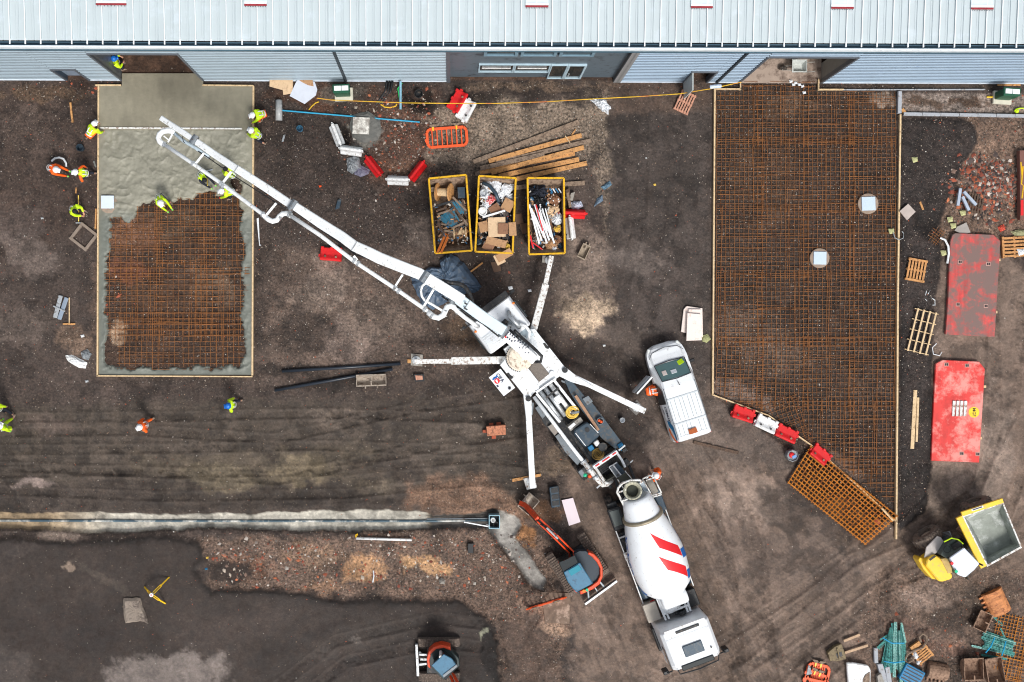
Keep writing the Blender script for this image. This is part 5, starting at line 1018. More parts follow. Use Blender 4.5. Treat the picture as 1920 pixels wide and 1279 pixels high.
# ================================================================ MIXER TRUCK
fa = math.atan2(-(1250 - 921) , (1309 - 1187))            # direction towards the cab
mo = P(1307, 1246, 2.6)
mixer = root('mixer_truck', 'white concrete mixer truck with red stripes on its drum, backed up to the pump', 'mixer truck', (mo.x - .0, mo.y, 0), fa)
# local: +x = forward (0 at the front bumper), truck runs to -x
for ax in (-1.4, -3.2, -6.3, -7.65):
    for s_ in (-1, 1): wheel(mixer, ax, s_ * 1.0, .5, .34, s_)
mb = MB(); 
for s_ in (-1, 1): mb.box((-4.9, s_ * .42, .95), (8.4, .1, .28))
for ax in (-1.4, -3.2, -6.3, -7.65): mb.cyl((ax, -1, .5), .08, 2, 10, (0, 1, 0))
mb.box((-4.6, 0, .85), (7.6, .7, .1)); mb.build('chassis', 'dark', mixer)
cab = cabloft(mixer, 'cab', [(-2.02, csec(1.05, .8, 3.1, .2)), (-1.95, csec(1.14, .7, 3.22, .24)), (-.5, csec(1.14, .6, 3.3, .26)), (-.22, csec(1.1, .6, 3.1, .26)), (-.06, csec(1.12, .5, 2.0, .1)), (0.0, csec(1.1, .5, 1.6, .1))], 'cleanwhite', .05)
mb = MB(); mb.add([(-.055, -.98, 2.0), (-.055, .98, 2.0), (-.2, .95, 2.98), (-.2, -.95, 2.98), (-.03, -.98, 2.0), (-.03, .98, 2.0), (-.17, .95, 2.98), (-.17, -.95, 2.98)], [(0, 1, 2, 3), (7, 6, 5, 4), (0, 4, 5, 1), (3, 2, 6, 7), (0, 3, 7, 4), (1, 5, 6, 2)]); mb.build('windscreen', 'darkglass', cab)
mb = MB(); mb.box((-.28, 0, 3.26), (.24, 1.5, .06)); mb.build('roof_glass', 'darkglass', cab, .05)
mb = MB(); mb.box((-.95, .02, 3.31), (.5, .9, .05)); mb.build('roof_hatch', 'navy', cab, .06)
mb = MB(); mb.box((-1.85, .08, 3.24), (.12, 1.1, .05)); mb.build('vent_slot', 'dark', cab, .02)
mb = MB(); mb.box((-2.0, 0, 3.2), (.12, 1.9, .1)); mb.box((-1.62, 0, 3.30), (.02, 2.0, .02)); mb.build('roof_seam', 'whitepl', cab, .01)
for s_ in (-1, 1):
    mb = MB(); mb.box((-.7, s_ * 1.145, 2.4), (.9, .03, .7)); mb.build('side_window', 'darkglass', cab)
    mb = MB(); mb.box((-.15, s_ * 1.42, 2.4), (.16, .26, .6)); mb.box((-.15, s_ * 1.25, 2.72), (.06, .3, .06)); mb.build('mirror', 'black', cab, .03)
    mb = MB(); mb.box((-.02, s_ * .85, .95), (.08, .36, .22)); mb.build('headlight', 'reflect', cab, .02)
    mb = MB(); mb.box((-1.2, s_ * 1.2, .9), (1.1, .12, .5)); mb.build('wheel_arch', 'black', cab, .03)
mb = MB(); mb.tube([(-.3, -.95, 3.34), (-.06, -.9, 3.2), (.02, 0, 3.18), (-.06, .9, 3.2), (-.3, .95, 3.34)], .03, 6); mb.build('sun_bar', 'dark', cab)
mb = MB(); mb.box((.03, 0, .55), (.14, 2.2, .35)); mb.build('bumper', 'white', cab, .03)
for y in (.75,): mb = MB(); mb.cyl((-.75, .78, 3.3), .04, .05, 8); mb.build('aerial', 'black', cab)
# drum: a lathe about its tilted axis
def drumframe():
    a = Vector((-3.35, 0, 2.1)); b = Vector((-8.0, 0, 3.1)); return a, b
dA, dB = drumframe(); dax = (dB - dA).normalized(); dl_ = (dB - dA).length
drumprof = [(.05, -.02), (.5, .0), (.85, .12), (1.12, .42), (1.22, .95), (1.27, 1.6), (1.25, 2.1), (1.12, 2.8), (.98, 3.4), (.84, 3.86), (.82, 3.92), (.7, 4.55), (.62, 4.8), (.52, 4.87), (.5, 4.86), (.42, 4.5), (.1, 4.3)]
mb = MB(); mb.lathe(drumprof, tuple(dA), 48, dax); drum = mb.build('drum', 'cleanwhite', mixer, 0, smooth=True)
mb = MB(); mb.lathe([(.84, 3.8), (.92, 3.82), (.92, 3.94), (.84, 3.96)], tuple(dA), 40, dax); mb.build('roller_ring', mat('ring_steel', (150, 140, 120), .5, .4, .2, 5), drum, smooth=True)
def drumr(t):
    for (r0, t0), (r1, t1) in zip(drumprof[1:], drumprof[2:]):
        if t0 <= t <= t1: return r0 + (r1 - r0) * (t - t0) / (t1 - t0)
    return .8
dq = Vector((0, 0, 1)).rotation_difference(dax).to_matrix()
def dpt(t, ang, off=.006):
    """ang measured from straight up towards local +y (the truck's left)"""
    upv = Vector((0, 0, 1)) - dax * dax.z; upv.normalize(); lf = dax.cross(upv) * -1
    if lf.y < 0: lf = -lf
    r = drumr(t) + off; return dA + dax * t + (upv * math.cos(ang) + lf * math.sin(ang)) * r
def decal(name, f, m, nu=10, nv=14):
    """a painted patch following the drum; f(u, v) -> (t, angle)"""
    vs = [dpt(*f(i / nu, j / nv)) for j in range(nv + 1) for i in range(nu + 1)]; fs = [(j * (nu + 1) + i, j * (nu + 1) + i + 1, (j + 1) * (nu + 1) + i + 1, (j + 1) * (nu + 1) + i) for j in range(nv) for i in range(nu)]
    mb = MB(); mb.add(vs, fs); return mb.build(name, m, drum, 0, smooth=True)
# red bands run from the top towards the left side (photo right), skewed towards the cab; blue continues them underneath
for t0 in (2.6, 1.55):
    w = .54
    decal('red_band', lambda u, v, t0=t0: (t0 + w * (u - .5) + .55 * (1 - 2 * v) - .2 * (1 - u) * (1 - v) ** 3, R(-3) + R(55) * v + R(9) * (1 - u) * (1 - v) ** 2), 'redmark')
    decal('blue_band', lambda u, v, t0=t0: (t0 - .7 + w * .8 * (u - .5) - .2 * v, R(53) + R(34) * v), 'bluemark')
decal('blue_band', lambda u, v: (.22 + .3 * u + .5 * (v - .5), R(-62) - R(26) * u - R(10) * math.sin(v * 3.14)), 'bluemark')
tm = text_mb('CEMEX', .62, (0, 0, 0), (1, 0, 0), (0, 1, 0), 0, .0, .01)
for sgn in (-1, 1):
    vs = []
    for x, y, z in tm.v: # x runs along the drum, y around it
        t_ = 1.3 + (2.05 - x if sgn > 0 else x) ; vs.append(dpt(t_, sgn * (R(100) - y / 1.2), .006))
    mb = MB(); mb.add(vs, tm.f); mb.build('drum_lettering', 'bluemark', drum)
# gearbox end, tanks and frames
mb = MB(); mb.lathe([(.05, 0), (.38, .02), (.42, .3), (.4, .75), (.3, .85), (.02, .86)], (-2.45, -.22, 1.75), 20, (-1, 0, .18)); mb.lathe([(.02, 0), (.3, .02), (.34, .5), (.05, .6)], (-2.5, 0, 1.9), 16, (-1, 0, .1)); mb.build('gearbox', 'white', mixer, smooth=True)
mb = MB(); mb.lathe([(.02, -.62), (.3, -.58), (.36, -.5), (.36, .5), (.3, .58), (.02, .62)], (-3.05, .1, 2.35), 20, (0, 1, 0)); mb.build('water_tank', 'cleanwhite', mixer, smooth=True)
mb = MB(); 
for s_ in (-.62, -.45, .55, .7): mb.bar((-3.6, s_, 1.9), (-2.15, s_ * .9, 1.95), .09, .12)
mb.bar((-2.45, -.6, 2.0), (-2.45, .65, 2.0), .09, .1); mb.bar((-2.7, -.6, 2.0), (-2.7, .65, 2.0), .07, .1); mb.build('drum_cradle', 'white', mixer, .01)
mb = MB(); mb.box((-2.35, .2, 1.6), (.45, .5, .4)); mb.box((-2.2, .25, 1.9), (.2, .3, .3)); mb.build('engine_block', 'dark', mixer, .03)
for s_ in (-1, 1):
    mb = MB(); mb.bar((-3.0, s_ * 1.22, 1.35), (-7.6, s_ * 1.24, 1.4), .05, .08); mb.build('side_rail', 'whitepl', mixer, .006)
    mb = MB(); mb.box((-4.75, s_ * 1.0, 1.15), (3.3, .46, .12)); mb.box((-7.2, s_ * .98, 1.2), (1.3, .46, .1)); mb.build('mudguard', 'navy' if s_ > 0 else 'dark', mixer, .03)
    mb = MB()
    for x in (-3.3, -3.9, -4.4, -6.2, -7.0): mb.box((x, s_ * 1.0, 1.26), (.07, .42, .07))
    mb.build('cross_bracket', 'whitepl', mixer, .006)
    mb = MB(); mb.lathe([(.02, -.4), (.24, -.38), (.27, -.3), (.27, .3), (.24, .38), (.02, .4)], (-3.55, s_ * .98, 1.15), 14, (1, 0, 0)); mb.build('air_tank', 'navy', mixer, smooth=True)
mb = MB(); mb.box((-2.62, -1.0, 1.4), (.85, .62, .6)); mb.build('tool_locker', mat('pale_locker', (178, 170, 158), .7, 0, .1, 5), mixer, .02)
mb = MB(); mb.box((-2.55, .95, 1.3), (.8, .5, .5)); mb.build('battery_box', 'black', mixer, .03)
mb = MB(); mb.prism([(-7.65, -1.3), (-6.6, -1.3), (-6.6, -.8), (-6.85, -.66), (-7.6, -.68)], 1.32, 1.5); mb.build('rear_wing', 'dark', mixer, .05); mb = MB(); mb.prism([(-7.55, -1.22), (-6.8, -1.22), (-6.8, -.85), (-7.5, -.78)], 1.5, 1.53); mb.build('wing_panel', mat('grey_green_panel', (84, 92, 90), .5), mixer, .03)
mb = MB(); mb.prism([(-7.75, .9), (-6.7, 1.0), (-6.7, 1.3), (-7.75, 1.3)], 1.32, 1.45); mb.build('rear_wing', 'navy', mixer, .04)
mb = MB(); mb.box((-5.35, -1.16, 1.42), (.34, .24, .1)); mb.build('rail_box', 'dirtywhite', mixer, .01)
mb = MB(); mb.sphere((-3.0, -1.12, 1.5), .05); mb.build('green_button', 'greenb', mixer); mb = MB(); mb.box((-3.02, -.8, 1.5), (.1, .2, .08)); mb.build('red_lever', 'redmark', mixer)
# discharge end (photo coordinates)
dz = 3.6
tbx(mixer, 'charge_frame', [(1178, 963, 2.9), (1168, 944, 3.1), (1157, 923, 3.3), (1159, 915, 3.3), (1167, 906, 3.3), (1182, 901, 3.35), (1200, 900, 3.35), (1204, 904, 3.3)], .055, 'dirtywhite', 8)
mb = MB(); c_ = P(1187, 921, 3.55); mb.lathe([(.26, -.45), (.38, .0), (.42, .05), (.40, .1), (.34, .1), (.24, -.3), (.2, -.6), (.01, -.62)], (c_.x, c_.y, 3.4), 22, (-.12, .2, 1)); mb.build('charge_hopper', mat('crusted_hopper', (182, 180, 160), .85, 0, .15, 8, ((120, 118, 106), .4, 10), .5), mixer, world=True, smooth=True)
mb = MB(); c2 = P(1188, 921.5, 3.5); mb.lathe([(.24, 0), (.235, .012), (.01, .012)], (c2.x, c2.y, 3.2), 18, (-.12, .2, 1)); mb.build('hopper_throat', mat('wet_throat', (52, 56, 48), .7), mixer, world=True)
for a, b in (((1161, 923), (1174, 918)), ((1196, 910), (1205, 903)), ((1165, 940), (1177, 936))): brx(mixer, 'frame_strut', (*a, 3.3), (*b, 3.35), .06, .06, 'dirtywhite')
prx(mixer, 'discharge_chute', [(1156, 897), (1164, 893), (1174, 886), (1184, 899), (1172, 902), (1162, 909)], 2.6, 2.45, mat('dark_chute', (72, 72, 62), .7)); brx(mixer, 'chute_lip', (1158, 899, 2.68), (1171, 919, 2.7), .04, .1, 'dirtywhite'); brx(mixer, 'chute_lip', (1172, 883, 2.68), (1187, 901, 2.7), .04, .1, 'dirtywhite')
for a, b in (((1205, 898), (1219, 891)), ((1219, 891), (1227, 897)), ((1227, 897), (1240, 924)), ((1205, 898), (1222, 929)), ((1222, 929), (1240, 924)), ((1211, 901), (1224, 896)), ((1224, 932), (1241, 927))): tbx(mixer, 'ladder_rail', [(*a, 3.0), (*b, 3.0)], .035, 'dirtywhite', 6)
prx(mixer, 'ladder_platform', [(1210, 901), (1222, 896), (1235, 922), (1224, 928)], 2.2, 2.15, mat('grating', (140, 134, 124), .6, .2, .3, 30)); prx(mixer, 'ladder_bracket', [(1199, 905), (1207, 901), (1217, 922), (1209, 926)], 2.9, 2.5, mat('pale_blue_bracket', (176, 190, 200), .5))
tbx(mixer, 'mirror_stay', [(1216, 893, 3.2), (1212, 897, 3.2)], .03, 'dirtywhite')
# ================================================================ WHITE VAN
vf = P(1241, 645, .7); vr = P(1300, 827, .9); vd = (vf - vr); va = math.atan2(vd.y, vd.x)
van = root('white_van', 'white panel van with roof ribs and blue and orange swirl, driver door open', 'van', (vf.x, vf.y, 0), va)
for ax in (-.85, -3.6):
    for s_ in (-1, 1): wheel(van, ax, s_ * .78, .33, .22, s_, 'steelgrey')
def vsec(w, z0, zb, wt, zt): # half width at belt, top half width and height
    return [(-w * .96, z0), (w * .96, z0), (w, .55), (w, zb), (wt + .03, zt - .1), (wt - .06, zt), (-wt + .06, zt), (-wt - .03, zt - .1), (-w, zb), (-w, .55)]
body = cabloft(van, 'body', [(0.03, vsec(.36, .32, .58, .32, .66)), (-.03, vsec(.6, .3, .64, .52, .74)), (-.12, vsec(.74, .25, .72, .64, .84)), (-.28, vsec(.85, .22, .8, .72, .92)), (-.5, vsec(.9, .22, .86, .75, .98)), (-.76, vsec(.92, .2, .95, .76, 1.08)), (-.88, vsec(.92, .2, .98, .74, 1.12)), (-1.6, vsec(.92, .2, 1.05, .72, 1.72)), (-1.95, vsec(.92, .2, 1.05, .74, 1.8)), (-4.2, vsec(.92, .2, 1.05, .76, 1.82)), (-4.4, vsec(.91, .25, 1.05, .74, 1.78)), (-4.47, vsec(.86, .3, 1.0, .68, 1.5))], 'cleanwhite', .02)
mb = MB(); mb.add([(-.86, -.68, 1.135), (-.86, .68, 1.135), (-.98, .7, 1.235), (-1.57, .66, 1.725), (-1.57, -.66, 1.725), (-.98, -.7, 1.235)], [(0, 5, 4, 3, 2, 1)][::-1]); g = mb.build('windscreen', 'greenglass', body); 
mb = MB(); mb.tube([(-.84, -.7, 1.13), (-.8, 0, 1.14), (-.84, .7, 1.13)], .025, 6); mb.build('wiper_cowl', 'black', body)
mb = MB(); mb.tube([(-.84, .72, 1.14), (-1.58, .68, 1.74), (-1.62, 0, 1.75), (-1.58, -.68, 1.74), (-.84, -.72, 1.14)], .02, 6); mb.build('windscreen_seal', 'black', body)
mb = MB(); mb.tube([(-.5, -.82, .97), (-.26, -.6, .92), (-.16, 0, .9), (-.26, .6, .92), (-.5, .82, .97)], .014, 6); mb.build('bonnet_seam', 'dark', body)
mb = MB(); mb.box((-1.25, .42, 1.475), (.24, .2, .02), 0, .70); mb.build('screen_sticker', 'foam', body); mb = MB(); mb.box((-1.0, -.45, 1.27), (.24, .3, .02), .3, .70); mb.build('yellow_glove', 'hiyel', body)
mb = MB(); mb.box((-1.3, 0, 1.515), (.2, .26, .02), 0, .70); mb.build('dashboard_paper', 'whitebag', body)
mb = MB(); mb.box((-1.85, -.0, 1.83), (.2, .03, .05), .2); mb.build('roof_aerial', 'black', body)
seam = mat('roof_rib_grey', (168, 178, 184), .4)
mb = MB()
for y in (-.58, -.36, -.2, .04, .2, .42, .62): mb.box((-2.98, y, 1.826), (1.0, .026, .02)); mb.box((-3.92, y, 1.832), (.5, .026, .02)) if y not in (-.2,) else None
mb.build('roof_rib', seam, body)
mb = MB(); mb.box((-2.44, 0, 1.822), (.07, 1.42, .02)); mb.box((-3.6, 0, 1.826), (.07, 1.46, .03)); mb.box((-4.2, 0, 1.824), (.03, 1.4, .02)); mb.build('roof_bow', mat('bow_grey', (196, 204, 208), .5), body, .006)
for s_ in (-1, 1):
    mb = MB(); mb.tube([(-1.9, s_ * .735, 1.76), (-3, s_ * .765, 1.79), (-4.3, s_ * .765, 1.78)], .016, 6); mb.build('gutter_line', 'steelgrey', body)
    mb = MB(); mb.box((-.2, s_ * .68, .72), (.3, .24, .16), s_ * -.5); mb.build('headlight', 'reflect', body, .04)
mb = MB(); mb.box((-1.1, -1.02, 1.1), (.14, .22, .16)); mb.build('mirror', 'black', body, .03)
mb = MB(); mb.box((-4.45, 0, .45), (.12, 1.66, .3)); mb.build('rear_bumper', 'whitepl', body, .03)
mb = MB(); mb.box((-4.42, .78, 1.2), (.08, .1, .4)); mb.box((-4.42, -.78, 1.2), (.08, .1, .4)); mb.build('tail_light', 'redmark', body, .01)
# left side of the van faces the photo's left: doors, lettering, swirl. side plane leans in above the belt
def vside(x, h, s_=1, off=.006):
    """point on the upper side, h = 0 at the belt, 1 at the gutter"""
    w0, z0, w1, z1 = .935, 1.05, .802, 1.7; return (x, s_ * (w0 + (w1 - w0) * h + off), z0 + (z1 - z0) * h)
def vdecal(name, pts, m, s_=1, off=.006):
    mb = MB(); n = len(pts); mb.add([vside(x, h, s_, off) for x, h in pts], [tuple(range(n)) if s_ < 0 else tuple(range(n))[::-1]]); mb.build(name, m, body)
vdecal('open_doorway', [(-1.62, -.3), (-1.62, .2), (-2.0, .97), (-2.62, .97), (-2.66, -.3)], 'black')
vdecal('blue_swirl', [(-3.4, .2), (-3.45, .6), (-3.7, .97), (-4.3, .98), (-4.36, .72), (-4.1, .74), (-3.85, .55), (-3.66, .2)], mat('swirl_blue', (10, 112, 160), .4)); vdecal('orange_swirl', [(-3.75, .15), (-3.85, .25), (-4.0, .3), (-4.3, .6), (-4.38, .9), (-4.4, .5), (-4.2, .2), (-4.0, .05), (-3.85, -.05)], mat('swirl_orange', (244, 120, 40), .4), off=.009)
vdecal('blue_swirl', [(-3.55, .97), (-3.7, .6), (-4.35, .5), (-4.38, .97)], mat('swirl_blue', (10, 112, 160), .4), -1)
tm = text_mb('CEMTL', .3, (0, 0, 0), (1, 0, 0), (0, 1, 0), 0, 0, .01); mb = MB(); mb.add([vside(-2.72 - (y * 0) - x * .82, .62 - (y - .1) * 1.35 + .0, 1, .01) for x, y, z in tm.v], [f[::-1] for f in tm.f]); mb.build('side_lettering', 'navymark', body)
mb = MB(); mb.add([vside(-2.8 - i * .12, .02 + .16 * (i % 2), 1, .01) for i in range(4)] , [(0, 1, 3, 2)]); mb.build('door_handle_mark', 'greymark', body)
# open driver door: hinged ahead of the opening
h0 = IVAN = Matrix.Translation((vf.x, vf.y, 0)) @ Matrix.Rotation(va, 4, 'Z'); inv = IVAN.inverted(); A_ = inv @ P(1218, 706, 1.0); B_ = inv @ P(1190, 737, 1.0)
mb = MB(); mb.bar((A_.x, A_.y, .72), (B_.x, B_.y, .72), .09, .85); dr = mb.build('open_door', 'cleanwhite', van, .02)
mb = MB(); mb.bar((A_.x - .04, A_.y, 1.4), (B_.x, B_.y - .0, 1.4), .05, .5); mb.build('door_window', 'darkglass', dr); mb = MB(); mb.bar((A_.x, A_.y, 1.66), (B_.x, B_.y, 1.66), .07, .05); mb.build('window_frame', 'cleanwhite', dr)
c_ = P(1299, 808, 1.85); mb = MB(); mb.box((0, 0, .03), (.38, .24, .06)); o = single('roof_brick', 'rusty brown block lying on the back of the van roof', 'block', mb, mat('rust_block', (176, 92, 44), .8, 0, .3, 9, ((116, 62, 36), .4, 6))); o.location = (c_.x, c_.y, 1.845); o.rotation_euler = (0, 0, va + math.pi / 2)
person('person in orange jacket leaning into the open van door', 1243, 731, 8, 'bend', 'hiora', 'hiora', 'hatw', lean=78)
# ================================================================ EXCAVATORS
def tracks(t, x0, x1, yc, w, h=.55):
    for s_ in (-1, 1):
        y = s_ * yc; prof = [(x0 + .2, 0), (x1 - .2, 0), (x1, .22), (x1 - .05, h - .12), (x1 - .25, h), (x0 + .25, h), (x0 + .05, h - .12), (x0, .22)]
        mb = MB(); mb.ring([[Vector((x, y - w / 2, z)) for x, z in prof], [Vector((x, y + w / 2, z)) for x, z in prof]]); o = mb.build('track', 'tread', t, .02)
        mb = MB(); k = int((x1 - x0 - .4) / .11)
        for i in range(k): x = x0 + .2 + (i + .5) * (x1 - x0 - .4) / k; mb.box((x, y, h + .015), (.05, w * .96, .035))
        mb.build('track_pads', 'tread', o)
    mb = MB(); mb.box(((x0 + x1) / 2, 0, .4), (x1 - x0 - .9, 2 * yc - w, .3)); mb.build('undercarriage', 'dark', t)
# orange midi digger by the trench. undercarriage axis and house share a heading here
ea = math.atan2(-(1112 - 1060), -(1124 - 1090) * 0 - 1) ;
exa = math.atan2((1110 - 1047), -(1130 - 1072)); exa = R(123)
ec = P(1081, 1055, 0); ex = root('excavator', 'orange excavator with blue cab roof reaching its arm to a bucket near the trench', 'excavator', (ec.x, ec.y, 0), exa)
tracks(ex, -1.15, 1.15, .88, .42)
def hull(t, name, pts, z0, z1, m, bevel=.03, par=None): mb = MB(); mb.prism(pts, z0, z1); return mb.build(name, m, par or t, bevel)
def inv_pts(t, pts, z): I = ROOTM[t.name].inverted(); return [tuple((I @ P(x, y, z))[:2]) for x, y in pts]
def hx(t, name, pts, z0, z1, m, bevel=.02, par=None): return hull(t, name, inv_pts(t, pts, z1), z0, z1, m, bevel, par)
house = hx(ex, 'house', [(1047, 1052), (1070, 1041), (1086, 1033), (1098, 1033), (1112, 1040), (1122, 1052), (1128, 1066), (1128, 1082), (1122, 1095), (1108, 1107), (1090, 1115), (1082, 1112), (1066, 1092)], .75, 1.35, mat('dark_blue_house', (34, 50, 64), .5))
mb = MB(); o1 = [(1104, 1035), (1114, 1039), (1124, 1050), (1130, 1064), (1130, 1082), (1124, 1096), (1112, 1105), (1092, 1114), (1088, 1115)]; i1 = [(1087, 1108), (1092, 1107), (1108, 1099), (1120, 1090), (1125, 1080), (1125, 1066), (1119, 1054), (1110, 1044), (1102, 1039)]
hx(ex, 'counterweight', o1 + i1, .8, 1.5, 'orangepaint', .03, house)
cabx = hx(ex, 'cab', [(1048, 1055), (1078, 1041), (1098, 1088), (1110, 1096), (1084, 1110), (1062, 1088)], 1.3, 2.35, 'darkglass', .02)
hx(ex, 'cab_roof', [(1057, 1073), (1087, 1055), (1112, 1094), (1080, 1111), (1065, 1092)], 2.36, 2.46, 'teal', .03, cabx)
hx(ex, 'roof_window', [(1065, 1070), (1084, 1059), (1091, 1068), (1071, 1080)], 2.46, 2.49, 'tealglass', .01, cabx)
hx(ex, 'front_guard', [(1047, 1055), (1071, 1042), (1072, 1046), (1050, 1059)], 1.0, 1.5, 'orangepaint', .02, cabx); hx(ex, 'side_skirt', [(1053, 1068), (1057, 1070), (1082, 1108), (1084, 1113), (1078, 1110)], .8, 1.2, 'orangepaint', .02, house)
for q, m_ in (((1095, 1109), 'amber'), ((1101, 1107), 'greenb')): p = P(*q, 1.9); mb = MB(); mb.cyl((p.x, p.y, 1.5), .07, .35, 10); mb.build('beacon', m_, house, world=True)
# boom and arm towards the bucket
def arm(t, pts, wl, m='orangepaint', gap=.16):
    for nm, seg in (('boom', pts[:3]), ('dipper_arm', pts[2:])):
        for sgn in ((-1, 1) if nm == 'boom' else (0,)):
            mb = MB(); rr = []
            for i, (x, y, z) in enumerate(seg):
                a = P(*seg[max(0, i - 1)]); b = P(*seg[min(len(seg) - 1, i + 1)]); d = (b - a).normalized(); s_ = d.cross(Vector((0, 0, 1))).normalized(); u = s_.cross(d); p = P(x, y, z) + s_ * sgn * gap * .55; w = .07 if sgn else wl
                rr.append([p + s_ * w / 2 + u * .16, p - s_ * w / 2 + u * .16, p - s_ * w / 2 - u * .16, p + s_ * w / 2 - u * .16])
            mb.ring(rr); o = mb.build(nm, m, t, .015, world=True)
    a, b, c_ = (P(*q) for q in pts[:3]); mb = MB(); mb.bar(a, b, gap, .12); mb.bar(b, c_, gap, .12); mb.build('boom_web', 'dark', t, world=True)
    mb = MB(); mb.tube([P(pts[1][0] + 6, pts[1][1] + 6, pts[1][2] + .15), P((pts[1][0] + pts[2][0]) / 2, (pts[1][1] + pts[2][1]) / 2, pts[2][2] + .35)], .05, 8); mb.build('hydraulic_ram', 'alu', t, world=True)
    mb = MB(); mb.tube([P(pts[0][0] - 4, pts[0][1] - 2, 1.6), P(pts[1][0] + 2, pts[1][1] - 5, pts[1][2] + .25), P(pts[2][0] - 5, pts[2][1] + 4, pts[2][2] + .1), P(pts[3][0] - 3, pts[3][1] + 6, pts[3][2])], .025, 6); mb.build('hydraulic_hose', 'black', t, world=True)
arm(ex, [(1070, 1034, 1.3), (1040, 1004, 2.5), (1010, 975, 2.3), (988, 950, .9), (978, 944, .5)], .22)
def digbucket(t, c, w, l, h, rz, m='ruststeel', name='bucket', par=True):
    """open digging bucket: curved back, side plates, cutting lip with teeth; mouth up"""
    mb = MB(Matrix.Translation(c) @ Matrix.Rotation(rz, 4, 'Z')); n = 9; out = []; inn = []
    for i in range(n): a = math.pi * i / (n - 1); out.append((-l / 2 * math.cos(a), h - h * math.sin(a))); inn.append((-(l / 2 - .03) * math.cos(a), h - (h - .03) * math.sin(a)))
    for s_ in (-1, 1):
        y = s_ * w / 2; k = len(mb.v); pts = [(x, y, z) for x, z in out] + [(x, y - s_ * .03, z) for x, z in out]
        mb.add(pts, [tuple(range(n)), tuple(range(n, 2 * n))[::-1]] + [(i, i + n, i + n + 1, i + 1) for i in range(n - 1)] + [(n - 1, 2 * n - 1, n, 0)])
    pts = [(x, -w / 2, z) for x, z in out] + [(x, w / 2, z) for x, z in out] + [(x, -w / 2, z) for x, z in inn] + [(x, w / 2, z) for x, z in inn]
    mb.add(pts, [(i, i + 1, n + i + 1, n + i) for i in range(n - 1)] + [(2 * n + i, 3 * n + i, 3 * n + i + 1, 2 * n + i + 1) for i in range(n - 1)])
    mb.box((-l / 2, 0, h), (.06, w, .05)); mb.box((l / 2, 0, h), (.05, w, .05)); mb.box((-l / 2 + .12, 0, h - .02), (.2, .06, .1)); mb.box((-l / 2 - .05, w * .2, h * .6), (.16, .05, .3)); mb.box((-l / 2 - .05, -w * .2, h * .6), (.16, .05, .3))
    return mb
bc = P(991, 944, .35); I = ROOTM[ex.name].inverted(); mb = digbucket(ex, (bc.x, bc.y, .05), .85, .6, .4, R(-40)); mb.build('bucket', mat('worn_bucket', (170, 160, 148), .6, .3, .15, 6, ((112, 98, 86), .4, 6)), ex, world=True)
brx(ex, 'dozer_blade', (1096, 1132, .35), (1156, 1088, .35), .1, .36, 'alu'); brx(ex, 'blade_arm', (1102, 1102, .4), (1104, 1126, .35), .08, .1, 'steelgrey'); brx(ex, 'blade_arm', (1124, 1090, .4), (1134, 1102, .35), .08, .1, 'steelgrey'); brx(ex, 'blade_arm', (1113, 1098, .4), (1122, 1112, .35), .06, .08, 'steelgrey')
# second digger cut by the lower edge
e2 = P(823, 1232, 0); ex2 = root('excavator', 'small orange digger with blue roof at the bottom edge of the dark field', 'excavator', (e2.x, e2.y, 0), R(180))
tracks(ex2, -1.0, 1.0, .8, .38)
h2 = hx(ex2, 'house', [(808, 1218), (816, 1213), (832, 1211), (844, 1217), (860, 1234), (862, 1248), (848, 1262), (832, 1275), (822, 1266), (806, 1248), (803, 1234)], .7, 1.3, mat('dark_green_house', (24, 44, 46), .4))
hx(ex2, 'counterweight', [(802, 1250), (800, 1236), (804, 1222), (814, 1213), (828, 1209), (844, 1213), (845, 1220), (832, 1215), (818, 1217), (808, 1226), (805, 1238), (807, 1254)], .75, 1.45, 'orangepaint', .02, h2)
c2 = hx(ex2, 'cab', [(812, 1246), (832, 1227), (858, 1250), (836, 1276)], 1.3, 2.1, 'darkglass'); hx(ex2, 'cab_roof', [(809, 1248), (832, 1227), (847, 1235), (858, 1250), (832, 1271)], 2.12, 2.22, 'teal', .02, c2); hx(ex2, 'roof_edge', [(832, 1271), (858, 1250), (856, 1246), (830, 1266)], 2.22, 2.26, 'steelgrey', .005, c2)
for q, m_ in (((826, 1231), 'whitepl'), ((831, 1234), 'greenb')): p = P(*q, 2.1); mb = MB(); mb.cyl((p.x, p.y, 1.3), .07, .9, 10); mb.build('beacon', m_, h2, world=True)
brx(ex2, 'dozer_blade', (781, 1207, .3), (784, 1266, .3), .12, .34, 'alu'); brx(ex2, 'blade_arm', (786, 1227, .35), (804, 1228, .35), .1, .1, 'alu'); brx(ex2, 'blade_arm', (786, 1246, .35), (804, 1244, .35), .1, .1, 'alu'); brx(ex2, 'blade_arm', (786, 1222, .3), (792, 1228, .3), .1, .1, 'steelgrey'); brx(ex2, 'blade_ram', (788, 1236, .4), (802, 1236, .4), .1, .12, 'alu')
for a, b in (((845, 1268, 1.2), (858, 1300, 2.0)), ((850, 1264, 1.2), (866, 1296, 2.0))): brx(ex2, 'boom', a, b, .09, .26, 'orangepaint')
brx(ex2, 'dipper_arm', (862, 1296, 2.0), (880, 1330, .6), .18, .24, 'orangepaint'); bq = P(884, 1338, .2); digbucket(ex2, (bq.x, bq.y, 0), .6, .5, .4, R(-60)).build('bucket', 'ruststeel', ex2, world=True)
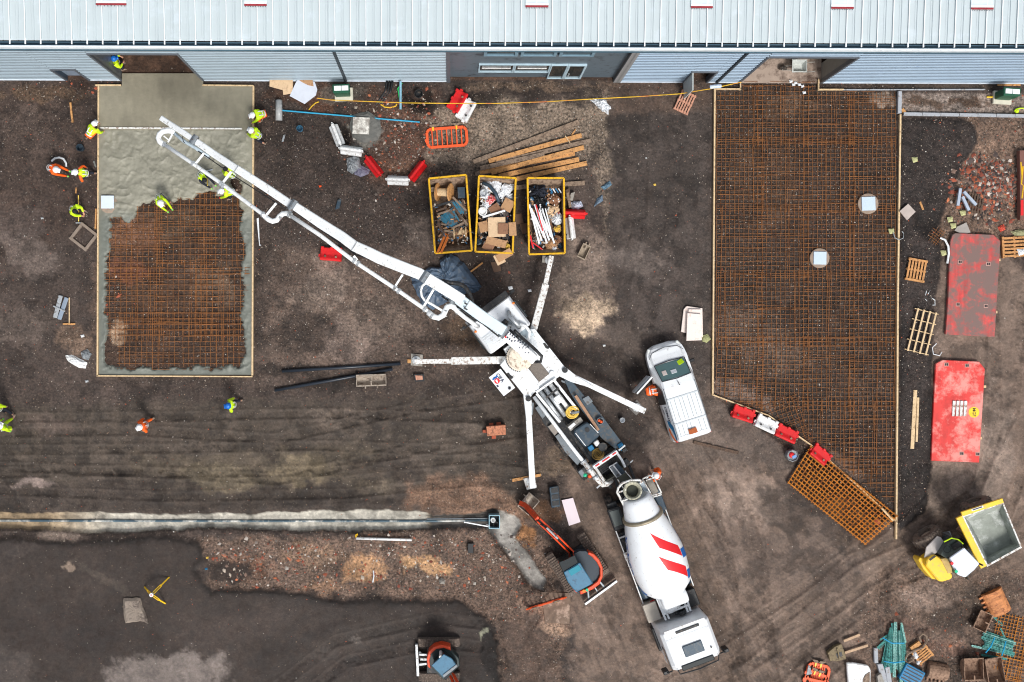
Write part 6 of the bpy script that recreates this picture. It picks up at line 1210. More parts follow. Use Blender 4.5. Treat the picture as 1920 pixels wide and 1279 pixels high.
# ================================================================ SITE DUMPER
dp = P(1800, 1030, 0); du = root('site_dumper', 'yellow articulated site dumper with white cab roof and a skip of grey concrete', 'dumper', (dp.x, dp.y, 0), 0)
def dwheel(px, py, r, w, ang):
    p = P(px, py, r); mb = MB(); a = R(ang); ax = Vector((math.cos(a), math.sin(a), 0)); mb.lathe([(r * .5, -w / 2), (r * .88, -w / 2), (r, -w * .3), (r, w * .3), (r * .88, w / 2), (r * .5, w / 2), (r * .5, -w / 2)], (p.x - dp.x, p.y - dp.y, r), 24, ax); o = mb.build('wheel', mat('muddy_tyre', (122, 108, 96), .9, 0, .25, 7, ((84, 72, 64), .4, 6)), du)
    mb = MB()
    for i in range(18): t = i * math.pi / 9; u = Vector((-ax.y, ax.x, 0)) * math.cos(t) + Vector((0, 0, 1)) * math.sin(t); mb.bar(Vector((p.x - dp.x, p.y - dp.y, r)) + u * (r * 1.01) - ax * w * .4, Vector((p.x - dp.x, p.y - dp.y, r)) + u * (r * 1.01) + ax * w * .4, .07, .05)
    mb.build('tyre_lugs', 'tread', o); mb = MB(); mb.lathe([(r * .5, -w * .4), (r * .42, w * .2), (.05, w * .22)], (p.x - dp.x, p.y - dp.y, r), 16, ax); mb.build('rim', mat('muddy_rim', (176, 158, 140), .8), o)
dwheel(1739, 1006, .68, .5, 125); dwheel(1784, 1066, .62, .5, -55); dwheel(1830, 948, .68, .5, 112); dwheel(1864, 1034, .5, .4, -68)
mb = MB(); mb.bar(P(1766, 1044, .8) - dp, P(1850, 1008, .8) - dp, .8, .4); mb.build('chassis', 'dark', du)
def dx_(name, pts, z0, z1, m, bevel=.02, par=None): return hx(du, name, pts, z0, z1, m, bevel, par)
en = dx_('engine_hood', [(1739, 1048), (1752, 1040), (1763, 1046), (1787, 1080), (1784, 1086), (1768, 1091), (1760, 1090), (1736, 1060)], .8, 1.65, 'dumpyel', .05)
dx_('rear_guard', [(1722, 1050), (1725, 1045), (1740, 1049), (1762, 1080), (1768, 1090), (1758, 1088), (1742, 1066), (1735, 1056), (1731, 1058), (1750, 1082), (1758, 1087), (1748, 1086), (1732, 1068)], .6, 1.3, 'dumpyel', .03)
dx_('vent_slots', [(1742, 1049), (1753, 1041), (1755, 1044), (1744, 1052)], 1.65, 1.66, 'black', 0, en)
dx_('wheel_guard', [(1733, 1046), (1737, 1026), (1758, 1005), (1765, 1008), (1774, 1022), (1752, 1040)], 1.4, 1.47, mat('muddy_panel', (188, 182, 178), .8, 0, .1, 5))
dx_('inner_panel', [(1764, 1048), (1782, 1044), (1786, 1074), (1778, 1076)], 1.2, 1.7, mat('muddy_yellow', (200, 172, 110), .8, 0, .15, 6))
cd = dx_('cab', [(1776, 1020), (1788, 1010), (1804, 1021), (1812, 1032), (1838, 1056), (1812, 1084), (1792, 1076), (1780, 1050), (1764, 1040)], 1.0, 1.9, mat('dark_cab_inside', (78, 88, 84), .6, 0, .3, 12))
dx_('cab_roof', [(1781, 1046), (1808, 1027), (1813, 1032), (1837, 1057), (1827, 1069), (1810, 1083), (1796, 1078), (1783, 1056)], 2.5, 2.6, mat('pale_blue_roof', (222, 230, 244), .4, 0, .03, 2), .03, cd)
dx_('roof_edge', [(1780, 1046), (1807, 1026), (1808, 1028), (1782, 1048)], 2.45, 2.49, 'navymark', 0, cd)
for q in ((1783, 1048), (1809, 1028), (1836, 1057), (1809, 1082)): p = P(*q, 2.2); mb = MB(); mb.box((p.x, p.y, 2.1), (.06, .06, .9)); mb.build('cab_post', 'dark', cd, world=True)
mb = MB(); mb.tube([P(1770, 1016, 2.0), P(1784, 1009, 2.0), P(1797, 1012, 2.0), P(1806, 1020, 2.0)], .03, 6); mb.build('grab_rail', 'hiyel', cd, world=True)
mb = MB(); p = P(1794, 1022, 1.95); mb.box((p.x, p.y, 1.95), (.5, .32, .1), .6); mb.build('seat', 'black', cd, .04, world=True); mb = MB(); mb.tube([P(1776, 1030, 2.0) + Vector((.16 * math.cos(t), .16 * math.sin(t), 0)) for t in [2 * math.pi * i / 12 for i in range(12)]], .015, 5, True); mb.build('steering_wheel', 'black', cd, world=True)
for q, m_ in (((1784, 1056), 'redmark'), ((1792, 1071), 'greenb')): p = P(*q, 2.65); mb = MB(); mb.cyl((p.x, p.y, 2.6), .07, .12, 10); mb.build('beacon', m_, cd, world=True)
mb = MB(); 
for i in range(5): mb.bar(P(1766, 999.5 + i * 2.6, 1.0), P(1780 + i * .6, 996.5 + i * 2.6, 1.0), .03, .03)
mb.bar(P(1766, 999, 1.0), P(1770, 1012, 1.0), .03, .03); mb.bar(P(1780, 996, 1.0), P(1784, 1007, 1.0), .03, .03); mb.build('step_grating', 'steelgrey', du, world=True)
dx_('skip_pivot', [(1800, 995), (1808, 988), (1824, 1012), (1820, 1024), (1808, 1008)], .8, 1.3, 'ruststeel')
# the skip: open tray with sloping floor
rim = [(1803.5, 967), (1881, 941), (1916.5, 1027), (1851, 1063)]; bott = [(1812, 975), (1874, 955), (1900, 1020), (1850, 1046)]
a = [P(x, y, 2.05) - dp for x, y in rim]; bb = [P(x, y, 1.12) - dp for x, y in bott]; cc = sum(a, Vector()) / 4
ai = [cc + (v - cc) * .93 for v in a]; bi = [sum(bb, Vector()) / 4 + (v - sum(bb, Vector()) / 4) * .92 + Vector((0, 0, .06)) for v in bb]
mb = MB(); mb.add([*a, *bb], [(i, i + 4, (i + 1) % 4 + 4, (i + 1) % 4) for i in range(4)] + [(4, 7, 6, 5)]); sk = mb.build('skip', 'dumpyel', du)
mb = MB(); mb.add([*a, *ai], [(i, (i + 1) % 4, (i + 1) % 4 + 4, i + 4) for i in range(4)]); mb.build('skip_rim', 'dirtywhite', sk)
mb = MB(); mb.add([*ai, *bi], [(i, (i + 1) % 4, (i + 1) % 4 + 4, i + 4) for i in range(4)] + [(4, 5, 6, 7)]); mb.build('skip_inside', mat('concrete_crust', (150, 156, 148), .8, 0, .2, 2, ((196, 200, 196), .42, 1.6), .3), sk)
mb = MB(); mb.bar(a[0] + Vector((-.12, -.05, -.06)), a[3] + Vector((-.14, -.02, -.06)), .3, .14); mb.bar(a[0] + Vector((.0, .06, -.05)), a[1] + Vector((0, .06, -.05)), .22, .12); mb.build('skip_beam', 'dumpyel', sk, .02)
o = text_mb('DUMPER', .22, a[0] + Vector((.3, .12, .03)), (a[1] - a[0]), Vector((0, 0, 1)).cross(a[1] - a[0]), .0, .003) if False else None
mb = MB(); d_ = (a[1] - a[0]).normalized(); s_ = a[0] + d_ * .45 + Vector((0, .1, .025)); mb.bar(s_, s_ + d_ * .55, .1, .01); mb.build('side_label', 'whitepl', sk); mb = MB(); mb.bar(s_ + d_ * .05 + Vector((0, 0, .008)), s_ + d_ * .5 + Vector((0, 0, .008)), .045, .006); mb.build('label_print', 'navymark', sk)
# ================================================================ SITE ITEMS
def gmean(pts): return max(0, gz(sum(p[0] for p in pts) / len(pts), sum(p[1] for p in pts) / len(pts)))
def flat(name, label, cat, pts, z0, z1, m, group=None, bevel=.006, parent=None):
    g = gmean(pts) if z0 <= .1 and parent is None else 0; mb = MB(); mb.prism(pxy(pts, z1 + g), z0 if z0 < .05 else z0 + g, z1 + g)
    if parent is not None:
        mb.v = [tuple(Vector(v) - parent.location) for v in mb.v]; return mb.build(name, m, parent, bevel)
    return single(name, label, cat, mb, m, group, bevel)
def plank(label, a, b, w=.2, h=.06, z=.03, m='wood', group=None, name='plank', z2=None, cat='plank'):
    pa = P(a[0], a[1], 0); pb = P(b[0], b[1], 0); z += max(gz(*a), gz(*b), 0) * .6; mb = MB(); mb.bar((pa.x, pa.y, z + h / 2), (pb.x, pb.y, (z if z2 is None else z2) + h / 2), w, h); return single(name, label, cat, mb, m, group, .004)
# long timbers above the skips
gp = 'long timbers lying above the skips'
for a, b, m_, z, lb in (((887, 304.5), (1085, 229), 'greywood', .03, 'brown weathered timber, topmost of the loose timbers above the skips'), ((916, 303), (1090, 254.5), 'wood', .05, 'bright orange timber with dark spots, second from the top above the skips'),
        ((931, 306), (1107, 264.5), 'greywood', .03, 'grey timber reaching furthest right among the loose timbers'), ((900, 317), (1020, 290), 'greywood', .1, 'short grey timber half under the orange ones'), ((921, 325), (1094, 277.5), 'wood', .12, 'orange timber in the middle of the fan above the skips'),
        ((900, 324), (1077, 288), 'wood', .04, 'pale orange timber partly covered in the middle of the fan'), ((891, 327), (950, 316), 'greywood', .02, 'short timber end poking out left of the fan'), ((935, 331), (1085, 299.5), 'wood', .04, 'orange timber ending above the third skip'),
        ((968, 336.5), (1100, 306.5), 'wood', .05, 'lowest orange timber of the fan above the skips'), ((967, 352), (1096, 343.5), 'greywood', .03, 'grey timber passing behind the second and third skips')):
    plank(lb, a, b, .21, .09, z, m_, gp)
plank('thin yellow lath lying across the grey timber', (1059, 256), (1068, 269), .04, .03, .16, 'palewood', None, 'lath'); plank('small orange offcut near the top ends of the timbers', (1072, 254), (1079, 243), .07, .04, .03, 'wood', None, 'offcut')
mb = MB(); rr_ = random.Random(5)
# skips
def lerp(a, b, t): return a + (b - a) * t
def skip(label, q, ang_note=None):
    zt = 1.3; a = [P(x, y, zt) for x, y in q]; c_ = sum(a, Vector()) / 4; t = root('skip', label, 'skip', (c_.x, c_.y, 0), 0, 'yellow rimmed skips in a row'); a = [v - Vector((c_.x, c_.y, 0)) for v in a]
    ends = 0.62; m_ = sum(a, Vector()) / 4; b = []
    for v in a: d = v - m_; b.append(Vector((m_.x + d.x * .93, m_.y + d.y * .72, .12)))
    ai = [m_ + (v - m_) * .965 for v in a]; bi = [Vector((v.x * .95, v.y * .95, .2)) for v in b]
    mb = MB(); mb.add([*a, *b, *ai, *bi], [(i, i + 4, (i + 1) % 4 + 4, (i + 1) % 4)[::-1] for i in range(4)] + [(8 + i, 8 + (i + 1) % 4, 12 + (i + 1) % 4, 12 + i)[::-1] for i in range(4)] + [(4, 5, 6, 7), (12, 15, 14, 13)]); mb.build('shell', 'skipin', t)
    mb = MB()
    for i in range(4): mb.bar(a[i] + Vector((0, 0, .02)), a[(i + 1) % 4] + Vector((0, 0, .02)), .085, .08)
    mb.build('rim', 'skipyel', t, .01)
    for i in (0, 1):
        mb = MB()
        for k in (.25, .75):
            p = lerp(a[1 + 0] if i == 0 else a[3], a[2] if i == 0 else a[0], k); mb.cyl(p + Vector((.04 if i == 0 else -.12, 0, -.25)), .05, .1, 10, (1, 0, 0))
        mb.build('lifting_lug', 'dark', t)
    return lambda u, v, z=.9: (lerp(lerp(a[0], a[1], u), lerp(a[3], a[2], u), v)) + Vector((c_.x, c_.y, z - zt))
s1 = skip('left yellow rimmed skip holding cable reels and broken blue pallets', [(804, 335), (874, 328), (884.5, 470), (816, 475)])
s2 = skip('middle yellow rimmed skip heaped with cardboard and white packaging', [(898, 330), (967, 334), (961, 475), (891, 472)])
s3 = skip('right yellow rimmed skip with black sacks, white pipes and crumpled paper', [(989, 334), (1057, 334), (1059, 475), (992, 477)])
def reel(label, p, r, w, ax, m='wood'):
    ax = Vector(ax).normalized(); t = root('cable_reel', label, 'cable reel', tuple(p), 0)
    for s_ in (-1, 1): mb = MB(); mb.lathe([(.03, 0), (r, 0), (r, .05), (.03, .05)], ax * (s_ * w / 2) - ax * .025, 24, ax); mb.build('flange', m, t)
    mb = MB(); mb.cyl(-ax * w / 2, r * .45, w, 18, ax); mb.build('core', 'palewood', t)
reel('large wooden cable reel on its side at the top of the left skip', s1(.38, .19, 1.0), .42, .62, (1, -.08, .35)); reel('pale cable reel lying in the lower half of the left skip', s1(.72, .73, .75), .3, .55, (1, .05, 0), 'palewood')
def stick(label, F, u0, v0, z0, u1, v1, z1, w, h, m, group=None, name='batten', cat='batten'):
    mb = MB(); mb.bar(F(u0, v0, z0), F(u1, v1, z1), w, h); return single(name, label, cat, mb, m, group, .003)
bb_ = mat('blue_timber', (30, 104, 130), .7, 0, .25, 6, ((96, 84, 72), .4, 9))
for i in range(11): t = i / 10; stick('blue painted pallet board in a fanned heap in the left skip', s1, .16 + .42 * t, .52 - .12 * t, .95 + .03 * (i % 3), .55 + .12 * t, .68 - .03 * t, 1.0 + .03 * (i % 2), .085, .03, bb_, 'blue pallet boards in the left skip')
for i in range(3): stick('blue painted board slanting under brown battens in the left skip', s1, .58 + .09 * i, .32, 1.1, .8 + .06 * i, .5, 1.12, .1, .03, bb_, 'upper blue boards in the left skip')
for i, (u0, v0, u1, v1) in enumerate(((.55, .33, .86, .62), (.6, .27, .95, .47), (.15, .43, .42, .40), (.15, .48, .5, .44), (.12, .6, .3, .74), (.3, .7, .55, .74), (.85, .3, .9, .5), (.8, .55, .95, .65), (.15, .55, .2, .7), (.5, .68, .85, .62), (.75, .66, .95, .58))):
    stick('brown broken pallet batten in the left skip', s1, u0, v0, 1.05 + .04 * (i % 3), u1, v1, 1.12 + .03 * (i % 2), .09, .05, 'greywood' if i % 2 else 'darkwood', 'brown battens in the left skip')
rs = random.Random(12)
for i in range(22):
    u0, v0 = rs.uniform(.1, .9), rs.uniform(.36, .72); a_ = rs.uniform(0, 3.14); l_ = rs.uniform(.15, .4); stick('small broken pallet piece in the left skip', s1, u0, v0, .85 + rs.uniform(0, .2), min(.95, max(.06, u0 + l_ * math.cos(a_))), min(.95, v0 + l_ * .5 * math.sin(a_)), .9 + rs.uniform(0, .15), rs.uniform(.05, .1), .04, ('greywood', 'darkwood', bb_, 'darkwood', 'wood')[i % 5], 'small broken pieces in the left skip')
for i in range(2): stick('orange plank leaning over the lower rim of the left skip', s1, .33 + .1 * i, .74, .9, .06 + .1 * i, 1.0, 1.36, .11, .05, mat('orange_board', (206, 112, 44), .7, 0, .15, 6), 'orange planks leaning out of the left skip')
stick('dark pipe lying across the left skip below the reel', s1, .14, .37, 1.12, .6, .32, 1.15, .1, .09, 'dark', None, 'pipe', 'pipe')
def boxy(label, F, u, v, z, sx, sy, sz, rz, m, name='box', cat='box', group=None, rx=0, ry=0): mb = MB(); mb.box(F(u, v, z), (sx, sy, sz), rz, ry, rx); return single(name, label, cat, mb, m, group, .01)
boxy('dark blue crate in the top right corner of the left skip', s1, .84, .22, .95, .34, .5, .4, .05, 'navy'); boxy('small brown box in the top left corner of the left skip', s1, .12, .14, 1.0, .3, .22, .2, .1, 'greywood')
boxy('brown board lying under the reels in the left skip', s1, .35, .62, .8, .9, .8, .1, .3, 'darkwood', 'board', 'board')
# contents of the two other skips: a base of mixed waste plus single pieces
def wastebase(F, label, m, z, seed, h=.25): 
    q = [F(.06, .06, 0), F(.94, .06, 0), F(.94, .93, 0), F(.06, .93, 0)]; mb = crumple([(p.x, p.y) for p in q], z, h, seed, 6, .04, 8, 'dome', .5); return single('waste_heap', label, 'waste', mb, m, None)
wastebase(s2, 'mixed pale and dark waste filling the middle skip', mat('mixed_waste', (150, 140, 134), .8, 0, .4, 9, ((60, 54, 54), .5, 5), .5), .55, 4)
wastebase(s3, 'mixed brown and dark waste filling the right skip', mat('brown_waste', (128, 104, 88), .8, 0, .4, 9, ((48, 44, 46), .5, 5), .5), .5, 6)
def rag(label, F, u, v, z, r, seed, m, name, cat, n=7, h=.12, asp=1.0, group=None, rz=0):
    rr = random.Random(seed); c_ = F(u, v, z); pts = []
    for i in range(n): a = 2 * math.pi * i / n; k = r * rr.uniform(.7, 1.2); x, y = k * math.cos(a) * asp, k * math.sin(a); pts.append((c_.x + x * math.cos(rz) - y * math.sin(rz), c_.y + x * math.sin(rz) + y * math.cos(rz)))
    return single(name, label, cat, crumple(pts, z, h, seed, 3, .2, 3, 'dome', .5), m, group)
for i, (u, v, r) in enumerate(((.25, .12, .3), (.5, .1, .28), (.75, .16, .32), (.9, .12, .2), (.6, .22, .26), (.2, .24, .24), (.85, .27, .26), (.25, .36, .24))): rag('crumpled white packaging near the top of the middle skip', s2, u, v, .95 + .05 * (i % 3), r, i + 10, 'whitebag', 'plastic_sheet', 'packaging', group='white packaging in the middle skip')
for i, (u, v, m_) in enumerate(((.08, .42, 'navy'), (.2, .52, 'navycloth'), (.1, .85, 'navy'), (.3, .78, 'black'), (.8, .62, 'greybag'), (.12, .62, 'black'))): rag('dark plastic scrap poking out of the middle skip', s2, u, v, .92, .2, i + 30, m_, 'scrap', 'scrap', group='dark scraps in the middle skip')
mb = MB(); mb.tube([s2(.1, .08, 1.25), s2(.3, .12, 1.3), s2(.48, .22, 1.3), s2(.58, .33, 1.28)], .085, 8); single('hose', 'thick black hose curving over the top of the middle skip', 'hose', mb, 'navy', smooth=True)
rag('red and white netting bag near the top of the middle skip', s2, .36, .29, 1.1, .24, 50, mat('red_net', (190, 60, 60), .7, 0, .5, 14, ((236, 220, 216), .45, 12)), 'net_bag', 'bag')
mb = MB(); c_ = s2(.15, .46, 1.1); mb.lathe([(.19, 0), (.21, .1), (.17, .12), (.15, .04), (.01, .04)], tuple(c_), 16); single('tub', 'round white tub at the left side of the middle skip', 'tub', mb, 'whitepl'); mb = MB(); c_ = s2(.15, .22, 1.1); mb.lathe([(.17, 0), (.18, .16), (.14, .16), (.13, .04), (.01, .04)], tuple(c_), 16); single('tub', 'grey ribbed tub near the top left of the middle skip', 'tub', mb, 'alu')
for lb, u, v, z, sx, sy, rz, m_, tl in (('folded cardboard flap standing at the right rim of the middle skip', .82, .36, 1.22, .5, .55, -.5, 'card', .15), ('brown cardboard sheet below the net bag in the middle skip', .48, .42, 1.12, .5, .42, .6, 'cardb', -.1), ('light flattened carton in the centre of the middle skip', .55, .66, 1.22, .8, .9, .03, 'ply', .03), ('dark brown open carton on top of the heap in the middle skip', .72, .68, 1.32, .46, .5, 0, 'cardb', 0),
        ('tan carton hanging over the right rim of the middle skip', .97, .68, 1.38, .34, .62, .05, 'card', .1), ('tan carton panel left of centre in the middle skip', .2, .66, 1.15, .45, .5, .25, 'card', -.1), ('long cardboard sheet near the bottom of the middle skip', .55, .86, 1.2, .95, .36, -.25, 'card', .05), ('crumpled tan cardboard at the lower left of the middle skip', .35, .92, 1.15, .5, .4, -.5, 'cardb', .1), ('folded brown carton hanging over the lower rim of the middle skip', .78, 1.03, 1.32, .75, .36, .5, 'card', .08), ('pale square carton panel sticking out below the middle skip', .66, 1.08, 1.25, .42, .5, .45, 'ply', .1)):
    boxy(lb, s2, u, v, z, sx, sy, .035, rz, m_, 'cardboard', 'cardboard', None, tl, -tl)
stick('white plastic length lying across the middle skip', s2, .15, .54, 1.22, .75, .44, 1.3, .09, .04, 'whitepl', None, 'plastic_strip', 'strip')
rag('small yellow foam lump in the lower right of the middle skip', s2, .86, .91, 1.15, .14, 61, 'yellowpaint' if False else 'straw', 'foam_piece', 'foam', h=.1)
for lb, u, v, r, asp in (('big shiny black sack at the top of the right skip', .3, .17, .42, 1.0), ('black sack below the biggest one in the right skip', .3, .28, .36, 1.1), ('black sack in the centre of the right skip', .45, .4, .34, .7)): rag(lb, s3, u, v, .95, r, int(u * 90 + v * 77), 'black' if v > .2 else 'navycloth', 'sack', 'sack', 9, .3, asp)
for i in range(7): stick('white plastic pipe in a slanting bundle in the right skip', s3, .04 + .05 * i, .34 + .05 * (i % 3), 1.15 + .03 * (i % 2), .3 + .07 * i, .86 - .04 * (i % 3), 1.1 + .03 * i % .1, .08, .05, 'cleanwhite', 'white pipes in the right skip', 'pipe', 'pipe')
for i in range(3): stick('white plastic length crossing the slanting pipes in the right skip', s3, .32 + .08 * i, .4, 1.25, .55 + .06 * i, .78, 1.24, .05, .04, 'cleanwhite', 'crossing white lengths in the right skip', 'pipe', 'pipe')
stick('red plastic strip among the white pipes of the right skip', s3, .22, .35, 1.3, .4, .7, 1.3, .05, .04, 'redmark', None, 'strip', 'strip'); stick('red and white strip at the lower left of the right skip', s3, .05, .75, 1.2, .12, .92, 1.2, .07, .04, 'redmark', None, 'strip', 'strip'); stick('red strip at the bottom of the right skip', s3, .1, .84, 1.2, .38, .94, 1.2, .05, .04, 'redmark', None, 'strip', 'strip')
for i, (u, v, r, m_) in enumerate(((.74, .27, .3, 'cardb'), (.72, .42, .34, 'ply'), (.82, .53, .3, 'whitebag'), (.18, .3, .2, 'card'), (.65, .86, .34, 'card'), (.72, .93, .2, 'whitebag'), (.82, .66, .2, 'straw'), (.85, .8, .22, 'cardb'), (.9, .9, .18, 'navy'), (.55, .52, .2, 'greybag'))): rag('crumpled paper and packing in the right skip', s3, u, v, .92, r, 70 + i, m_, 'crumpled_paper', 'paper', 8, .16, group='crumpled paper in the right skip')
for i in range(4): stick('blue and white strip in the top right corner of the right skip', s3, .62 + .08 * i, .13, 1.1, .7 + .08 * i, .19, 1.1, .05, .04, ('bluepl', 'whitepl')[i % 2], 'small strips in the right skip', 'strip', 'strip')
# small mixed debris nobody could count, filling the gaps in the three skips
dpal = [linarr(c) for c in ((230, 230, 226), (40, 50, 66), (150, 110, 80), (190, 150, 112), (60, 110, 150), (170, 60, 52), (110, 100, 92), (206, 200, 190))]
def debris(label, F, n, v0, v1, seed, wts):
    r_ = random.Random(seed); mb = MB(); cs = []
    for i in range(n):
        p = F(r_.uniform(.07, .93), r_.uniform(v0, v1), r_.uniform(.86, 1.08)); a, b = r_.uniform(.05, .2), r_.uniform(.02, .08); mb.box(p, (a, b, r_.uniform(.01, .04)), r_.uniform(0, 6.3), r_.uniform(-.5, .5), r_.uniform(-.5, .5)); cs += [r_.choices(range(8), wts)[0]] * 8
    o = single('mixed_debris', label, 'debris', mb, mat('debris', (150, 140, 130), .7, 0, .15, 9, attr='Col'), kind='stuff'); ca = o.data.color_attributes.new('Col', 'FLOAT_COLOR', 'POINT'); c4 = np.ones((len(cs), 4), np.float32); c4[:, :3] = np.array(dpal)[cs]; ca.data.foreach_set('color', c4.ravel())
debris('small brown and blue fragments among the battens of the left skip', s1, 130, .34, .9, 1, (1, 2, 6, 4, 3, 0, 5, 1)); debris('small pale and dark scraps between the cartons of the middle skip', s2, 260, .06, .94, 2, (8, 3, 3, 4, 1, 1, 2, 5)); debris('small mixed scraps between the sacks and pipes of the right skip', s3, 240, .1, .94, 3, (5, 3, 4, 4, 3, 1, 3, 4))
# plastic water-filled barriers
def barrier(label, x, y, deg, m, lying=False, L=1.0, group='red and white plastic barriers'):
    p = P(x, y, .35 if not lying else .2); t = root('plastic_barrier', label, 'barrier', (p.x, p.y, max(0, gz(x, y)) * .5), R(deg), group)
    prof = [(-.22, 0), (.22, 0), (.22, .1), (.1, .26), (.07, .6), (-.07, .6), (-.1, .26), (-.22, .1)]
    if lying: prof = [(-.3 + z, .22 + y_) for y_, z in prof]
    mb = MB(); mb.ring([[Vector((-L / 2, a, b)) for a, b in prof], [Vector((L / 2, a, b)) for a, b in prof]]); mb.build('body', m, t, .03)
    for s_ in (-1, 1):
        mb = MB(); 
        if lying: mb.box((s_ * (L / 2 + .03), .1 * s_, .24), (.09, .14, .1))
        else: mb.cyl((s_ * (L / 2 + .04), 0, .1), .045, .42, 10)
        mb.build('coupling_lug', m, t, .01)
    mb = MB()
    if lying:
        for xx in (-.25, .25): mb.cyl((xx, -.12, .40), .05, .03, 12)
        mb.build('drain_plug', 'dark' if m == 'whitepl' else 'ruststeel', t)
        for xx in (-.42, 0, .42): mb = MB(); mb.box((xx, .28, .27), (.14, .12, .16)); mb.build('top_lug', m, t, .02)
    else:
        mb.box((0, 0, .605), (L * .82, .05, .03)); mb.build('top_ridge', m, t, .01)
for a in (('white barrier upright beside the square manhole cover, left of it', 631, 252, -68, 'whitepl'), ('white barrier upright just below the square manhole pad', 658, 281, -8, 'whitepl'), ('red barrier upright next to the grey bags', 700, 311, -52, 'redpl'), ('red barrier upright left of the first skip', 782, 320, 52, 'redpl'),
          ('white barrier upright between two red ones', 746, 337, -2, 'whitepl'), ('red barrier lying alone under the white boom', 621, 477, -5, 'redpl', True), ('red barrier lying near the entrance doors', 858, 190, 60, 'redpl', True), ('white barrier lying against the red one near the entrance doors', 874, 207, 62, 'whitepl', True),
          ('red barrier upright against the right side of the third skip', 1078, 400, -3, 'redpl'), ('white barrier upright below the red one beside the third skip', 1070, 427, -83, 'whitepl'), ('red barrier lying, left of three below the large mesh slab', 1393, 776, -18, 'redpl', True), ('white barrier lying between two red ones below the large mesh slab', 1436, 795, -25, 'whitepl', True), ('red barrier lying, right of three below the large mesh slab', 1474, 813, -25, 'redpl', True)): barrier(*a)
# orange pedestrian barriers
def ped(label, x, y, deg, flat_=True, L=1.85, W=.85, tilt=0):
    p = P(x, y, .15 if flat_ else .6); t = root('pedestrian_barrier', label, 'barrier', (p.x, p.y, 0.06), R(deg))
    Mx = Matrix.Identity(4) if flat_ else Matrix.Rotation(R(78), 4, 'X') @ Matrix.Translation((0, W / 2, 0))
    o = [(-L / 2 + .12, -W / 2), (L / 2 - .12, -W / 2), (L / 2, -W / 2 + .15), (L / 2, W / 2 - .15), (L / 2 - .12, W / 2), (-L / 2 + .12, W / 2), (-L / 2, W / 2 - .15), (-L / 2, -W / 2 + .15)]
    mb = MB(Mx); 
    for i in range(8): a, b = o[i], o[(i + 1) % 8]; mb.bar((*a, .04), (*b, .04), .13, .07)
    mb.build('frame', 'orangepl', t, .01)
    for k in range(7): mb = MB(Mx); x0 = -L / 2 + .24 + k * (L - .48) / 6; mb.bar((x0, -W / 2 + .06, .04), (x0, W / 2 - .06, .04), .055, .05); mb.build('upright_bar', 'orangepl', t, .005)
    for xx in (-L / 2 + .3, L / 2 - .45):
        mb = MB(Mx); mb.bar((xx, W / 2 - .1, .09), (xx, W / 2 + .08, .1), .07, .04); f = mb.build('foot_clip', 'yellowpaint', t); mb = MB(Mx); mb.prism([(xx - .05, W / 2 + .06), (xx + .05, W / 2 + .06), (xx + .2, W / 2 + .2), (xx - .2, W / 2 + .2)], .05, .11); mb.build('foot', 'greywood', f)
    mb = MB(Mx); mb.box((-L / 2 - .06, -.1, .05), (.1, .14, .06)); mb.build('hook', 'orangepl', t)
ped('orange pedestrian barrier with grey feet lying flat above the first skip', 838, 257, 4)
ped('orange pedestrian barrier standing on edge over the dirty board by the digger', 1026, 1134, 17, False, 1.8, .8)
for i, (x, y, a) in enumerate(((1534, 1262, -12), (1530, 1278, -20))): ped(('upper', 'lower')[i] + ' orange pedestrian barrier in the pile at the bottom edge', x, y, a, True, 1.0, .75)
# sheets, bags and covers
def sheet(name, label, cat, pts, z, h, m, seed=1, mode='dome', amp=.3, group=None, jag=.08, rings=5, smooth=False):
    if z < .1: z += gmean(pts)
    return single(name, label, cat, crumple(pxy(pts, z + h), z, h, seed, rings, jag, 4, mode, amp), m, group, smooth=smooth)
flat('cardboard_sheet', 'tan cardboard sheet against the wall with a torn white corner', 'cardboard', [(506, 143), (549, 148), (549, 175), (531, 178), (530, 169), (505, 162)], .1, .13, 'ply'); flat('board', 'pale grey plasterboard sheet beside the tan cardboard', 'board', [(557, 150), (590, 153), (595, 168), (592, 179), (571, 195), (543, 180), (553, 158)], .12, .15, mat('pale_board', (206, 212, 224), .7, 0, .05, 3))
flat('cardboard_sheet', 'torn brown cardboard behind the pale plasterboard', 'cardboard', [(560, 150), (586, 150), (588, 162), (578, 160), (566, 154)], .16, .175, 'card')
sheet('plastic_bag', 'grey bag of crumpled polythene beside the red barrier', 'bag', [(649, 295), (664, 291), (674, 296), (676, 316), (660, 325), (650, 318)], .02, .25, 'greybag', 3); sheet('plastic_sheet', 'purple grey plastic sheet next to the crumpled bag', 'sheet', [(670, 306), (694, 318), (690, 326), (676, 332), (664, 326)], .02, .1, mat('purple_grey_sheet', (112, 110, 130), .5), 4)
sheet('plastic_sheet', 'crumpled white plastic sheet on the gravel near the yellow tape', 'sheet', [(1107, 184), (1120, 181), (1136, 183), (1147, 198), (1142, 212), (1130, 206), (1116, 194)], .02, .25, 'whitebag', 7, amp=.6, jag=.3)
tp_ = single('tarpaulin', 'dark tarpaulin folded under the boom beside the first skip', 'tarpaulin', crumple(pxy([(835, 478), (846, 474), (870, 492), (903, 535), (900, 545), (886, 549), (862, 552), (838, 566), (812, 580), (790, 572), (780, 545), (768, 520), (790, 512), (806, 500), (826, 500), (824, 488)], .4), .0, .42, 8, 7, .06, 4, 'flat', .22), 'tarp')
sheet('polythene_bag', 'small clear bag beside the folded white float covers', 'bag', [(150, 660), (162, 655), (170, 664), (164, 676), (152, 672)], .01, .15, 'greybag', 5); sheet('foam_wrap', 'folded white foam wrap lying left of the slab corner', 'wrap', [(119, 667), (132, 665), (162, 680), (158, 691), (146, 690), (126, 678)], .01, .16, 'whitepl', 6)
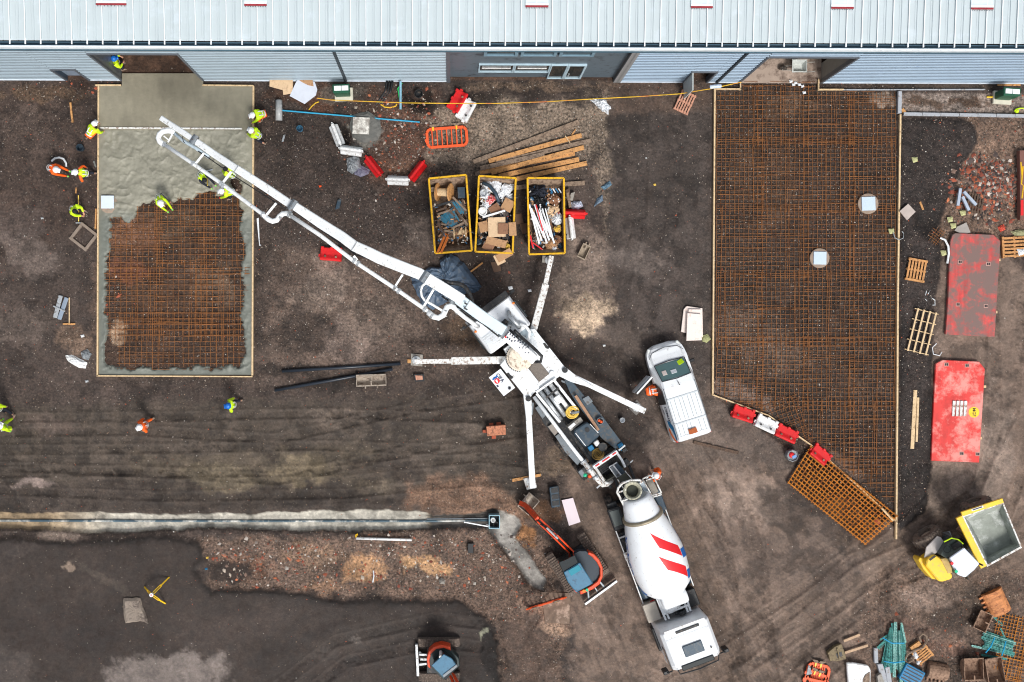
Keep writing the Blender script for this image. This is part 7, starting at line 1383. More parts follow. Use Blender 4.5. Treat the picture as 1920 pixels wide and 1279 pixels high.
# insulation boards by the large slab
for i, (pts, z) in enumerate((([(1288, 574), (1317, 578), (1318, 632), (1284, 624), (1277, 622), (1282, 580)], .02), ([(1291, 580), (1315, 580), (1316, 630), (1292, 628)], .14), ([(1289, 587), (1314, 589), (1316, 638), (1287, 639)], .24))):
    flat('insulation_board', ('lowest', 'middle', 'topmost')[i] + ' pale pink insulation board in the stack left of the large slab', 'board', pts, z, z + .1, 'foam', None, .01)
sheet('paper_scrap', 'pale green crumpled scrap beside the insulation boards', 'scrap', [(1318, 629), (1328, 626), (1334, 636), (1326, 643), (1317, 640)], .02, .1, mat('pale_green_scrap', (164, 166, 120), .8), 9)
# manhole with square cover, circular grey pad
mb = crumple(pxy([(660, 215), (690, 208), (712, 222), (718, 245), (708, 262), (680, 268), (660, 258), (655, 236)], .1), 0, .18, 11, 5, .06, 4, 'flat', .1); single('concrete_pad', 'rounded grey concrete surround with a square cover left of the white pole end', 'concrete', mb, mat('grey_surround', (104, 104, 100), .85, 0, .2, 5))
mat('cover_152_146_138', (152, 146, 138), .7, 0, .1, 4, ((226, 224, 216), .62, 3)); manhole('manhole', 'paint splashed square cover on the rounded grey surround', 677, 236, 0, .78, z=.24, rot=-2, lid=(152, 146, 138)); 
mb = MB(); p = P(146, 444); 
t = root('soil_filled_manhole', 'square concrete frame full of dark soil, left of the slab', 'manhole', (p.x + .3, p.y, 0.0), R(-38)); mb = MB()
for a, b, c, d in ((0, .43, 1.0, .13), (0, -.43, 1.0, .13), (.43, 0, .13, .73), (-.43, 0, .13, .73)): mb.box((a, b, .06), (c, d, .12))
mb.build('frame', mat('mud_concrete_frame', (136, 122, 110), .85, 0, .15, 6), t, .01)
# roller tube with the blue pole, buckets, pole
mb = MB(); mb.tube([P(523, 188, .2), P(523, 226, .2)], .16, 14); single('roller_tube', 'clear wrapped float head lying by the end of the blue pole', 'float', mb, mat('clear_wrap', (170, 172, 172), .25, 0, .2, 6), smooth=True)
mb = MB(); mb.tube([P(528, 207, .12), P(787, 229, .12)], .035, 8); single('float_pole', 'long bright blue pole lying below the cabinet', 'pole', mb, mat('bright_blue_pole', (32, 160, 200), .4))
def bucket(label, x, y, r, m, inner='black'):
    c_ = P(x, y, .3); mb = MB(); mb.lathe([(r * .8, 0), (r, .34), (r * .93, .34), (r * .74, .06), (.01, .06)], (c_.x, c_.y, max(0, gz(x, y))), 18); o = single('bucket', label, 'bucket', mb, m)
bucket('black bucket with pale blue rim below the kneeling worker', 150, 277, .17, 'navy'); bucket('dark blue bucket lying right of the slab', 562, 241, .15, 'teal'); bucket('round pot standing in a hole near the wall', 785, 176, .2, 'dark'); bucket('small white pail on the mud beside the pump truck', 1167, 788, .12, 'whitebag')
c_ = P(1485, 854, .3); mb = MB(); mb.lathe([(.27, 0), (.29, .4), (.26, .44), (.24, .36), (.02, .34)], (c_.x, c_.y, 0), 8); o = single('tub', 'octagonal clear tub with red and blue rags near the mesh stack', 'tub', mb, 'greybag'); mb = MB(); mb.sphere((c_.x - .03, c_.y + .02, .38), .14, 8, 5, .5); single('rag', 'red rag inside the octagonal tub', 'rag', mb, 'redmark'); mb = MB(); mb.box((c_.x + .06, c_.y - .04, .45), (.2, .12, .05), .5); single('rag', 'pale blue rag inside the octagonal tub', 'rag', mb, mat('pale_blue_rag', (120, 160, 214), .8))
# service ducts and blue pipe by the wall
for i in range(3): mb = MB(); mb.tube([P(726 + i * 5, 152, .1), P(722 + i * 5, 172, .0), P(708 + i * 5, 192, -.02), P(698 + i * 4, 204, -.1)], .055, 8); single('duct_pipe', ('left', 'middle', 'right')[i] + ' black duct pipe of three bending out from under the wall', 'duct', mb, 'black', 'black ducts under the wall', smooth=True)
mb = MB(); mb.tube([P(751, 152, .4), P(751, 205, .1)], .055, 8); single('water_pipe', 'pale blue pipe standing out from the wall', 'pipe', mb, mat('pale_blue_water_pipe', (130, 176, 196), .4)); mb = MB(); mb.tube([P(754, 156, .3), P(746, 166, .2), P(749, 184, .15), P(752, 205, .1)], .03, 6); single('cord', 'bright green cord round the pale blue pipe', 'cord', mb, mat('green_cord', (40, 190, 100), .6))
def ropeobj(name, label, cat, pts, r, m, n=5): mb = MB(); mb.tube([P(*q) for q in pts], r, n); return single(name, label, cat, mb, m)
ropeobj('warning_tape', 'long yellow warning tape strung across the yard below the wall', 'tape', [(594, 184, .9), (620, 187.5, .9), (680, 190, .85), (760, 193, .8), (850, 194, .8), (930, 194, .85), (1020, 191, .9), (1105, 186, .9), (1200, 181, .95), (1275, 176, .95), (1335, 166, .95), (1390, 154, 1.0)], .022, 'yrope')
ropeobj('tape_scrap', 'short curl of yellow tape on the reddish soil by the wall', 'tape', [(579, 206, .02), (585, 199, .03), (592, 193, .02), (598, 191, .02)], .03, 'yrope'); ropeobj('tape_scrap', 'loose yellow tape lying near the blue pipe', 'tape', [(714, 196, .02), (722, 201, .03), (732, 202, .03), (742, 199, .02), (744, 195, .02)], .035, 'yrope')
mb = MB(); p = P(1340, 160, 1.0); mb.tube([P(1331, 163, 1.0), P(1352, 161, 1.0)], .09, 8); single('rolled_sheet', 'pale blue wrapped roll hung by the tape near the downpipe', 'roll', mb, mat('pale_blue_wrap', (190, 206, 226), .5))
# electric cabinets
def cabinet(label, x, y, deg):
    p = P(x, y, .5); t = root('electric_cabinet', label, 'cabinet', (p.x, p.y, 0), R(deg), 'green service cabinets on pale plinths')
    mb = MB(); mb.box((0, -.05, .08), (.85, .6, .16)); mb.build('plinth', mat('cream_plinth', (208, 204, 186), .8), t, .01)
    mb = MB(); mb.box((-.03, 0, .6), (.7, .34, .9)); mb.build('cabinet_body', 'greenpl', t, .02); mb = MB(); mb.prism([(-.42, -.16), (.36, -.16), (.36, .22), (-.42, .22)], 1.05, 1.12); mb.build('cabinet_roof', 'greenpl', t, .02)
    for xx in (-.19, .15): mb = MB(); mb.box((xx, .03, 1.135), (.31, .22, .02)); mb.build('white_label', 'cleanwhite', t)
cabinet('green cabinet with white panels by the left downpipe', 643, 172, 2); cabinet('green cabinet with white panels in the gravel strip at the right edge', 1887, 178, -4)
# right hand strip: kerbs
def kerbrun(a, b, n, w, h, m, lab, grp, z=0):
    for i in range(n):
        t0, t1 = i / n, (i + 1) / n; p0 = (a[0] + (b[0] - a[0]) * t0, a[1] + (b[1] - a[1]) * t0); p1 = (a[0] + (b[0] - a[0]) * t1, a[1] + (b[1] - a[1]) * t1); q0 = P(*p0); q1 = P(*p1); d = (q1 - q0).normalized() * .008; mb = MB(); mb.bar(q0 + d + Vector((0, 0, z + h / 2)), q1 - d + Vector((0, 0, z + h / 2)), w, h); single('kerb_stone', lab, 'kerb', mb, m, grp, .01)
kerbrun((1692, 214.5), (1935, 218.5), 7, .15, .16, 'kerb', 'concrete kerb stone in the row right of the large slab', 'kerb stones in the lower row'); kerbrun((1685, 172), (1684, 214), 1, .17, .2, 'kerb', 'upright concrete kerb stone at the corner of the large slab', 'corner kerb'); kerbrun((1580, 169), (1846, 168.5), 6, .05, .12, 'kerb', 'thin edging stone in the row under the right wall', 'thin edging stones')
plank('small wood block beside the kerb corner', (1690, 205), (1696, 213), .14, .1, .02, 'wood', None, 'wood_block'); plank('orange lath lying against the wall behind the right cabinet', (1869, 160), (1912, 160), .08, .03, .05, 'wood', None, 'lath')
ropeobj('yellow_hose', 'yellow cable end at the right edge above the kerb', 'cable', [(1902, 209, .1), (1905, 205, .12), (1912, 203, .1), (1930, 203, .1)], .03, 'hiyel'); mb = MB(); p = P(1905, 209); mb.sphere((p.x, p.y, .08), .1); single('float_ball', 'round yellow cap on the kerb line', 'cap', mb, 'hiyel'); ropeobj('cable', 'short yellow and black cable left of the right cabinet', 'cable', [(1850, 182, .05), (1860, 182, .06), (1868, 179, .1)], .04, 'yellowpaint')
# wheelbarrow in the right bay
wb = P(1499, 124, .7); t = root('wheelbarrow', 'grey wheelbarrow full of dust standing in the right bay', 'wheelbarrow', (wb.x, wb.y, .05), 0)
mb = MB(); a = [(-.32, -.26), (.32, -.26), (.32, .26), (-.32, .26)]; z0, z1 = .35, .68; mb.add([(x * 1.05, y * 1.1, z1) for x, y in a] + [(x * .7, y * .7, z0) for x, y in a] + [(x * .95, y * .98, z1) for x, y in a] + [(x * .62, y * .62, z0 + .04) for x, y in a], [(i, i + 4, (i + 1) % 4 + 4, (i + 1) % 4)[::-1] for i in range(4)] + [(i, (i + 1) % 4, (i + 1) % 4 + 8, i + 8) for i in range(4)] + [(8 + i, 8 + (i + 1) % 4, 12 + (i + 1) % 4, 12 + i)[::-1] for i in range(4)] + [(4, 5, 6, 7), (12, 15, 14, 13)]); mb.build('tray', mat('dusty_tray', (196, 200, 196), .6), t, .02)
mb = MB(); mb.cyl((-.62, -.05, .18), .18, .1, 16, (0, 1, 0)); mb.build('wheel', 'rubber', t); mb = MB(); mb.tube([(.75, -.22, .55), (.3, -.22, .36), (-.4, -.1, .3), (-.66, -.08, .2), (-.7, 0, .32), (-.66, .08, .2), (-.4, .1, .3), (.3, .22, .36), (.75, .22, .55)], .025, 6); mb.build('handle_frame', 'concrete', t)
for i, (x, y) in enumerate(((1483, 152), (1492, 155), (1499, 158), (1505, 161), (1508, 173), (1488, 158))): sheet('paper_scrap', 'small white scrap littering the mesh below the wheelbarrow bay', 'scrap', [(x - 3, y - 2), (x + 3, y - 3), (x + 4, y + 2), (x - 2, y + 3)], .08, .05, 'whitebag', i, group='white scraps below the wheelbarrow')
# pallets
def pallet(label, x, y, deg, L, W, nb, m, bare=False, z=.0, group=None, ex=0):
    p = P(x, y, .1); t = root('pallet', label, 'pallet', (p.x, p.y, z + .03 + max(0, gz(x, y))), R(deg), group)
    for k in range(3 if not bare else 5):
        nn = 3 if not bare else 5; xx = -L / 2 + .05 + k * (L - .1) / (nn - 1); mb = MB(); mb.box((xx, 0, .05), (.09 if not bare else .035, W, .09 if not bare else .06)); mb.build('bearer', m, t, .004)
    for k in range(nb): yy = -W / 2 + (W / nb) * (k + .5); mb = MB(); mb.box((0, yy, .11), (L, W / nb * (.62 if not bare else .28), .022)); mb.build('deck_board', m, t, .003)
    if ex:
        for s_ in (-1, 1): mb = MB(); mb.box((s_ * (L / 2 - .05), 0, .137), (.1, W, .022)); mb.build('end_board', m, t, .003)
    return t
pinkw = mat('pinkish_timber', (196, 144, 120), .8, 0, .15, 6, ((140, 96, 78), .35, 9)); orw = mat('orange_pallet', (198, 144, 90), .8, 0, .2, 6, ((120, 86, 54), .35, 9))
pallet('reddish pallet lying below the open white door leaf', 1284, 192, 65, 1.0, .75, 6, pinkw); pallet('small orange pallet with end boards, right of the large slab', 1716, 507, 80, 1.05, .9, 6, orw, ex=1); pallet('bare pallet frame of four long battens and thin rungs', 1726, 622, -104, 2.05, 1.15, 4, 'palewood', True); pallet('orange pallet at the right edge beside the upper red plate', 1902, 463, 3, 1.2, 1.0, 6, orw, ex=1)
pallet('broken dark pallet half buried in the brick rubble', 1826, 381, 78, .9, .8, 6, 'darkwood'); pallet('dirty slatted crate lid with a white bow of wrap on it', 1729, 1226, 38, .8, .7, 6, orw, ex=1)
# red steel plates
redplate = mat('worn_red_plate', (212, 74, 70), .55, 0, .25, 2.2, ((122, 98, 92), .8, 1.5), stripes=((6, .6, 1), .35)); redplate2 = mat('bright_red_plate', (226, 60, 54), .5, 0, .2, 2.2, ((232, 146, 136), .52, 1.3), stripes=((3, 1, 1), .25))
def plate(label, pts, m, holes, tabs, z=.22):
    c_ = P(sum(p[0] for p in pts) / len(pts), sum(p[1] for p in pts) / len(pts)); t = root('steel_plate', label, 'steel plate', (c_.x, c_.y, 0), 0, 'red steel plates'); mb = MB(); mb.prism([(x - c_.x, y - c_.y) for x, y in pxy(pts, z)], .04, z); pl = mb.build('plate', m, t, .02)
    for x, y in holes: p = P(x, y, z) - c_; mb = MB(); mb.box((p.x, p.y, z + .004), (.2, .17, .012)); f = mb.build('socket_rim', mat('socket_rim', (190, 150, 140), .6), pl); mb = MB(); mb.box((p.x - .035, p.y, z + .014), (.06, .11, .008)); mb.box((p.x + .045, p.y, z + .014), (.06, .11, .008)); mb.build('socket', 'black', f)
    for x, y in tabs: p = P(x, y, z) - c_; mb = MB(); mb.box((p.x, p.y, .12), (.14, .12, .05)); mb.build('lifting_tab', 'palewood', pl, .01)
    return t, c_, z
plate('upper red steel plate, badly scraped and muddy on its left', [(1786, 440), (1791, 437), (1863, 440), (1876, 452), (1865.5, 632), (1773, 627), (1778, 560), (1782, 452)], redplate, ((1853, 495), (1848.5, 574), (1800, 491), (1796, 571)), ((1875, 487), (1869, 585)))
t, c0, z = plate('lower red steel plate with a yellow round sticker', [(1755, 682), (1768, 675), (1836, 678), (1847, 692), (1836, 867.5), (1746.5, 864), (1749, 790)], redplate2, ((1774.5, 683.5), (1813, 685.5), (1803, 850.5), (1833, 851.5)), ((1848, 725), (1840, 822)))
p = P(1826, 773, z); mb = MB(); mb.cyl((p.x, p.y, z + .002), .25, .008, 24); st = single('round_sticker', 'yellow round sticker with faded black letters on the lower red plate', 'sticker', mb, mat('yellow_sticker', (250, 206, 40), .5, 0, .15, 8)); 
tm = text_mb('MGF', .2, (p.x - .06, p.y + .2, z + .012), (0, -1, 0), (1, 0, 0), 0, .002, .004); o = tm.build('lettering', 'navymark' if False else 'dark', None); o.parent = st; o.location = -st.location
for i in range(4): p0 = P(1788.5 + i * 7.2, 751.5, z); p1 = P(1787 + i * 7.2, 780.5, z); mb = MB(); mb.bar(p0 + Vector((0, 0, .03)), p1 + Vector((0, 0, .03)), .13, .05); single('small_block', 'dirty pale batten in a row of four on the lower red plate', 'batten', mb, 'dirtywhite', 'four battens on the lower red plate', .004)
# odds and ends right of the large slab
for a in (('pale worn timber plank right of the large slab, left of two', (1714, 731), (1708, 841), .17, 'palewood'), ('shorter pale plank lying against the longer one', (1719, 745), (1716, 828), .1, 'palewood'), ('small tan batten beside the pale paving slab', (1723, 379), (1729, 394), .09, 'wood'), ('brown plank lying across the brick rubble', (1821, 347), (1883, 371), .14, 'greywood'), ('dark muddy plank near the rear of the van', (1300, 829), (1384, 849), .14, 'darkwood'),
          ('round timber stake between the workers and the wall on the left', (133, 193), (137, 230), .09, 'wood'), ('small round stake below the walking man by the slab', (144, 352), (143, 363), .07, 'wood'), ('thin timber beside the tarpaulin and second skip', (882, 510), (905, 493), .08, 'wood')):
    plank(a[0], a[1], a[2], a[3], .06, .03, a[4])
flat('paving_slab', 'pale square paving slab beside the large slab formwork', 'paving slab', [(1687, 396), (1703, 382), (1717, 397), (1701, 413)], .1, .17, mat('pale_paving', (184, 172, 164), .8)); flat('paving_slab', 'broken grey paving slab above the upper red plate', 'paving slab', [(1790, 432), (1795, 425), (1812, 417), (1820, 436), (1806, 440)], .05, .12, mat('grey_paving', (160, 154, 148), .8))
for i, (a, b) in enumerate((((1795, 355), (1790, 387)), ((1801, 361), (1824, 386)), ((1799, 370), (1811, 396)))): plank(('left', 'right', 'middle')[i] + ' pale blue grey steel lintel of three in the rubble', a, b, .13, .12, .2, mat('lintel_grey', (172, 184, 200), .5, .1, .12, 6), 'three lintels in the rubble', 'lintel', cat='lintel')
for i, (x, y) in enumerate(((1716, 299), (1782, 411), (1806, 399), (1788, 423), (1770, 474), (1672, 433))): sheet('paper_scrap', 'pale yellow green torn scrap on the dark soil', 'scrap', [(x - 6, y - 4), (x + 5, y - 5), (x + 6, y + 4), (x - 3, y + 6)], .12, .05, mat('pale_yellow_scrap', (182, 182, 132), .8), i + 40, group='pale yellow scraps near the rubble')
ropeobj('plastic_strap', 'white plastic strap curling beside the upper red plate', 'strap', [(1763, 446, .15), (1772, 450, .2), (1778, 462, .2), (1779, 476, .18), (1776, 494, .15)], .05, 'cleanwhite'); ropeobj('wire_loop', 'pale wire loop over the formwork right of the large slab', 'wire', [(1675, 436, .2), (1678, 446, .22), (1686, 450, .25), (1694, 446, .2), (1694, 437, .15), (1691, 434, .15)], .022, 'alu')
for i, q in enumerate(([(1709, 549), (1717, 552), (1723, 560)], [(1744, 544), (1736, 558), (1722, 570)], [(1737, 545), (1734, 560), (1745, 572), (1753, 572), (1753, 563), (1745, 558)], [(1756, 644), (1748, 652), (1750, 664), (1762, 667), (1766, 660)])): ropeobj('plastic_strap', ('short white strap end above the bare pallet frame, leftmost', 'long white strap slanting above the bare pallet frame', 'looped white strap above the bare pallet frame', 'curl of white strap below the bare pallet frame')[i], 'strap', [(*p_, .08) for p_ in q], .022, 'cleanwhite')
flat('timber_tray', 'long dark red timber tray with yellow rope at the right edge', 'tray', [(1912, 282), (1935, 282), (1935, 412), (1913, 412)], .1, .4, mat('dark_red_tray', (120, 80, 70), .7)); ropeobj('rope', 'yellow rope zigzag on the dark tray at the right edge', 'rope', [(1914, 304, .42), (1916, 330, .42), (1918, 312, .42), (1915, 345, .42), (1919, 348, .42), (1916, 372, .42)], .03, 'yellowpaint'); flat('red_board', 'short red board lying on the dark tray', 'board', [(1914, 375), (1919, 375), (1919, 404), (1914, 404)], .41, .45, 'redmark')
sheet('rag', 'crumpled red and cream wrapper between the tray and the upper plate', 'wrapper', [(1872, 425), (1884, 420), (1888, 430), (1878, 435)], .02, .12, mat('red_wrap', (200, 80, 60), .7, 0, .4, 14), 21); sheet('plastic_sheet', 'olive crumpled sheet above the orange pallet at the right edge', 'sheet', [(1897, 434), (1912, 430), (1935, 432), (1935, 442), (1905, 442)], .05, .12, mat('olive_sheet', (150, 150, 112), .7), 22); sheet('paper_scrap', 'white crumpled paper lying on the orange pallet', 'paper', [(1908, 467), (1920, 466), (1924, 476), (1912, 480)], .15, .08, 'whitebag', 23)
# stack of new mesh at the tip of the large slab
quad = [(1520, 838), (1681, 968), (1622, 1020), (1478, 905)]
for k in range(3):
    mb = MB(); dz_ = .12 + .05 * k; off = Vector((.008 * k, .006 * k, 0)); A, B, Cq, D = [P(*q, dz_) + off for q in quad]
    for i in range(27): t_ = i / 26; a_ = lerp(A, B, t_); b_ = lerp(D, Cq, t_); mb.bar(a_ + (a_ - b_) * .03, b_ + (b_ - a_) * .03, .034, .03)
    for i in range(12): t_ = i / 11; a_ = lerp(A, D, t_); b_ = lerp(B, Cq, t_); e = (b_ - a_) * .012; mb.bar(a_ - e + Vector((0, 0, .018)), b_ + e + Vector((0, 0, .028)), .034, .03)
    single('steel_mesh', ('lowest', 'middle', 'topmost')[k] + ' bright rusty mesh panel in the stack across the slab tip', 'steel mesh', mb, 'rusty')
barrier('red barrier half under the stack of new mesh', 1537, 852, -40, 'redpl', True, .9); mb = MB(); p = P(1646, 979, .2); mb.sphere((p.x, p.y, .12), .17, 10, 6, .6); single('rag', 'red and blue bundle under the corner of the mesh stack', 'rag', mb, mat('red_blue_rag', (170, 84, 60), .7, 0, .3, 8))
flat('wood_stick', 'pale stick slanting over the mesh stack', 'stick', [(1652, 954), (1655, 953), (1677, 976), (1674, 978)], .3, .33, 'palewood')
# bottom right store: buckets, bundles
def dbucket(label, x, y, deg, w, l, h, m, flip=False):
    p = P(x, y, h); t = root('excavator_bucket', label, 'bucket', (p.x, p.y, .02), R(deg), 'loose digger buckets')
    if flip:
        mb = MB(); n = 9; rr = []
        for s_ in (-1, 1): rr.append([Vector((-l / 2 * math.cos(math.pi * i / (n - 1)), s_ * w / 2, h * math.sin(math.pi * i / (n - 1)))) for i in range(n)])
        mb.ring(rr); mb.build('shell', m, t, .02); mb = MB()
        for k in range(5): mb.box((-l / 2 - .05, -w / 2 + (k + .5) * w / 5, .06), (.2, .09, .08))
        mb.build('teeth', m, t, .01)
    else: digbucket(t, (0, 0, 0), w, l, h, 0).build('shell', m, t)
    return t
dbucket('orange rusty toothed bucket lying back up, right of the dumper track', 1873, 1131, -165 + 180 + 10, 1.15, 1.05, .35, 'orangesteel', True)
dbucket('small rusty bucket open upwards below the toothed orange one', 1843, 1165, 155, .9, .6, .35, 'ruststeel'); dbucket('rusty bucket with a curved back at the bottom edge', 1826, 1255, 92, .9, 1.0, .5, 'ruststeel'); dbucket('rusty bucket at the bottom right corner beside a long bar', 1866, 1258, 100, .8, 1.2, .5, 'ruststeel'); dbucket('dull bucket with pale scraps at the bottom edge', 1762, 1262, 80, .95, .8, .4, 'ruststeel', True)
dbucket('long grey ditching bucket lying below the black pipes', 696, 713, 92, 1.4, .5, .3, mat('old_bucket_grey', (168, 156, 142), .7, .1, .2, 6, ((100, 84, 72), .45, 6))); dbucket('narrow pale bucket lying right of the third skip', 1095, 472, -115, .4, .65, .3, mat('old_bucket_tan', (156, 142, 124), .7, .1, .2, 6))
def bundle(label, strips, name='mesh_strip_bundle', tie=None):
    mb = MB(); mp = MB(); rr = random.Random(len(strips))
    for (x0, y0, x1, y1, z, w, pale) in strips:
        a_, b_ = P(x0, y0, z), P(x1, y1, z + rr.uniform(-.04, .04)); d = (b_ - a_); n = max(2, int(d.length / .07)); s_ = d.cross(Vector((0, 0, 1))).normalized(); tgt = mp if pale else mb
        for e in (-1, 1): tgt.bar(a_ + s_ * e * w / 2, b_ + s_ * e * w / 2, .018, .02)
        for i in range(n): t_ = i / n; q0 = a_ + d * t_ - s_ * w / 2; q1 = a_ + d * min(1, t_ + 1 / n) + s_ * w / 2; tgt.bar(q0, q1, .02, .015)
        tgt.bar(a_ + Vector((0, 0, -.04)), b_ + Vector((0, 0, -.04)), w * .7, .02)
    c_ = Vector(mb.v[0]); t = root(name, label, 'bundle', (c_.x, c_.y, 0)); mb.build('strips', 'meshteal', t, world=True); 
    if mp.v: mp.build('pale_strips', 'meshpale', t, world=True)
    for q in tie or []: mt = MB(); mt.tube([P(*z_) for z_ in q], .03, 6); mt.build('tie', mat('blue_tie', (20, 150, 196), .5), t, world=True)
rr = random.Random(2); S1 = []
for i in range(14): x = 1662 + i * 2.6; S1.append((x + rr.uniform(-2, 2) - (i - 7) * .4, 1172 + rr.uniform(-6, 12) + abs(i - 7), x + (i - 7) * 1.0 + rr.uniform(-2, 2), 1262 + rr.uniform(-12, 24), .12 + .04 * (i % 4), .12, i in (6, 7, 10)))
S1 += [(1668, 1195, 1646, 1216, .1, .14, False), (1672, 1186, 1650, 1200, .08, .05, False), (1690, 1168, 1698, 1205, .3, .06, True)]
bundle('teal mesh strip bundle standing upright in the photo, tied in the middle', S1, tie=[[(1655, 1196, .5), (1672, 1206, .52), (1696, 1206, .5)], [(1657, 1240, .5), (1676, 1243, .5), (1696, 1240, .45)]])
S2 = [(1843 + rr.uniform(-4, 4), 1185 + i * 3.4, 1902 + rr.uniform(-5, 3), 1204 + i * 3.2, .12 + .04 * (i % 4), .12, i % 4 == 1) for i in range(9)] + [(1822, 1211, 1872, 1222, .1, .08, True), (1840, 1228, 1888, 1236, .1, .08, False), (1855, 1148, 1880, 1173, .08, .08, False), (1876, 1178, 1884, 1196, .1, .05, False)]
bundle('smaller teal mesh strip bundle lying slantwise at the right edge', S2, tie=[[(1865, 1195, .45), (1858, 1212, .5), (1848, 1224, .4)], [(1886, 1202, .45), (1882, 1218, .5), (1878, 1230, .4)]])
rebar(1890, 1230, 70, 150, [(1860, 1150), (1935, 1120), (1935, 1300), (1862, 1300)], .06, 12, 77, 'old rusty mesh sheet lying behind the teal bundle at the right edge', None, r=.01, pitch=6.5, m='rusty'); rebar(1752, 442, 20, 26, [(1735, 425), (1775, 425), (1775, 465), (1735, 465)], .14, 35, 78, 'scrap of rusty mesh lying on the dark soil', None, pitch=5)
ropeobj('sling', 'dark lifting sling looped beside the crate lid', 'sling', [(1727, 1204, .25), (1724, 1194, .25), (1730, 1188, .25), (1737, 1192, .25), (1738, 1202, .25), (1730, 1214, .25), (1716, 1219, .25), (1702, 1226, .2), (1696, 1238, .2), (1702, 1243, .2), (1711, 1238, .2), (1716, 1228, .2)], .05, 'greywood'); plank('tan box timber left of the crate lid', (1705, 1215), (1722, 1203), .2, .15, .05, 'wood', None, 'wood_block')
sheet('white_wrap', 'white twisted wrap on the crate lid, upper half of a bow', 'wrap', [(1712, 1225), (1718, 1220), (1724, 1232), (1721, 1238), (1714, 1236)], .16, .12, 'whitebag', 31); sheet('white_wrap', 'small white fan shaped wrap under the bow on the crate lid', 'wrap', [(1720, 1238), (1729, 1240), (1724, 1248), (1720, 1246)], .16, .08, 'whitebag', 32)
p = P(1712, 1268, .4); t = root('plastic_crate', 'blue plastic crate at the bottom edge beside the tall teal bundle', 'crate', (p.x, p.y, .02), R(-28)); mb = MB(); mb.box((0, 0, .15), (1.0, .8, .3)); mb.build('crate_body', 'bluepl', t, .03)
for k in range(5): mb = MB(); mb.box((0, -.3 + k * .15, .31), (.84, .05, .02)); mb.build('slot', 'black', t)
wpn = flat('white_cover', 'white moulded cover with a brown grille at the bottom edge', 'panel', [(1588, 1243), (1600, 1243), (1628, 1248), (1633, 1256), (1632, 1300), (1592, 1300)], .1, .3, 'whitepl', None, .04); flat('grille', '', '', [(1618, 1275), (1622, 1266), (1631, 1260), (1631, 1295), (1618, 1295)], .3, .33, 'greywood', parent=wpn)
flat('grey_fin', 'folded grey plastic piece leaning on the orange barriers', 'plastic', [(1516, 1247), (1519, 1249), (1523, 1264), (1512, 1266)], .3, .34, 'greybag')
for i, (pts, m_) in enumerate((([(1639, 1216), (1646, 1216), (1647, 1243), (1640, 1244)], 'kerb'), ([(1645, 1246), (1655, 1245), (1668, 1285), (1658, 1290)], 'kerb'), ([(1660, 1252), (1668, 1250), (1674, 1290), (1666, 1292)], 'kerb'), ([(1645, 1268), (1652, 1262), (1662, 1290), (1650, 1300)], 'concrete'))): flat('kerb_block', ('short upright', 'long slanting', 'right hand', 'lowest')[i] + ' grey concrete block beside the tall teal bundle', 'block', pts, .02, .2 + .02 * i, m_, 'grey blocks beside the teal bundle')
# fork attachment
fp = P(1578, 1222); t = root('fork_attachment', 'muddy steel fork attachment with two tines lying near the orange barriers', 'fork attachment', (fp.x, fp.y, 0), 0); olive = mat('muddy_olive_steel', (126, 112, 84), .7, .1, .25, 7, ((90, 76, 60), .4, 6))
hx(t, 'carriage', [(1552, 1224), (1565, 1213), (1578, 1207), (1584, 1224), (1587, 1236), (1570, 1240), (1556, 1238)], .05, .3, olive); hx(t, 'carriage_opening', [(1567, 1226), (1578, 1222), (1580, 1230), (1570, 1234)], .3, .31, 'black', 0)
for a, b in (((1582, 1202), (1612, 1190)), ((1584, 1224), (1627, 1210))): brx(t, 'tine', (*a, .15), (*b, .1), .12, .06, mat('worn_tine', (186, 156, 126), .7, 0, .2, 8))
brx(t, 'strut', (1570, 1216, .35), (1574, 1236, .35), .06, .06, olive); brx(t, 'strut', (1553, 1223, .3), (1558, 1239, .3), .07, .1, olive)
# middle of the yard
for i, (a, b) in enumerate((((529, 696), (751, 682)), ((515, 732), (736, 692)))): mb = MB(); mb.tube([P(*a, .1), P((a[0] + b[0]) / 2, (a[1] + b[1]) / 2 + .5, .1), P(*b, .1)], .075, 10); single('drain_pipe', ('upper', 'lower') [i] + ' long black pipe lying left of the pump truck', 'pipe', mb, mat('black_pipe', (34, 42, 52), .35), 'two long black pipes', smooth=True)
mbx = flat('metal_box', 'rusty square box of sand right of the long black pipes', 'box', [(776, 702), (795, 702), (796, 715), (778, 716)], .0, .2, 'dark'); flat('sand_fill', '', '', [(778.5, 704), (792, 704.5), (793, 712), (780, 713)], .2, .22, pinkw, parent=mbx)
mb = MB(); 
flat('brick_stack', 'stack of red bricks with a band, in the middle of the yard', 'bricks', [(912, 800), (948, 797), (948.5, 815), (914, 818)], .0, .5, mat('banded_brick', (190, 126, 96), .9, 0, .3, 9, ((110, 76, 62), .35, 8)))
for i, (x, y) in enumerate(((921, 796), (935, 794.5), (909, 809), (926, 820))): flat('loose_brick', 'single red brick lying against the brick stack', 'brick', [(x - 4, y - 2.5), (x + 4, y - 3), (x + 4, y + 2.5), (x - 4, y + 3)], 0, .12, 'brick', 'loose bricks round the stack')
bcr = flat('black_crate', 'black plastic crate near the digger bucket', 'crate', [(1030, 914), (1047, 911), (1051, 950), (1034, 953)], .02, .35, 'navy', None, .03)
for i in range(3): flat('crate_lid', '', '', [(1033 + i, 916 + i * 12), (1046 + i, 914 + i * 12), (1047 + i, 923 + i * 12), (1034 + i, 925 + i * 12)], .35, .38, 'black', parent=bcr)
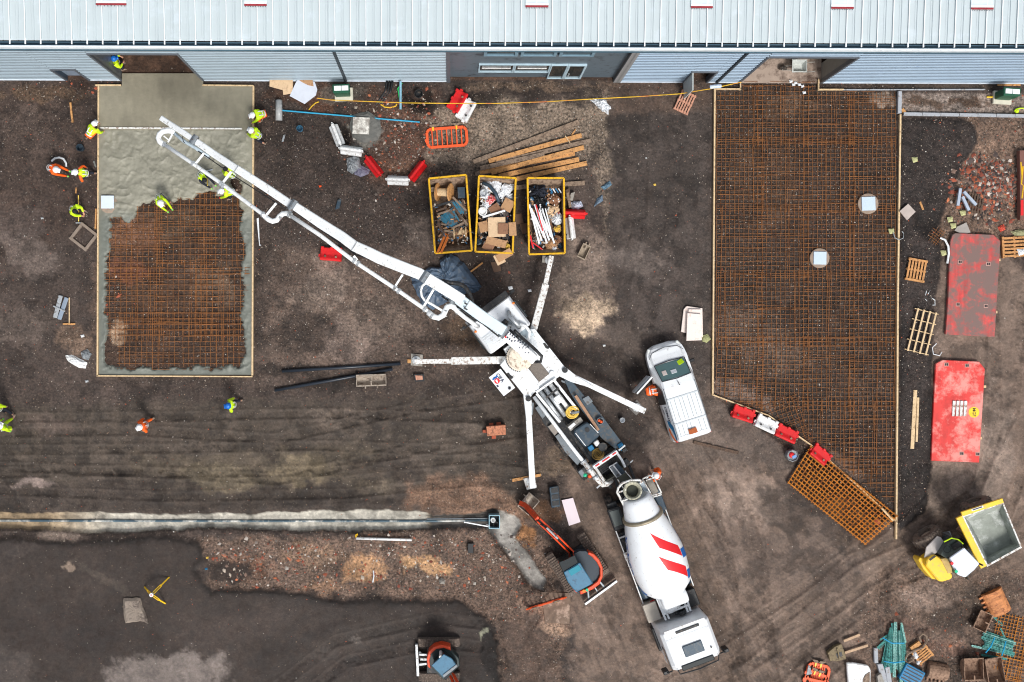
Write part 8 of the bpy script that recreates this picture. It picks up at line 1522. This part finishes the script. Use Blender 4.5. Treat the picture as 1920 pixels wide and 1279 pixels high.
flat('plasterboard', 'clean white board lying right of the black crate', 'board', [(1053, 938), (1074.5, 933.5), (1088.5, 979), (1067, 986)], .05, .09, mat('pinkish_white_board', (236, 222, 228), .6, 0, .02, 3)); flat('dirty_board', 'muddy square board under the standing orange barrier', 'board', [(1015, 1110), (1070, 1112), (1068, 1170), (1022, 1168)], .0, .05, mat('mud_board', (116, 98, 84), .85, 0, .3, 4, ((172, 150, 134), .35, 3)))
mb = MB(); mb.tube([P(668, 1009.5, .2), P(772, 1012.5, .2)], .06, 8); single('white_pipe', 'white pipe lying along the trench spoil', 'pipe', mb, 'whitepl', smooth=True); ropeobj('cord', 'small yellow loop at the end of the white pipe', 'cord', [(668, 1008, .2), (667, 1003, .2), (670, 1001, .2), (670, 1004, .2)], .03, 'yellowpaint')
# trench pipe, chamber, staff
mb = MB(); mb.tube([P(-60, 976, -.26), P(200, 976.5, -.27), P(500, 977, -.27), P(790, 977, -.27), P(815, 977, -.22), P(922, 975, -.18)], .06, 10); single('drainage_pipe', 'long dark drainage pipe half covered in the pale trench bed', 'pipe', mb, mat('trench_pipe', (70, 92, 104), .4, 0, .3, 1.2, ((206, 206, 198), .46, 1.1)), smooth=True)
mb = MB(); mb.tube([P(800, 973, -.1), P(918, 972, -.1)], .03, 8); single('drainage_pipe', 'thin second pipe beside the dark drain near the chamber', 'pipe', mb, 'steelgrey')
cp = P(927, 979, .3); t = root('inspection_chamber', 'square open chamber with two round pipe mouths at the end of the trench', 'chamber', (cp.x, cp.y, -.3), 0); mb = MB()
for a, b, c, d in ((0, .3, .5, .03), (0, -.3, .5, .03), (.24, 0, .03, .57), (-.24, 0, .03, .57)): mb.box((a, b, .3), (c, d, .6))
mb.build('walls', mat('pale_blue_chamber', (150, 190, 206), .4), t); mb = MB(); mb.box((0, 0, .05), (.45, .57, .1)); mb.build('base', 'dark', t)
mb = MB(); mb.lathe([(.1, .1), (.12, .5), (.1, .52), (.08, .5), (.01, .3)], (-.06, .07, 0), 14); mb.build('white_pipe_mouth', 'whitepl', t); mb = MB(); mb.lathe([(.12, .1), (.13, .42), (.1, .42), (.1, .2), (.01, .2)], (.07, -.14, 0), 14); mb.build('black_pipe_mouth', 'black', t)
brx(t, 'staff_hook', (912, 984, .3), (918, 985, .3), .03, .03, 'alu'); mb = MB(); mb.bar(P(870, 979, .1), P(919, 988, .1), .05, .04); single('levelling_staff', 'thin white staff leaning towards the chamber', 'staff', mb, 'cleanwhite')
flat('pump_box', 'small black pump box on the brown spoil', 'box', [(877, 1019), (888, 1019), (888, 1038), (877, 1037)], .0, .25, 'black', None, .02); sheet('stone', 'large pale stone on the spoil beside the lower field', 'stone', [(823, 1088), (828, 1084), (835, 1090), (834, 1097), (824, 1096)], .0, .18, 'concrete', 41); ropeobj('wire', 'thin pale wire sticking up from the spoil', 'wire', [(700, 1070, .1), (701, 1080, .12), (699, 1092, .1)], .03, 'whitebag')
# survey marker: yellow legs
p = P(287, 1113, 0.9); t = root('survey_tripod', 'yellow survey tripod with a white head standing on the dark field', 'tripod', (p.x, p.y, gz(287, 1113)), 0)
mb = MB(); mb.cyl((0, 0, .95), .09, .12, 14); h_ = mb.build('tripod_head', 'cleanwhite', t); mb = MB(); mb.cyl((0, 0, 1.07), .03, .03, 8); mb.build('screw', 'redmark', h_)
for x, y in ((319, 1081), (273, 1099), (312, 1130)): q = P(x, y, 0) - Vector((p.x, p.y, 0)); n_ = Vector((-q.y, q.x, 0)).normalized() * .04; mb = MB(); mb.bar((n_.x, n_.y, .98), (q.x * .55 + n_.x, q.y * .55 + n_.y, .5), .035, .035); mb.bar((-n_.x, -n_.y, .98), (q.x * .55 - n_.x, q.y * .55 - n_.y, .5), .035, .035); mb.bar((q.x * .5, q.y * .5, .54), (q.x, q.y, .02), .06, .05); mb.build('leg', 'yellowpaint', t)
sheet('concrete_block', 'broken concrete base showing in the dark field below the tripod', 'concrete', [(230, 1122), (262, 1122), (266, 1140), (272, 1152), (276, 1170), (262, 1166), (234, 1170), (230, 1145)], .02, .16, mat('muddy_base', (142, 130, 118), .85, 0, .3, 3, ((92, 82, 76), .4, 3)), 51, 'flat', .15)
# concreting tools on the left
p = P(112, 577); t = root('bull_float', 'pale metal bull float with two joined blades left of the slab', 'float', (p.x, p.y, 0))
for a, b, m_ in (((114, 554, .1), (103, 596, .1), 'alu'), ((125, 558, .1), (111, 599, .1), mat('blue_float', (150, 164, 180), .4, .3, .1, 6))): brx(t, 'blade', a, b, .2, .06, m_, .02)
brx(t, 'bracket', (100, 574, .16), (122, 584, .16), .06, .06, 'alu')
p = P(130, 590, .1); t = root('squeegee', 'wooden squeegee with a long handle beside the float blades', 'squeegee', (p.x, p.y, 0)); brx(t, 'handle', (130, 558, .08), (130, 606, .08), .05, .04, 'palewood'); brx(t, 'blade', (118, 607.5, .06), (141, 607.5, .06), .08, .06, 'wood')
p = P(147, 390, .1); t = root('rake', 'long handled rake held upright in the photo by the man left of the white lid', 'rake', (p.x, p.y, 0)); brx(t, 'handle', (147, 366, .9), (147.5, 415, .1), .04, .04, 'straw'); brx(t, 'head', (142, 418, .06), (153, 418, .06), .05, .05, 'alu')
for lb, a, b, hd_ in (('rake pushed through the concrete by the dark haired man under the boom', (389, 348, .9), (388, 322, .2), ((386, 321, .2), (399, 318, .2))), ('shovel held on the open mesh by the man right of the white lid', (309, 388, .8), (303, 366, .25), ((299, 368, .25), (306, 364, .25))), ('pale rake lying across the bare patch beside the pipe', (424, 362, .8), (434, 358, .25), ((430, 357, .25), (440, 355, .25)))):
    p = P(*a); t = root('rake', lb, 'rake', (p.x, p.y, 0)); brx(t, 'handle', a, b, .04, .04, 'straw'); brx(t, 'head', hd_[0], hd_[1], .06, .05, 'alu')
ropeobj('white_hose', 'white curved hose arching over the orange worker', 'hose', [(97, 302, .2), (103, 297, .3), (111, 295.5, .4), (119, 298, .4), (124, 306, .4), (124, 313, .4)], .05, 'whitebag', 6)
flat('glove_pair', 'grey rag beside the slab formwork near the striding man', 'rag', [(174, 302), (177, 301), (181, 313), (178, 314)], .02, .06, 'greycloth'); flat('broken_tile', 'small pale blue strip lying right of the slab', 'strip', [(531, 254), (535, 252), (532, 265), (528, 266)], .02, .05, 'alu'); flat('dark_tool', 'dark blue tool case on the soil above the lone red barrier', 'case', [(633, 374), (640, 373), (637, 390), (628, 393)], .02, .12, 'navy', None, .02)
for lb, x, y, pts in (('white torn plastic strip right of the open mesh', 483, 433, [(481, 410), (485, 408), (487, 458), (490, 460), (486, 461)]),): flat('plastic_strip', lb, 'strip', pts, .02, .04, 'whitebag')
# scraps around the third skip
for i, (pts, m_, lb) in enumerate((([(1060, 357), (1068, 352), (1070, 372), (1063, 376)], 'darkwood', 'dark timber offcut between the third skip and the grey box'), ([(1071, 362), (1078, 360), (1074, 376), (1066, 374)], 'concrete', 'small grey block right of the third skip'), ([(1062, 362), (1066, 360), (1072, 388), (1067, 390)], 'greywood', 'brown batten standing against the third skip'))): flat('offcut', lb, 'offcut', pts, .02, .3, m_)
sheet('plastic_bag', 'pale blue white bag above the red barrier by the third skip', 'bag', [(1072, 378), (1090, 376), (1095, 386), (1084, 392), (1072, 390)], .05, .25, mat('pale_blue_bag', (206, 212, 228), .4), 61); sheet('plastic_bag', 'blue and brown twisted bag right of the timbers', 'bag', [(1127, 350), (1144, 338), (1148, 346), (1134, 356)], .02, .12, mat('blue_brown_bag', (90, 120, 140), .5, 0, .3, 9), 62); sheet('plastic_bag', 'blue grey bag with a white tail right of the skips', 'bag', [(1120, 372), (1130, 364), (1132, 376), (1122, 382), (1114, 388)], .02, .12, mat('blue_grey_bag', (104, 122, 140), .5), 63)
for i, (x, y, a) in enumerate(((972, 410, .4), (984, 428, -.5), (930, 500, .3))): flat('cardboard_scrap', 'dull flattened carton on the soil between the skips' if i < 2 else 'dull carton scrap below the middle skip', 'cardboard', [(x - 10, y - 8), (x + 6, y - 10), (x + 10, y + 8), (x - 4, y + 11)], .02, .05, mat('dull_carton', (112, 88, 72), .9), None if i == 2 else 'cartons between the skips')
for i, (x, y, w, m_) in enumerate(((1228, 346, 3, 'straw'), (957, 540, 5, 'cleanwhite'), (993, 545, 4, 'cleanwhite'), (600, 349, 3, 'orangepl'), (162, 715, 4, 'alu'), (78, 409, 3, 'alu'), (386, 1067, 3, 'bluepl'), (388, 1046, 3, 'straw'), (1133, 648, 3, 'whitepl'), (1212, 296, 2, 'whitepl'), (154, 630, 4, 'whitepl'))): sheet('litter', 'tiny piece of bright litter on the bare ground', 'litter', [(x - w, y - w * .5), (x + w * .7, y - w * .7), (x + w, y + w * .4), (x - w * .5, y + w * .8)], .02, .05, m_, i + 80, group='tiny litter on the ground')
